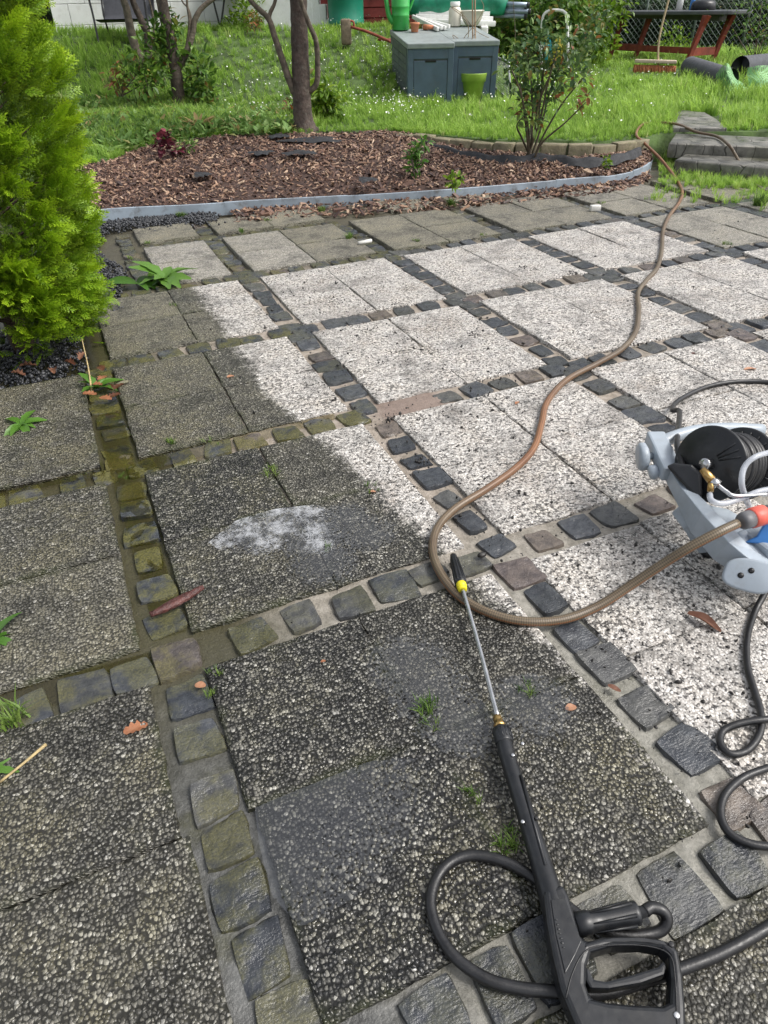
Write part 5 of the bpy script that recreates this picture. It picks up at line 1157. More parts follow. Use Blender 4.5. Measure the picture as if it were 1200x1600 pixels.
o = hose('power_cable', cp, rc_, M_RUBBER, 240, 10); tag(o, 'black power cable curling at the right edge below the washer', 'cable')
# pressure washer (tilted, cut by the right edge)
base = G(1135, 870, 0.0); ws = empty('pressure_washer', base)
vd = ray(1105, 725); vd = vd / np.linalg.norm(vd); rgt = RC[:, 0]
axis = vd * 0.74 + rgt * 0.67; axis /= np.linalg.norm(axis)
fc = G(1107, 725, 0.255)                        # centre of the near flange
Rf = 0.100
def disc(c, r, th, rim=0.004): return lathe([(0.02, 0.0), (r * 0.97, 0.0), (r, rim), (r, th - rim), (r * 0.97, th), (0.02, th)], c, axis, 56)
v, f = disc(fc, Rf, 0.012); fl = obj('reel_flange', v, f, M_BLACKPL, ws)
WD = 0.150
v, f = disc(fc + axis * WD, Rf, 0.012); fl2 = obj('reel_flange', v, f, M_BLACKPL, ws)
fa = frame(axis); parts = []
for k in range(22):
    a_ = k * math.pi * 2 / 22; d_ = fa[:, 0] * math.cos(a_) + fa[:, 1] * math.sin(a_); parts.append(tube(np.array([fc + axis * (WD - 0.002) + d_ * 0.065, fc + axis * (WD - 0.002) + d_ * 0.089]), 0.003, 5))
v, f = join(parts); obj('flange_ribs', v, f, M_BLACKPL, fl2)
parts = []
for k in range(3):
    a_ = 1.9 + k * 0.22; d_ = fa[:, 0] * math.cos(a_) + fa[:, 1] * math.sin(a_); e_ = -fa[:, 0] * math.sin(a_) + fa[:, 1] * math.cos(a_); parts.append(tube(np.array([fc - axis * 0.001 + d_ * 0.03, fc - axis * 0.001 + d_ * 0.086 + e_ * 0.01]), 0.0025, 5))
v, f = join(parts); obj('flange_ribs', v, f, M_BLACKPL, fl)
v, f = lathe([(0.042, 0.012), (0.042, WD)], fc, axis, 32); obj('drum', v, f, M_BLACKPL, ws)
# coils wound on the drum
n = 1100; th_ = np.linspace(0, 2 * math.pi * 22, n); lay = (th_ / (2 * math.pi * 11)).astype(int); ph = (th_ / (2 * math.pi * 11)) % 1.0; ph = np.where(lay % 2 == 0, ph, 1 - ph)
rad_ = 0.058 + 0.0175 * np.minimum(lay, 2) + 0.003 * np.sin(th_ * 0.31)
pts = fc + axis * (0.024 + (WD - 0.036) * ph)[:, None] + (np.cos(th_)[:, None] * fa[:, 0] + np.sin(th_)[:, None] * fa[:, 1]) * rad_[:, None]
v, f = tube(pts, 0.0085, 8); obj('coiled_hose', v, f, M_RUBBER, ws)
hub = G(1097, 728, 0.30)
v, f = lathe([(0.014, 0), (0.016, 0.004), (0.016, 0.03)], fc - axis * 0.022, axis, 14); hb_ = obj('hub', v, f, M_STEEL, ws)
# grey frame: handle tube, corner bracket, knob, side arm
def bar(name, pts, w, h, mat, parent, bev=0.006):
    "rectangular bar along points, width w sideways, height h up"
    P = np.asarray(pts); V = []; F = []
    for i, p_ in enumerate(P):
        t_ = P[min(i + 1, len(P) - 1)] - P[max(i - 1, 0)]; t_ /= np.linalg.norm(t_); s_ = np.cross(t_, [0, 0, 1.0]); s_ /= np.linalg.norm(s_); u_ = np.cross(s_, t_)
        ww = w[i] if np.ndim(w) else w; hh = h[i] if np.ndim(h) else h
        for a_, b__ in ((-1, -1), (1, -1), (1, 1), (-1, 1)): V.append(p_ + s_ * a_ * ww / 2 + u_ * b__ * hh / 2)
    for i in range(len(P) - 1):
        for k in range(4): F.append([4 * i + k, 4 * i + (k + 1) % 4, 4 * i + 4 + (k + 1) % 4, 4 * i + 4 + k])
    F += [[3, 2, 1, 0], [4 * len(P) - 4 + k for k in range(4)]]
    bm = bmesh.new(); me = build(name, np.array(V), F, False); bm.from_mesh(me); bmesh.ops.recalc_face_normals(bm, faces=bm.faces)
    bmesh.ops.bevel(bm, geom=[e for e in bm.edges if e.calc_face_angle(0) > 0.5], offset=bev * 0.6, segments=2, affect='EDGES', profile=0.5)
    bm.to_mesh(me); bm.free(); me.polygons.foreach_set('use_smooth', np.zeros(len(me.polygons), bool)); me.materials.append(mat)
    return link(bpy.data.objects.new(name, me), parent)
v, f = tube(np.array([G(1030, 694, 0.20), G(1050, 684, 0.205), G(1085, 674, 0.21), G(1130, 670, 0.20), G(1190, 672, 0.18)]), 0.0185, 16, 24); obj('handle_tube', v, f, M_GREYPL, ws)
bar('corner_bracket', [G(1022, 683, 0.20), G(1033, 706, 0.195), G(1042, 726, 0.19), G(1050, 742, 0.185)], 0.052, 0.045, M_GREYPL, ws, 0.010)
k0, k1 = G(1026, 712, 0.19), G(1003, 714, 0.185); kx = k1 - k0; kl = np.linalg.norm(kx)
v, f = lathe([(0.010, -0.01), (0.010, kl * 0.55), (0.028, kl * 0.6), (0.040, kl * 0.75), (0.041, kl * 1.1), (0.036, kl * 1.25)], k0, kx, 9); obj('clamp_knob', v, f, M_GREYPL, ws)
v, f = lathe([(0.006, 0), (0.020, 0.006), (0.022, 0.022), (0.016, 0.028)], G(1030, 735, 0.175), -RT * 0.9 + np.array([0, 0, -0.3]), 10); obj('clamp_knob', v, f, M_GREYPL, ws)
bar('side_arm', [G(1038, 724, 0.185), G(1066, 770, 0.170), G(1098, 815, 0.150), G(1135, 856, 0.125), G(1165, 880, 0.105), G(1200, 893, 0.095)], [0.022, 0.026, 0.040, 0.046, 0.044, 0.04], [0.035, 0.05, 0.075, 0.075, 0.060, 0.045], M_GREYPL, ws, 0.005)
bar('cross_plate', [G(1090, 800, 0.165), G(1130, 815, 0.14), G(1180, 850, 0.115), G(1230, 880, 0.10)], [0.05, 0.09, 0.10, 0.08], [0.03, 0.03, 0.03, 0.03], M_GREYPL, ws, 0.010)
lg = [(1066, 800), (1090, 845), (1097, 862), (1110, 868), (1128, 866), (1122, 845), (1100, 810)]
LP = np.array([G(1066, 790, 0.13), G(1083, 812, 0.11), G(1100, 838, 0.06), G(1108, 856, 0.03)])
bar('support_leg', LP, [0.05, 0.055, 0.06, 0.055], [0.05, 0.05, 0.045, 0.04], M_GREYPL, ws, 0.008)
v, f = lathe([(0.016, 0.0), (0.022, 0.003), (0.022, 0.016), (0.016, 0.02)], G(1106, 866, 0.0), (0, 0, 1), 16); obj('rubber_foot', v, f, M_RUBBER, ws)
v, f = tube(np.array([G(1150, 842, 0.13), G(1175, 832, 0.13), G(1215, 822, 0.13)]), 0.016, 14, 10); obj('cross_tube', v, f, M_GREYPL, ws)
M_BLUE = simple('blue_plastic', (0.045, 0.19, 0.50), 0.35, var=0.1, scale=20)
bp = [(1163, 850), (1182, 838), (1192, 812), (1215, 800), (1240, 840), (1215, 852)]
ob = G(1190, 840, 0.15); Mb = frame(-vd); v, f = prism([((G(a, b, 0.15) - ob) @ Mb[:, 0], (G(a, b, 0.15) - ob) @ Mb[:, 1]) for a, b in bp], Mb, ob, 0.02, 0.004); obj('blue_cover', v, f, M_BLUE, ws, smooth=False)
bar('body_shell', [G(1175, 865, 0.10), G(1210, 850, 0.11), G(1260, 830, 0.11)], [0.10, 0.13, 0.14], [0.09, 0.10, 0.11], M_GREYPL, ws, 0.015)
# foot plate with two holes
fp = G(1170, 899, 0.115); Mf = frame(-vd * 0.9 + np.array([0, 0, 0.2])); wv, hv = 0.056, 0.040; pl = []
for k in range(28):
    a_ = k / 28 * 2 * math.pi; c_, s_ = math.cos(a_), math.sin(a_); pl.append((wv * math.copysign(abs(c_) ** 0.7, c_), hv * math.copysign(abs(s_) ** 0.6, s_) * (1.0 + 0.10 * c_) + 0.10 * wv * c_))
v, f = prism(pl, Mf, fp, 0.026, 0.006, None, 3); ft = obj('foot_plate', v, f, M_GREYPL, ws)
for px_, py_ in ((1157, 899), (1172, 892)):
    q = G(px_, py_, 0.115); q = fp + (q - fp) - Mf[:, 2] * ((q - fp) @ Mf[:, 2]) + Mf[:, 2] * 0.0105; v, f = lathe([(0.0055, 0.0), (0.0065, 0.003), (0.0070, 0.0034), (0.0015, 0.0036)], q, Mf[:, 2], 14); obj('screw_hole', v, f, M_RUBBER, ft)
# black side cover between arm and reel
sc_px = [(1042, 728), (1056, 723), (1082, 726), (1096, 738), (1098, 778), (1088, 782), (1072, 764)]
oc_ = G(1070, 745, 0.215); Ms = frame(-vd); v, f = prism([((G(a, b, 0.215) - oc_) @ Ms[:, 0], (G(a, b, 0.215) - oc_) @ Ms[:, 1]) for a, b in sc_px], Ms, oc_ + vd * 0.01, 0.05, 0.008, None, 3); obj('side_cover', v, f, M_BLACKPL, ws, smooth=False)
# brass fitting and steel pipe
F0, F1, F2 = G(1097, 733, 0.285), G(1112, 750, 0.27), G(1122, 758, 0.262)
v, f = tube(np.array([F0, F0 * .5 + F1 * .5, F1]), [0.008, 0.011, 0.012], 8); bf_ = obj('brass_fitting', v, f, M_BRASS, ws)
v, f = tube(np.array([F1, F2]), 0.0125, 6); obj('union_nut', v, f, M_STEEL, bf_)
v, f = tube(np.array([F2, G(1135, 768, 0.255), G(1150, 775, 0.25), G(1200, 772, 0.24)]), 0.0055, 10, 20); obj('steel_pipe', v, f, M_STEEL, ws)
v, f = tube(np.array([F1, G(1110, 768, 0.25)]), 0.008, 8); obj('elbow', v, f, M_BRASS, ws)
t = NT('clear_hose'); t.P(Base_Color=(0.58, 0.61, 0.66), Roughness=0.15, Alpha=0.55); M_CLEAR = t.m
v, f = tube(np.array([G(1109, 772, 0.245), G(1112, 782, 0.24), G(1130, 787, 0.235), G(1160, 778, 0.24), G(1185, 768, 0.25), G(1215, 762, 0.25)]), 0.0072, 12, 30); obj('clear_hose', v, f, M_CLEAR, ws)
v, f = tube(np.array([G(1178, 808, 0.18), G(1168, 785, 0.22), G(1159, 757, 0.27), G(1163, 730, 0.30), G(1180, 714, 0.32), G(1205, 706, 0.32)]), 0.0072, 12, 30); obj('clear_hose', v, f, M_CLEAR, ws)
v, f = tube(np.array([G(1186, 792, 0.2), G(1205, 806, 0.19)]), [0.010, 0.013], 8); obj('brass_fitting', v, f, M_BRASS, ws)
# inlet coupling
ca = G(1158, 815, 0.226); cb_ = G(1205, 800, 0.228); cx_ = cb_ - ca; Lc = np.linalg.norm(cx_); M_RED = simple('coral_plastic', (0.62, 0.11, 0.075), 0.4, var=0.1, scale=40); M_DGREY = simple('dark_grey_plastic', (0.12, 0.12, 0.125), 0.5, var=0.15, scale=40)
v, f = lathe([(0.012, -0.002), (0.018, 0.0), (0.021, 0.006), (0.022, Lc * 0.32)], ca, cx_, 18); cpg = obj('inlet_coupling', v, f, M_DGREY, ws)
v, f = lathe([(0.0215, Lc * 0.30), (0.0250, Lc * 0.34), (0.0250, Lc * 0.72), (0.0215, Lc * 0.76)], ca, cx_, 18); obj('coupling_ring', v, f, M_RED, cpg)
v, f = lathe([(0.019, Lc * 0.75), (0.020, Lc * 1.3)], ca, cx_, 18); obj('coupling_end', v, f, M_DGREY, cpg)
# black hose leaving the reel, with a kink
kp = [G(1068, 735, 0.22), G(1058, 694, 0.235), G(1060, 668, 0.17), G(1062, 645, 0.10), G(1058, 641, 0.085), G(1051, 641, 0.06), G(1052, 634, 0.03), G(1066, 622, 0.012), G(1100, 606, 0.01), G(1135, 598, 0.01), G(1170, 596, 0.01), G(1205, 598, 0.01), G(1270, 610, 0.01)]
v, f = tube(np.array(kp), 0.0088, 10, 90); obj('reel_hose', v, f, M_RUBBER, ws)
tag(ws, 'grey pressure washer with black hose reel cut by the right edge', 'pressure washer')

# ================================================================== FAR GARDEN
# ---- rose bush
rb_ = G(826, 250, 0.115); rose = empty('rose_bush', rb_)
M_CANE = simple('rose_cane', (0.075, 0.055, 0.035), 0.6, var=0.4, scale=30, dirt=(0.09, 0.11, 0.03), dirt_amt=0.7)
canes = [[(822, 200), (815, 150), (800, 110)], [(832, 195), (830, 130), (825, 80)], [(838, 205), (845, 150), (850, 95), (846, 60)], [(845, 200), (860, 140), (880, 95), (895, 70)], [(828, 210), (835, 160), (842, 110)], [(850, 210), (880, 160), (915, 118)], [(815, 215), (808, 195), (825, 175)], [(843, 190), (856, 130), (870, 80)], [(834, 215), (840, 170), (850, 140), (862, 110)], [(826, 205), (818, 165), (812, 130)], [(848, 222), (885, 190), (915, 160)]]
tips = []
for k, c_ in enumerate(canes):
    b = rb_ + RT * rng.normal(0.02, 0.035) + FW * rng.normal(0, 0.03); q = stem_px(b, c_, rng.normal(0, 0.05)); limb('cane', q, 0.010, 0.004, M_CANE, rose, 6); tips += [q[-1], q[-2], (q[-1] + q[-2]) / 2]
pc = [up_to(a, b, rb_) + FW * rng.normal(0, 0.12) for a, b in [(800, 105), (815, 90), (830, 75), (845, 85), (860, 70), (880, 85), (895, 70), (850, 110), (825, 110), (870, 105), (835, 60), (812, 70), (890, 110), (905, 90), (850, 45), (815, 130), (840, 135), (895, 50), (920, 45), (930, 25), (925, 65)]]
M_ROSE = leafmat('rose_leaves', [(0, (0.040, 0.095, 0.032)), (0.45, (0.11, 0.20, 0.065)), (0.8, (0.21, 0.31, 0.095)), (0.93, (0.22, 0.26, 0.05)), (1, (0.36, 0.12, 0.05))], 0.3, 0.35)
pc += [up_to(a, b, rb_) + FW * rng.normal(0, 0.08) for a, b in [(822, 160), (838, 165), (850, 150), (828, 185), (862, 150), (880, 130)]]
foliage('foliage', pc, np.full(len(pc), 0.115), 1250, 0.052, M_ROSE, rose, shell=0.7)
pc2 = [up_to(a, b, rb_) for a, b in [(915, 120), (918, 150), (905, 165), (822, 175), (912, 45), (925, 35), (862, 30)]]
foliage('young_leaves', pc2, np.full(len(pc2), 0.055), 90, 0.05, M_LRED, rose, shell=0.8)
tag(rose, 'leafy rose bush with thin brown canes rising from the bark bed', 'rose bush')
# tall thin shoot left of it (by the poles)
v, f = tube(np.array([GL(800, 120), up_to(805, 60, GL(800, 120)), up_to(801, -10, GL(800, 120))]), [0.008, 0.006, 0.004], 6, 14)
tw = tag(obj('brown_shoot', v, f, M_CANE), 'thin brown shoot standing in front of the pole bundle', 'shoot')

# ---- storage boxes
M_BOXF = simple('slate_blue_plastic', (0.085, 0.125, 0.175), 0.45, var=0.12, scale=6, dirt=(0.10, 0.10, 0.10), dirt_amt=0.35)
M_BOXS = simple('slate_plastic_shaded', (0.085, 0.105, 0.115), 0.55, var=0.12, scale=6, dirt=(0.12, 0.13, 0.10), dirt_amt=0.4)  # box plastic with the shade of its side put into the colour
M_LID = simple('pale_green_grey_lid', (0.25, 0.285, 0.28), 0.5, var=0.1, scale=8, dirt=(0.22, 0.22, 0.17), dirt_amt=0.5)
A_ = GL(637, 158); B_ = GL(706, 159); wx = B_ - A_; wx[2] = 0; W1 = np.linalg.norm(wx); wx /= W1; dy = np.array([-wx[1], wx[0], 0]); 
dvec = GL(605, 131) - A_; dvec[2] = 0; 
Hb = up_to(637, 68, A_)[2] - A_[2]; DP = 0.95; zb = A_[2] - 0.04
dy2 = dy * 0.94 - wx * 0.34; dy2 /= np.linalg.norm(dy2)
TL = math.radians(7.0); dyt = dy * math.cos(TL) + np.array([0, 0, math.sin(TL)]); upt = np.array([0, 0, math.cos(TL)]) - dy * math.sin(TL)   # the boxes stand on the sloping lawn
MB = np.stack([wx, dyt, upt], 1)
def storage_box(o0, W_, label, detail=True):
    e = empty('storage_box', o0)
    def bx(name, x0, x1, y0, y1, z0, z1, mat, par, bev=0.006):
        v, f = boxm(((x0 + x1) / 2, (y0 + y1) / 2, (z0 + z1) / 2), (x1 - x0, y1 - y0, z1 - z0), None, bev, 2)
        v[:, 0] -= (v[:, 1]) * 0.24                     # the box is splayed: its side runs back to the left
        return obj(name, v @ MB.T + o0, f, mat, par, smooth=False)
    H_ = Hb
    body = bx('body', 0.012, W_ - 0.012, 0.012, DP - 0.012, 0, H_ - 0.01, M_BOXS, e)
    bx('front_panel', 0.075, W_ - 0.075, 0.0, 0.02, 0.06, H_ - 0.135, M_BOXF, e, 0.004)
    bx('corner_post', 0.0, 0.070, -0.004, 0.06, 0, H_ - 0.01, M_BOXF, e); bx('corner_post', W_ - 0.070, W_, -0.004, 0.06, 0, H_ - 0.01, M_BOXF, e)
    bx('top_rail', 0.068, W_ - 0.068, -0.002, 0.03, H_ - 0.115, H_ - 0.01, M_BOXF, e, 0.004); bx('bottom_rail', 0.068, W_ - 0.068, -0.002, 0.03, 0, 0.052, M_BOXF, e, 0.004)
    lip = bx('handle_recess', W_ * 0.38, W_ * 0.62, -0.006, 0.02, H_ - 0.150, H_ - 0.128, M_RUBBER, e, 0.003)
    for col_ in (0, 1):
        for r_ in range(6):
            y0 = 0.075 + col_ * 0.42; z0 = 0.05 + r_ * (H_ - 0.16) / 6
            v, f = boxm((0.004, y0 + 0.195, z0 + (H_ - 0.16) / 12), (0.016, 0.385, (H_ - 0.16) / 6 - 0.008), eul(1, np.zeros(1), np.array([0.10]), np.zeros(1))[0], 0.003, 1)
            v[:, 0] -= v[:, 1] * 0.24; obj('side_slat', v @ MB.T + o0, f, M_BOXS, e, smooth=False)
    bx('side_post', -0.004, 0.03, 0.0625, 0.0745, 0, H_ - 0.02, M_BOXS, e, 0.003); bx('side_post', -0.008, 0.03, 0.462, 0.492, 0, H_ - 0.02, M_BOXS, e, 0.003)
    bx('side_rail', -0.006, 0.03, 0.06, DP - 0.02, H_ - 0.105, H_ - 0.012, M_BOXS, e, 0.003)
    bx('lid', -0.012, W_ + 0.004, -0.018, DP, H_ - 0.008, H_ + 0.05, M_LID, e, 0.010)
    return tag(e, label, 'storage box')
o1 = np.array([A_[0], A_[1], zb]); storage_box(o1, W1, 'slate blue plastic storage box with louvred side below the watering can')
o2 = o1 + wx * (W1 + 0.012) + dyt * 0.10 - wx * 0.024; storage_box(o2, 0.56, 'second slate blue storage box behind the lime green pot')
lidp = o1 + upt * (Hb + 0.052); ztop = lidp[2] + 0.05
def on_lid(px, py):
    d = ray(px, py); q = CAM + d * (((lidp - CAM) @ upt) / (d @ upt)); return q
# watering can
M_CAN = simple('bright_green_plastic', (0.045, 0.36, 0.075), 0.35, var=0.08, scale=10)
wb = on_lid(626, 47); wc = empty('watering_can', wb); s_ = 0.0083
v, f = lathe([(0.098, 0), (0.108, 0.004), (0.110, 0.15), (0.113, 0.155), (0.110, 0.16), (0.115, 0.24), (0.118, 0.245), (0.115, 0.25), (0.118, 0.36), (0.100, 0.39)], wb, (0, 0, 1), 28); obj('body', v, f, M_CAN, wc)
v, f = tube(np.array([wb - RT * 0.09 + np.array([0, 0, 0.08]), wb - RT * 0.15 + np.array([0, 0, 0.16]), wb - RT * 0.19 + np.array([0, 0, 0.34]), wb - RT * 0.24 + np.array([0, 0, 0.52])]), [0.040, 0.032, 0.026, 0.022], 12, 16); spt = obj('spout', v, f, M_CAN, wc)
v, f = lathe([(0.022, 0), (0.05, 0.04), (0.045, 0.05)], wb - RT * 0.24 + np.array([0, 0, 0.52]), -RT * 0.4 + np.array([0, 0, 0.9]), 14); obj('rose_head', v, f, M_CAN, spt)
v, f = tube(np.array([wb - RT * 0.10 + np.array([0, 0, 0.36]), wb - RT * 0.04 + np.array([0, 0, 0.48]), wb + RT * 0.10 + np.array([0, 0, 0.50]), wb + RT * 0.17 + np.array([0, 0, 0.36]), wb + RT * 0.11 + np.array([0, 0, 0.20])]), 0.014, 10, 24); obj('handle', v, f, M_CAN, wc)
tag(wc, 'bright green watering can standing on the storage box', 'watering can')
M_TERRA = simple('terracotta', (0.52, 0.20, 0.10), 0.75, var=0.12, scale=20)
q = on_lid(648, 50); v, f = lathe([(0.042, 0), (0.044, 0.002), (0.058, 0.075), (0.062, 0.076), (0.063, 0.10), (0.056, 0.10), (0.050, 0.07)], q, (0, 0, 1), 20); tag(obj('terracotta_pot', v, f, M_TERRA), 'small terracotta pot at the front of the storage box lid', 'flower pot')
q = on_lid(631, 46); v, f = lathe([(0.055, 0), (0.062, 0.003), (0.066, 0.08), (0.062, 0.082), (0.056, 0.02)], q, (0, 0, 1), 20); tag(obj('clear_tub', v, f, M_CLEAR), 'translucent tub between watering can and terracotta pot', 'tub')
q = on_lid(662, 47); v, f = tube(np.array([q + np.array([0, 0, 0.03]), q + RT * 0.12 - FW * 0.06 + np.array([0, 0, 0.03])]), [0.035, 0.02], 12); tag(obj('terracotta_saucer', v, f, M_TERRA), 'tipped small terracotta pot beside the white rails', 'flower pot')
M_WHITE = simple('white_pvc', (0.74, 0.74, 0.71), 0.45, var=0.05, scale=12, dirt=(0.40, 0.38, 0.32), dirt_amt=0.4)
for k in range(4):
    a = on_lid(645 + 4 * k, 33 + 1.2 * k) + upt * 0.05; b = on_lid(684 + 6 * k, 50 - 0.8 * k) + upt * (0.03 + 0.01 * (k % 2)); ax_ = b - a; Lr = np.linalg.norm(ax_); Mr = frame(ax_)
    v, f = boxm((0, 0, 0), (0.030, 0.045, Lr), None, 0.004); tag(obj('white_rail', v @ Mr.T + (a + b) / 2, f, M_WHITE), ['leftmost white rail lying on the storage box lid', 'second white rail from the left on the box lid', 'third white rail from the left on the box lid', 'rightmost white rail on the box lid beside the jar'][k], 'rail', 'white rails on the storage box')
q = on_lid(710, 41); jar = empty('plastic_jar', q); v, f = lathe([(0.075, 0), (0.080, 0.006), (0.080, 0.17), (0.066, 0.20), (0.055, 0.205), (0.055, 0.215)], q, (0, 0, 1), 22); M_JAR = simple('cloudy_plastic', (0.60, 0.57, 0.48), 0.4, var=0.08, scale=15); obj('body', v, f, M_JAR, jar)
v, f = lathe([(0.062, 0.212), (0.064, 0.216), (0.064, 0.255), (0.058, 0.26)], q, (0, 0, 1), 22); obj('screw_cap', v, f, M_WHITE, jar); tag(jar, 'cloudy white screw top jar on the second storage box', 'jar')
q = on_lid(737, 40); v, f = lathe([(0.05, 0), (0.085, 0.01), (0.125, 0.07), (0.148, 0.15), (0.155, 0.152), (0.152, 0.165), (0.142, 0.16), (0.11, 0.07), (0.04, 0.02)], q, (0, 0, 1), 28); tag(obj('white_bowl', v, f, simple('cream_bowl', (0.66, 0.63, 0.54), 0.4, var=0.06)), 'cream plastic bowl on the second storage box', 'bowl')
# pile behind the boxes: boards, rolled tarp, poles
bk = GD(720, 30, 12.6); zt = bk[2]
for k, (y_, x0, x1) in enumerate([(33, 652, 774), (26, 650, 770), (18, 655, 765)]):
    a = GD(x0, y_, 12.4 + 0.12 * k); b = GD(x1, y_ + 4, 12.4 + 0.12 * k); ax_ = b - a; Lr = np.linalg.norm(ax_); Mr = frame(ax_)
    v, f = boxm((0, 0, 0), (0.16, 0.065, Lr), None, 0.005); tag(obj('white_board', v @ Mr.T + (a + b) / 2, f, M_WHITE), ['lowest white board of the pile behind the storage boxes', 'middle white board of the pile behind the storage boxes', 'top white board under the green tarp roll'][k], 'board')
M_TARP = simple('green_tarpaulin', (0.012, 0.20, 0.115), 0.4, var=0.25, scale=9, bump=0.5, bscale=14)
a = GD(640, 2, 12.7); b = GD(790, 10, 12.7); P = np.array([a + (b - a) * k / 8 + np.array([0, 0, rng.normal(0, .02)]) for k in range(9)]); v, f = tube(P, [0.13, 0.17, 0.16, 0.175, 0.15, 0.17, 0.165, 0.15, 0.11], 16, 40); v += 0.012 * np.sin(v * 23)[:, [1, 2, 0]]
tag(obj('rolled_tarp', v, f, M_TARP), 'rolled green tarpaulin lying on the white boards', 'tarpaulin')
M_POLE = simple('blue_grey_steel', (0.22, 0.27, 0.33), 0.35, 0.4, var=0.15, scale=10)
for k, (y_, x1) in enumerate([(8, 826), (13, 822), (18, 828), (25, 822)]):
    a = GD(770, y_ - 2, 12.75 + 0.03 * (k % 2)); b = GD(x1, y_, 12.6 + 0.03 * (k % 2)); v, f = tube(np.array([a, b]), 0.034, 12); o = obj('steel_pole', v, f, M_POLE)
    v, f = lathe([(0.036, 0), (0.036, 0.03), (0.02, 0.031)], b - (b - a) / np.linalg.norm(b - a) * 0.02, b - a, 12); obj('end_cap', v, f, M_RUBBER, o)
    tag(o, ['topmost blue grey pole sticking out of the tarp', 'second blue grey pole from the top by the tarp', 'third blue grey pole from the top by the tarp', 'lowest blue grey pole of the bundle by the tarp'][k], 'pole', 'pole bundle by the tarp')
for k, (px_, d_) in enumerate(((665, 12.5), (755, 12.5))):
    q = GD(px_, 40, d_); v, f = boxm((q[0], q[1], q[2] - 0.35), (0.10, 0.5, 0.75), MB, 0.01); tag(obj('trestle', v, f, M_WHITE), ['white block carrying the left end of the board pile', 'white block carrying the right end of the board pile'][k], 'trestle')

# ---- pot with sticks
pb = GL(738, 154) - np.array([0, 0, 0.03]); pot = empty('potted_climber', pb); M_LIME = simple('lime_green_plastic', (0.30, 0.46, 0.07), 0.4, var=0.08, scale=12, dirt=(0.20, 0.25, 0.08), dirt_amt=0.4)
v, f = lathe([(0.105, 0), (0.112, 0.005), (0.150, 0.215), (0.165, 0.22), (0.178, 0.30), (0.180, 0.31), (0.168, 0.31), (0.160, 0.25)], pb, (0, 0, 1), 30, caps=False); obj('pot', v, f, M_LIME, pot)
v, f = lathe([(0.002, 0.262), (0.161, 0.258)], pb, (0, 0, 1), 24); obj('soil', v, f, M_SOIL, pot)
M_BAMB = simple('bamboo_cane', (0.34, 0.23, 0.15), 0.6, var=0.2, scale=20)
for x_, px_, py_ in ((0.0, 738, -20), (0.03, 742, -35)):
    v, f = tube(np.array([pb + RT * x_ + np.array([0, 0, 0.2]), up_to(px_, py_, pb)]), 0.009, 8, 10); obj('cane', v, f, M_BAMB, pot)
M_VINE = simple('bare_vine', (0.26, 0.20, 0.13), 0.7, var=0.25, scale=30)
for pts in ([(736, 110), (722, 85), (724, 62), (740, 40), (756, 12), (745, -10)], [(734, 108), (716, 95), (714, 70), (708, 55), (730, 68), (742, 50)], [(742, 110), (755, 95), (758, 75), (744, 68), (760, 92)], [(738, 100), (728, 96), (732, 40), (705, 12), (722, 22), (744, 48), (770, 62)]):
    q = np.array([pb + np.array([0, 0, 0.25])] + [up_to(a, b, pb) + FW * rng.normal(0, 0.05) for a, b in pts]); v, f = tube(q, np.linspace(0.006, 0.003, len(q)), 5, 40); obj('vine', v, f, M_VINE, pot)
tag(pot, 'lime green pot with bamboo canes and bare vines before the boxes', 'potted plant')

# ---- mesh panel leaning behind
ma, mb = GL(768, 132), GL(798, 158); mp = empty('mesh_panel', ma); M_ALU = simple('galvanised_metal', (0.42, 0.43, 0.43), 0.45, 0.7, var=0.15, scale=15)
ta, tb = up_to(768, 86, ma), up_to(795, 97, mb)
for p_, q_ in ((ma, ta), (mb, tb), (ta, tb), (ma, mb)): v, f = tube(np.array([p_, q_]), 0.012, 6); obj('frame_bar', v, f, M_ALU, mp)
parts = []
for k in range(1, 14):
    t_ = k / 14; parts.append(tube(np.array([ma + (mb - ma) * t_, ta + (tb - ta) * t_]), 0.0022, 4)); parts.append(tube(np.array([ma + (ta - ma) * t_, mb + (tb - mb) * t_]), 0.0022, 4))
v, f = join(parts); tag(obj('wire_mesh', v, f, M_ALU, mp), kind='stuff')
tag(mp, 'small framed wire mesh panel leaning beside the storage boxes', 'mesh panel')
# ---- white tubular hoop behind the rose
wf = GL(866, 118); q = [up_to(846, 118, wf), up_to(846, 60, wf), up_to(848, 28, wf), up_to(856, 18, wf), up_to(868, 16, wf), up_to(880, 18, wf), up_to(886, 28, wf), up_to(887, 60, wf), up_to(888, 118, wf)]
v, f = tube(np.array(q), 0.022, 10, 60); hoop = obj('tubular_frame', v, f, M_WHITE); tag(hoop, 'white tubular hoop standing behind the rose bush', 'frame')
M_CLOTH = simple('turquoise_cloth', (0.03, 0.30, 0.36), 0.8, var=0.3, scale=20); M_CLOTHY = simple('yellow_cloth', (0.55, 0.45, 0.06), 0.8, var=0.3, scale=20)
for nm, mt, cpx, lab in (('hanging_bag', M_CLOTH, (858, 75), 'turquoise bag hanging on the white hoop behind the rose'), ('hanging_cloth', M_CLOTHY, (874, 78), 'yellow bag hanging right of the turquoise one')):
    q = up_to(*cpx, wf) + FW * 0.12; v, f = lathe([(0.03, -0.20), (0.09, -0.17), (0.10, -0.05), (0.07, 0.08), (0.02, 0.17)], q, (0, 0, 1), 14); v += 0.02 * np.sin(v * 19)[:, [1, 2, 0]]; tag(obj(nm, v, f, mt), lab, 'bag')

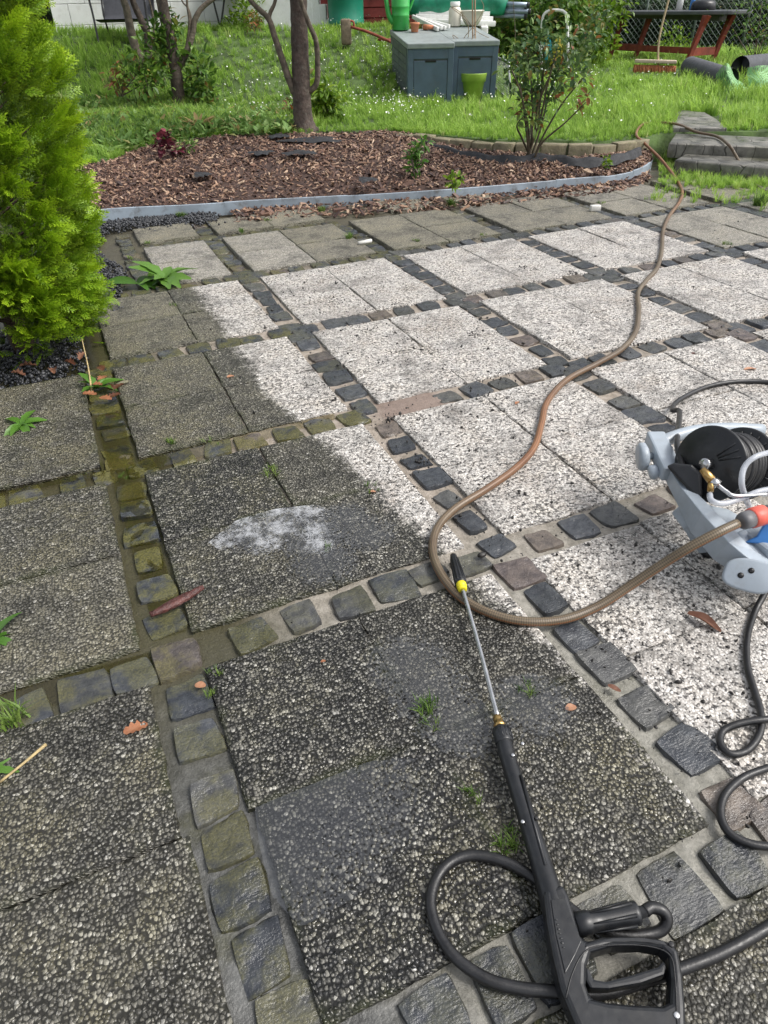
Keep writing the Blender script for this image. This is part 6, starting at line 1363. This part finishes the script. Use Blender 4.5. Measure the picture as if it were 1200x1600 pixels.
# ---- table
M_TRED = simple('red_brown_wood', (0.235, 0.042, 0.022), 0.5, var=0.25, scale=10, bump=0.2, bscale=50)
M_TTOP = simple('dark_grey_table_top', (0.085, 0.090, 0.095), 0.35, var=0.15, scale=6)
L1, L2, R1, R2 = GL(951, 93), GL(990, 96), GL(1070, 105), GL(1109, 102); tz = 0.5 * (L1[2] + R1[2])
ctr = (L1 + L2 + R1 + R2) / 4; tab = empty('garden_table', ctr)
la = R1 - L1; la[2] = 0; la /= np.linalg.norm(la); sa = np.array([-la[1], la[0], 0])
Htab = up_to(1070, 25, R1)[2] - tz
def ov(L_, W_): return [(L_ / 2 * math.copysign(abs(math.cos(a)) ** 0.45, math.cos(a)), W_ / 2 * math.copysign(abs(math.sin(a)) ** 0.45, math.sin(a))) for a in np.linspace(0, 2 * math.pi, 48, endpoint=False)]
tl = GD(931, 16, math.hypot(*(L1 - CAM)[:2]) + 0.3); tr_ = GD(1164, 22, math.hypot(*(R2 - CAM)[:2])); Lt = np.linalg.norm((tr_ - tl)[:2]) ; lx = (tr_ - tl); lx[2] = 0; lx /= np.linalg.norm(lx); ly = np.array([-lx[1], lx[0], 0])
tcn = (tl + tr_) / 2; tcn[2] = tz + Htab + 0.03
v, f = prism(ov(Lt, 1.0), np.stack([lx, ly, [0, 0, 1.0]], 1), tcn, 0.055, 0.012); obj('table_top', v, f, M_TTOP, tab, smooth=False)
for b_, lean in ((L1, 0.0), (L2, 0.0), (R1, 0.0), (R2, 0.0)):
    tpt = np.array([b_[0], b_[1], tz + Htab]) + (ctr - b_) * np.array([-0.10, -0.10, 0]) * 0 + RT * (0.18 if b_ is R1 or b_ is R2 else 0.16); 
    bar('leg', [b_ - np.array([0, 0, 0.03]), b_ * .55 + tpt * .45, b_ * .2 + tpt * .8, tpt], [0.10, 0.105, 0.13, 0.22], [0.06, 0.06, 0.06, 0.06], M_TRED, tab, 0.006)
for p_, q_ in ((L1, L2), (R1, R2)):
    bar('end_rail', [p_ + RT * 0.05 + [0, 0, Htab * 0.30], q_ + RT * 0.05 + [0, 0, Htab * 0.30]], 0.04, 0.11, M_TRED, tab, 0.005)
bar('stretcher', [(L1 + L2) / 2 + [0, 0, Htab * 0.30], (R1 + R2) / 2 + [0, 0, Htab * 0.30]], 0.04, 0.09, M_TRED, tab, 0.005)
bar('apron', [tl * .88 + tr_ * .12 + [0, 0, -0.06], tl * .12 + tr_ * .88 + [0, 0, -0.06]], 0.3, 0.07, M_TTOP, tab, 0.005)
tag(tab, 'dark topped garden table with red brown legs at the lawn rear', 'garden table')
q = GD(1098, 15, math.hypot(*(tcn - CAM)[:2]) - 0.2); q[2] = tcn[2] + 0.028
v, f = lathe([(0.19, 0), (0.20, 0.01), (0.19, 0.09), (0.16, 0.125), (0.10, 0.135)], q, (0, 0, 1), 24); tag(obj('black_basin', v, f, M_BLACKPL), 'upturned black basin on the garden table', 'basin')
q2 = q - RT * 0.10 + FW * 0.25; v, f = lathe([(0.035, 0), (0.037, 0.004), (0.037, 0.2), (0.015, 0.25), (0.015, 0.28)], q2, (0, 0, 1), 14); tag(obj('blue_bottle', v, f, M_BLUE), 'blue bottle behind the black basin on the table', 'bottle')
q3 = GD(1061, 14, math.hypot(*(tcn - CAM)[:2])); q3[2] = tcn[2] + 0.028; v, f = lathe([(0.05, 0), (0.055, 0.004), (0.05, 0.22), (0.03, 0.26)], q3, (0, 0, 1), 14); tag(obj('white_jug', v, f, M_WHITE), 'white jug on the garden table left of the basin', 'jug')
# ---- broom
bb = GL(1022, 113) + np.array([0, 0, 0.0]); br = empty('broom', bb); a = up_to(991, 101, bb); b = up_to(1056, 103, bb); ax_ = b - a; Lr = np.linalg.norm(ax_); Mr = frame(ax_, (0, 0, 1))
M_WOOD = simple('pale_wood', (0.46, 0.35, 0.22), 0.65, var=0.15, scale=20); M_BRIS = simple('orange_bristles', (0.42, 0.15, 0.06), 0.7, var=0.25, scale=40)
v, f = boxm((0, 0, 0), (0.10, 0.045, Lr), None, 0.008); head = obj('broom_head', v @ Mr.T + (a + b) / 2 + [0, 0, 0.05], f, simple('pale_broom_wood', (0.52, 0.42, 0.32), 0.6, var=0.1), br)
parts = []
for k in range(26):
    for r_ in range(3):
        p_ = a + ax_ * (k + 0.5) / 26 + FW * (r_ - 1) * 0.028; parts.append(tube(np.array([p_, p_ - np.array([0, 0, 0.11]) + rng.normal(0, .008, 3) - FW * 0.02]), [0.010, 0.014], 5))
v, f = join(parts); tag(obj('bristles', v, f, M_BRIS, br), kind='stuff')
v, f = tube(np.array([(a + b) / 2 + RT * 0.05, up_to(1030, 60, bb) , up_to(1047, -10, bb)]), 0.015, 10, 12); obj('handle', v, f, M_WOOD, br)
tag(br, 'wide orange bristled broom standing upright before the garden table', 'broom')
# ---- rolls of felt and netting
M_FELT = simple('grey_roofing_felt', (0.085, 0.088, 0.098), 0.85, var=0.15, scale=20, bump=0.3, bscale=200)
def roll(a, b, r, label):
    e = empty('felt_roll', (a + b) / 2); v, f = tube(np.array([a, (a + b) / 2, b]), r, 28, 6, cap=False); obj('outer_layer', v, f, M_FELT, e)
    M = frame(b - a); th_ = np.linspace(0, 2 * math.pi * 6, 160); rr = 0.25 * r + 0.75 * r * th_ / th_[-1]
    for end, s_ in ((a, 1), (b, -1)):
        u_ = (b - a) / np.linalg.norm(b - a); P = end + u_ * s_ * 0.004 + (np.cos(th_)[:, None] * M[:, 0] + np.sin(th_)[:, None] * M[:, 1]) * (rr * 0.97)[:, None]
        V = np.concatenate([P, P + u_ * s_ * 0.08]); m_ = len(P); obj('spiral_end', V, [[k, k + 1, m_ + k + 1, m_ + k] for k in range(m_ - 1)], M_FELT, e)
    return tag(e, label, 'felt roll')
a = GL(1075, 116); b = GL(1135, 138); r = 0.135; roll(a + [0, 0, r * 0.7], b + [0, 0, r * 0.7], r, 'dark grey felt roll with its spiral end towards the patio')
a = GL(1152, 122); b = GL(1230, 112); roll(a + [0, 0, 0.13], b + [0, 0, 0.13], 0.14, 'second grey felt roll half hidden behind the green netting')
t = NT('green_netting'); P_ = t.pos(); w = t.math('MAXIMUM', t.math('SINE', t.math('MULTIPLY', t.n('SeparateXYZ', {0: P_}).outputs[0], 260.0)), t.math('SINE', t.math('MULTIPLY', t.n('SeparateXYZ', {0: P_}).outputs[1], 260.0)))
t.P(Base_Color=(0.24, 0.47, 0.20), Roughness=0.6, Alpha=t.rng(w, 0.1, 0.6, 0.25, 0.95)); M_NET = t.m
def net(px, label):
    g_ = [GL(a, b) for a, b in px['base']]; tp_ = [up_to(a, b, g_[min(i, len(g_) - 1)]) for i, (a, b) in enumerate(px['top'])]
    rows_ = []; m_ = 24
    A = spline(np.array(g_), m_); B = spline(np.array(tp_), m_)
    for k in range(12): t_ = k / 11; q = A * (1 - t_) + B * t_; q = q + FW * (0.22 * t_ + 0.02 * math.sin(k)) ; q[:, 2] += 0.02 * np.sin(np.arange(m_) * 0.9 + k) * (1 - t_); rows_.append(q)
    ii = np.arange(12 * m_).reshape(12, m_); F = np.stack([ii[:-1, :-1], ii[:-1, 1:], ii[1:, 1:], ii[1:, :-1]], -1).reshape(-1, 4)
    return tag(obj('garden_netting', np.concatenate(rows_), F, M_NET), label, 'netting')
net({'base': [(1125, 140), (1145, 145), (1170, 140)], 'top': [(1128, 118), (1146, 100), (1158, 122)]}, 'pale green netting heaped against the nearer felt roll')
net({'base': [(1170, 140), (1195, 142), (1240, 140)], 'top': [(1178, 108), (1200, 104), (1240, 106)]}, 'green netting draped over the second felt roll at the right edge')

# ---- white block wall, chair, stairs, barrel, shed
M_WWALL = simple('whitewashed_block', (0.72, 0.73, 0.72), 0.75, var=0.05, scale=4, bump=0.3, bscale=50, dirt=(0.45, 0.44, 0.38), dirt_amt=0.35)
M_JOINT = simple('wall_joint', (0.42, 0.42, 0.40), 0.9, var=0.1)
wl0, wl1 = GD(90, 58, 13.6), GD(430, 46, 13.9); wa = wl1 - wl0; wa[2] = 0; Lw = np.linalg.norm(wa); wa /= Lw; wn_ = np.array([-wa[1], wa[0], 0]); MW = np.stack([wa, wn_, [0, 0, 1.0]], 1); z0 = min(wl0[2], wl1[2]) - 0.12
wall = empty('white_block_wall', wl0)
v, f = boxm((Lw / 2, 0.12, 1.2), (Lw, 0.20, 2.6), None); obj('wall_core', v @ MW.T + np.array([wl0[0], wl0[1], z0 - 0.1]), f, M_JOINT, wall, smooth=False)
bl, bh = 0.50, 0.26; bm_ = None
for r_ in range(9):
    x_ = -(0.25 if r_ % 2 else 0.0)
    while x_ < Lw - 0.05:
        a_, b_ = max(x_, 0), min(x_ + bl, Lw)
        if b_ - a_ > 0.05:
            v, f = boxm((0, 0, 0), (b_ - a_ - 0.006, 0.05, bh - 0.006), None, 0.004, 1); obj('block', v @ MW.T + np.array([wl0[0], wl0[1], z0]) + wa * (a_ + b_) / 2 + wn_ * rng.normal(0, 0.0015) + [0, 0, bh * (r_ + 0.5)], f, M_WWALL, wall, smooth=False)
        x_ += bl
tag(wall, 'whitewashed concrete block wall at the far left', 'wall')
# chair
cb0 = GD(200, 45, 12.6); ch = empty('garden_chair', cb0); M_SLING = simple('charcoal_sling_fabric', (0.065, 0.067, 0.078), 0.7, var=0.1, scale=30, bump=0.2, bscale=300); M_CHF = simple('dark_chair_frame', (0.03, 0.03, 0.034), 0.4, var=0.1)
cw = 0.62; cz0 = cb0[2] - 0.28
def cpnt(x_, y_, z_): return np.array([cb0[0], cb0[1], cz0 + z_]) + RT * x_ + FW * y_
rows_ = [cpnt(x_, y_, z_) for y_, z_ in ((-0.28, 0.40), (-0.05, 0.37), (0.16, 0.38), (0.22, 0.45), (0.30, 0.75), (0.42, 1.15)) for x_ in (-0.36, -0.12, 0.12, 0.36)]
ii = np.arange(24).reshape(6, 4); v = np.array(rows_); F = [list(q) for q in np.stack([ii[:-1, :-1], ii[:-1, 1:], ii[1:, 1:], ii[1:, :-1]], -1).reshape(-1, 4)]
F2 = F + [[q + 24 for q in p_][::-1] for p_ in F]; obj('sling_seat', np.vstack([v, v + FW * 0.012 - np.array([0, 0, 0.012])]), F2, M_SLING, ch)
for s_ in (-1, 1):
    v, f = tube(np.array([cpnt(s_ * 0.37, -0.30, 0.0), cpnt(s_ * 0.37, -0.27, 0.40), cpnt(s_ * 0.38, -0.26, 0.62)]), 0.014, 8, 12); obj('leg', v, f, M_CHF, ch)
    v, f = tube(np.array([cpnt(s_ * 0.37, 0.42, 0.0), cpnt(s_ * 0.37, 0.20, 0.40), cpnt(s_ * 0.37, 0.30, 0.75), cpnt(s_ * 0.37, 0.42, 1.16)]), 0.014, 8, 16); obj('leg', v, f, M_CHF, ch)
    v, f = boxm(cpnt(s_ * 0.38, -0.02, 0.63), (0.05, 0.60, 0.025), MG, 0.008); obj('armrest', v, f, M_CHF, ch)
tag(ch, 'charcoal sling garden chair before the white wall', 'chair')
tb0 = GD(344, 48, 12.9); sd_ = empty('folding_stand', tb0)
for a_, b_ in (((330, -12), (346, 46)), ((352, -12), (341, 50)), ((346, 40), (350, 48))):
    v, f = tube(np.array([GD(*a_, 12.9), GD(*b_, 12.9) - np.array([0, 0, 0.08])]), 0.014, 8, 4); obj('leg', v, f, M_CHF, sd_)
v, f = boxm(GD(340, -14, 12.9), (0.7, 0.5, 0.03), MG, 0.008); obj('top', v, f, M_CHF, sd_)
tag(sd_, 'thin crossed black legs of a folding stand before the white wall', 'stand')
# white stairs
s0 = GD(500, 54, 13.0); sts = empty('white_stairs', s0); base_z = s0[2] - 0.15
for k in range(6):
    xr = GD(521 - 10.5 * k, 40, 13.0); h_ = 0.15 + 0.19 * (k + 1); v, f = boxm((0, 0, h_ / 2), (1.15 - 0.0 * k, 0.9, h_), None, 0.006); c_ = np.array([xr[0], xr[1], base_z + 0]) - RT * (1.15 / 2) + FW * (0.45 + 0.003 * k) 
    x0_ = c_; obj('step', v @ MG.T + x0_, f, M_WWALL, sts, smooth=False)
tag(sts, 'whitewashed masonry stairs between the wall and the green barrel', 'stairs')
# barrel
gb = GD(541, 52, 12.7); M_BARREL = simple('green_barrel_plastic', (0.010, 0.20, 0.125), 0.4, var=0.12, scale=4); z_ = gb[2] - 0.15
v, f = lathe([(0.255, 0), (0.262, 0.01), (0.270, 0.25), (0.276, 0.26), (0.276, 0.29), (0.270, 0.30), (0.272, 0.60), (0.279, 0.61), (0.279, 0.64), (0.272, 0.65), (0.270, 0.92), (0.285, 0.93), (0.285, 0.97), (0.25, 0.98)], np.array([gb[0], gb[1], z_]) + FW * 0.27, (0, 0, 1), 40)
tag(obj('rain_barrel', v, f, M_BARREL), 'dark green rain barrel in front of the red shed', 'barrel')
# shed
sh0 = GD(500, 58, 13.5); sh1 = GD(700, 58, 13.3); sa_ = sh1 - sh0; sa_[2] = 0; Ls = np.linalg.norm(sa_); sa_ /= Ls; sn_ = np.array([-sa_[1], sa_[0], 0]); MS = np.stack([sa_, sn_, [0, 0, 1.0]], 1); zs = GD(600, 58, 13.4)[2] - 0.02
M_SHED = simple('red_painted_boards', (0.235, 0.035, 0.030), 0.6, var=0.2, scale=8, bump=0.3, bscale=40); M_SHEDD = simple('dark_red_core', (0.09, 0.016, 0.014), 0.8, var=0.2)
shed = empty('red_shed', sh0); so = np.array([sh0[0], sh0[1], zs])
v, f = boxm((Ls / 2, 0.62, 1.0), (Ls - 0.02, 1.2, 2.0), None); obj('wall', v @ MS.T + so, f, M_SHEDD, shed, smooth=False)
for k in range(14):
    v, f = boxm((Ls / 2, 0.0, 0.07 + 0.135 * k), (Ls, 0.03, 0.128), eul(1, np.array([-0.05]), np.zeros(1), np.zeros(1))[0], 0.005, 1); obj('board', v @ MS.T + so, f, M_SHED, shed, smooth=False)
wq = np.linalg.norm((GD(600, 0, 13.4) - sh0)[:2]); v, f = boxm((wq, -0.012, 0.80), (0.40, 0.05, 0.55), None, 0.005); wnw = obj('window', v @ MS.T + so, f, M_SHED, shed, smooth=False)
M_PANE = simple('dark_window_glass', (0.02, 0.025, 0.028), 0.08, var=0.1); v, f = boxm((wq, -0.032, 0.82), (0.32, 0.02, 0.46), None); obj('pane', v @ MS.T + so, f, M_PANE, wnw, smooth=False)
v, f = boxm((0.0, -0.03, 1.0), (0.09, 0.05, 2.0), None, 0.005); obj('corner_board', v @ MS.T + so, f, M_SHEDD, shed, smooth=False)
v, f = boxm((Ls / 2, 0.5, 2.06), (Ls + 0.3, 1.6, 0.08), None, 0.01); obj('roof', v @ MS.T + so, f, M_FELT, shed, smooth=False)
v, f = boxm((Ls / 2, 0.02, -0.14), (Ls, 0.10, 0.27), None, 0.01); obj('plinth', v @ MS.T + so, f, M_KERB, shed, smooth=False)
tag(shed, 'red painted board shed behind the green barrel', 'shed')
# rusty tool
t0 = GD(541, 50, 11.6); tool = empty('garden_tool', t0); M_RUST = simple('rusty_red_iron', (0.24, 0.055, 0.03), 0.7, var=0.3, scale=15); M_OLD = simple('old_timber', (0.17, 0.13, 0.09), 0.8, var=0.3, scale=20)
v, f = tube(np.array([GD(548, 42, 11.6), GD(575, 50, 11.5), GD(612, 66, 11.3)]), 0.018, 8, 10); obj('pull_bar', v, f, M_RUST, tool)
v, f = boxm(GD(541, 50, 11.65), (0.14, 0.14, 0.30), MG, 0.02); obj('block', v, f, M_OLD, tool)
v, f = tube(np.array([GD(541, 38, 11.6), GD(545, 33, 11.6), GD(552, 34, 11.6), GD(553, 42, 11.6)]), 0.014, 8, 10); obj('hook', v, f, M_RUST, tool)
v, f = tube(np.array([GD(590, 62, 11.5), GD(613, 62, 11.5)]), 0.016, 8, 4); obj('cross_bar', v, f, M_RUST, tool)
tag(tool, 'rusty red iron bar with a timber block lying before the barrel', 'garden tool')

# ---- fence, hedges and shrubs at the rear
M_HEDGE = leafmat('hedge_leaves', [(0, (0.012, 0.030, 0.012)), (0.6, (0.028, 0.065, 0.022)), (1, (0.06, 0.11, 0.035))], 0.2, 0.5)
def hedge(name, pxa, pxb, dist, h, depth, n, size, mat, label, zoff=0.0):
    a, b = GD(*pxa, dist[0]), GD(*pxb, dist[1]); e = empty(name, (a + b) / 2); L_ = np.linalg.norm(b - a); d_ = (b - a) / L_; nr = np.array([-d_[1], d_[0], 0])
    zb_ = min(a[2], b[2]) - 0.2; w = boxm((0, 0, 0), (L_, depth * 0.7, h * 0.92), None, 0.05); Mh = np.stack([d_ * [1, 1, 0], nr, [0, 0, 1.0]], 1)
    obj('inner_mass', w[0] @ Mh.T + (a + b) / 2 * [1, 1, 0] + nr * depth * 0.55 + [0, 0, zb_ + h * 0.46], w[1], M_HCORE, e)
    s = rng.random(n); zz = rng.random(n); dd = rng.normal(0, 0.10, n); lump = 0.06 * np.sin(s * L_ * 5.1) + 0.05 * np.sin(zz * 9 + s * L_ * 3)
    P = a * [1, 1, 0] + s[:, None] * L_ * (d_ * [1, 1, 0]) + nr * (depth * 0.12 + np.where(zz > 0.93, rng.random(n) * depth, 0) + dd * 0.6 + lump)[:, None] + np.column_stack([np.zeros(n), np.zeros(n), zb_ + zz * h])
    D = -nr + rng.normal(0, 0.8, (n, 3)); scatter('foliage', LEAF2, P, look(D), size * rng.uniform(0.6, 1.3, n)[:, None] * np.ones((1, 3)), mat, e)
    return tag(e, label, 'hedge')
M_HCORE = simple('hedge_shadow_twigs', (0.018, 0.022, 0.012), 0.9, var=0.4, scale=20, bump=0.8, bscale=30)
hedge('clipped_hedge', (930, 98), (1260, 104), (19.5, 20.5), 1.5, 0.9, 9000, 0.085, M_HEDGE, 'dark clipped hedge behind the wire fence')
hedge('tall_hedge', (560, 60), (960, 60), (17.0, 19.0), 3.4, 1.2, 7000, 0.13, M_LDARK, 'tall dark green hedge behind shed and storage boxes')
hedge('rear_hedge', (860, 40), (1500, 50), (24.0, 25.0), 5.0, 1.4, 7000, 0.17, M_HEDGE, 'tall dark tree screen far behind the fence')
hedge('left_hedge', (-250, 60), (150, 55), (15.5, 15.0), 3.2, 1.0, 3000, 0.12, M_LDARK, 'green hedge beyond the white wall')
fa_, fb_ = GD(900, 92, 18.6), GD(1290, 100, 19.4); fen = empty('wire_fence', (fa_ + fb_) / 2); fL = np.linalg.norm((fb_ - fa_)[:2]); fd = (fb_ - fa_) / np.linalg.norm(fb_ - fa_); M_WIRE = simple('green_grey_wire', (0.14, 0.17, 0.15), 0.5, 0.3, var=0.1); fz = min(fa_[2], fb_[2]) - 0.1; FH = 2.0
parts = []; cell = 0.11
def quadwire(p_, q_, r_=0.0045):
    u_ = q_ - p_; n_ = np.cross(u_, FW); n_ = n_ / np.linalg.norm(n_) * r_; return np.array([p_ + n_, p_ - n_, q_ - n_, q_ + n_, (p_ + FW * r_), (q_ + FW * r_)]), [[0, 1, 2, 3], [0, 3, 5, 4], [1, 4, 5, 2]]
k = -FH
while k < fL:
    for sgn in (1, -1):
        x0_, x1_ = (k, k + FH) if sgn == 1 else (k + FH, k); p_ = fa_ * [1, 1, 0] + fd * [1, 1, 0] * x0_ + [0, 0, fz]; q_ = fa_ * [1, 1, 0] + fd * [1, 1, 0] * x1_ + [0, 0, fz + FH]; parts.append(quadwire(p_, q_))
    k += cell
v, f = join(parts); tag(obj('wire_mesh', v, f, M_WIRE, fen), kind='stuff')
for k in range(5):
    p_ = fa_ * [1, 1, 0] + fd * [1, 1, 0] * fL * (k + 0.3) / 5 + [0, 0, fz]; v, f = tube(np.array([p_, p_ + [0, 0, FH + 0.05]]), 0.022, 8); obj('post', v, f, M_WIRE, fen)
tag(fen, 'green grey chain link fence behind the garden table', 'fence')
bush('leafy_shrub', (800, 92), [(775, 40), (790, 60), (810, 50), (830, 40), (850, 30), (870, 45), (890, 30), (905, 50), (800, 20), (825, 10), (850, 5), (880, 0), (905, 10), (925, 20), (785, 15), (770, 60), (815, 75), (840, 70), (865, 70), (890, 70)], 0.33, 2600, 0.10, M_LGREEN, 'broad leafy green shrub behind the pole bundle', base=GD(830, 85, 13.4))
bush('leafy_shrub', (930, 90), [(905, 40), (920, 25), (935, 10), (915, 60), (945, 35), (928, 70), (900, 10), (955, 5)], 0.30, 1100, 0.10, M_LYEL, 'yellow green shrub left of the garden table', base=GD(922, 88, 14.2))
bush('low_shrub', (1055, 98), [(1045, 70), (1060, 55), (1070, 72), (1035, 82), (1055, 85)], 0.30, 420, 0.07, M_LYEL, 'small yellow green shrub under the garden table', base=GD(1055, 98, 17.6))
bush('twiggy_shrub', (1180, 98), [(1160, 40), (1175, 20), (1190, 50), (1200, 25), (1185, 75), (1205, 70), (1170, 60), (1150, 25), (1195, 5), (1215, 40)], 0.32, 420, 0.06, M_LGREEN, 'sparse twiggy shrub at the far right', base=GD(1180, 100, 14.5), smat=M_BROWN)
bush('wall_creeper', (378, 45), [(370, 40), (380, 25), (390, 40), (385, 10), (365, 48), (375, 5), (395, 20), (400, 45)], 0.20, 500, 0.075, M_LYEL, 'yellow green creeper in front of the white wall end', base=GD(382, 46, 12.8))
bush('dry_tuft', (396, 42), [(394, 35), (398, 25), (400, 40)], 0.08, 60, 0.10, M_LRED, 'tuft of rusty dry leaves by the white wall end', base=GD(396, 44, 12.3), protos=LANCE)
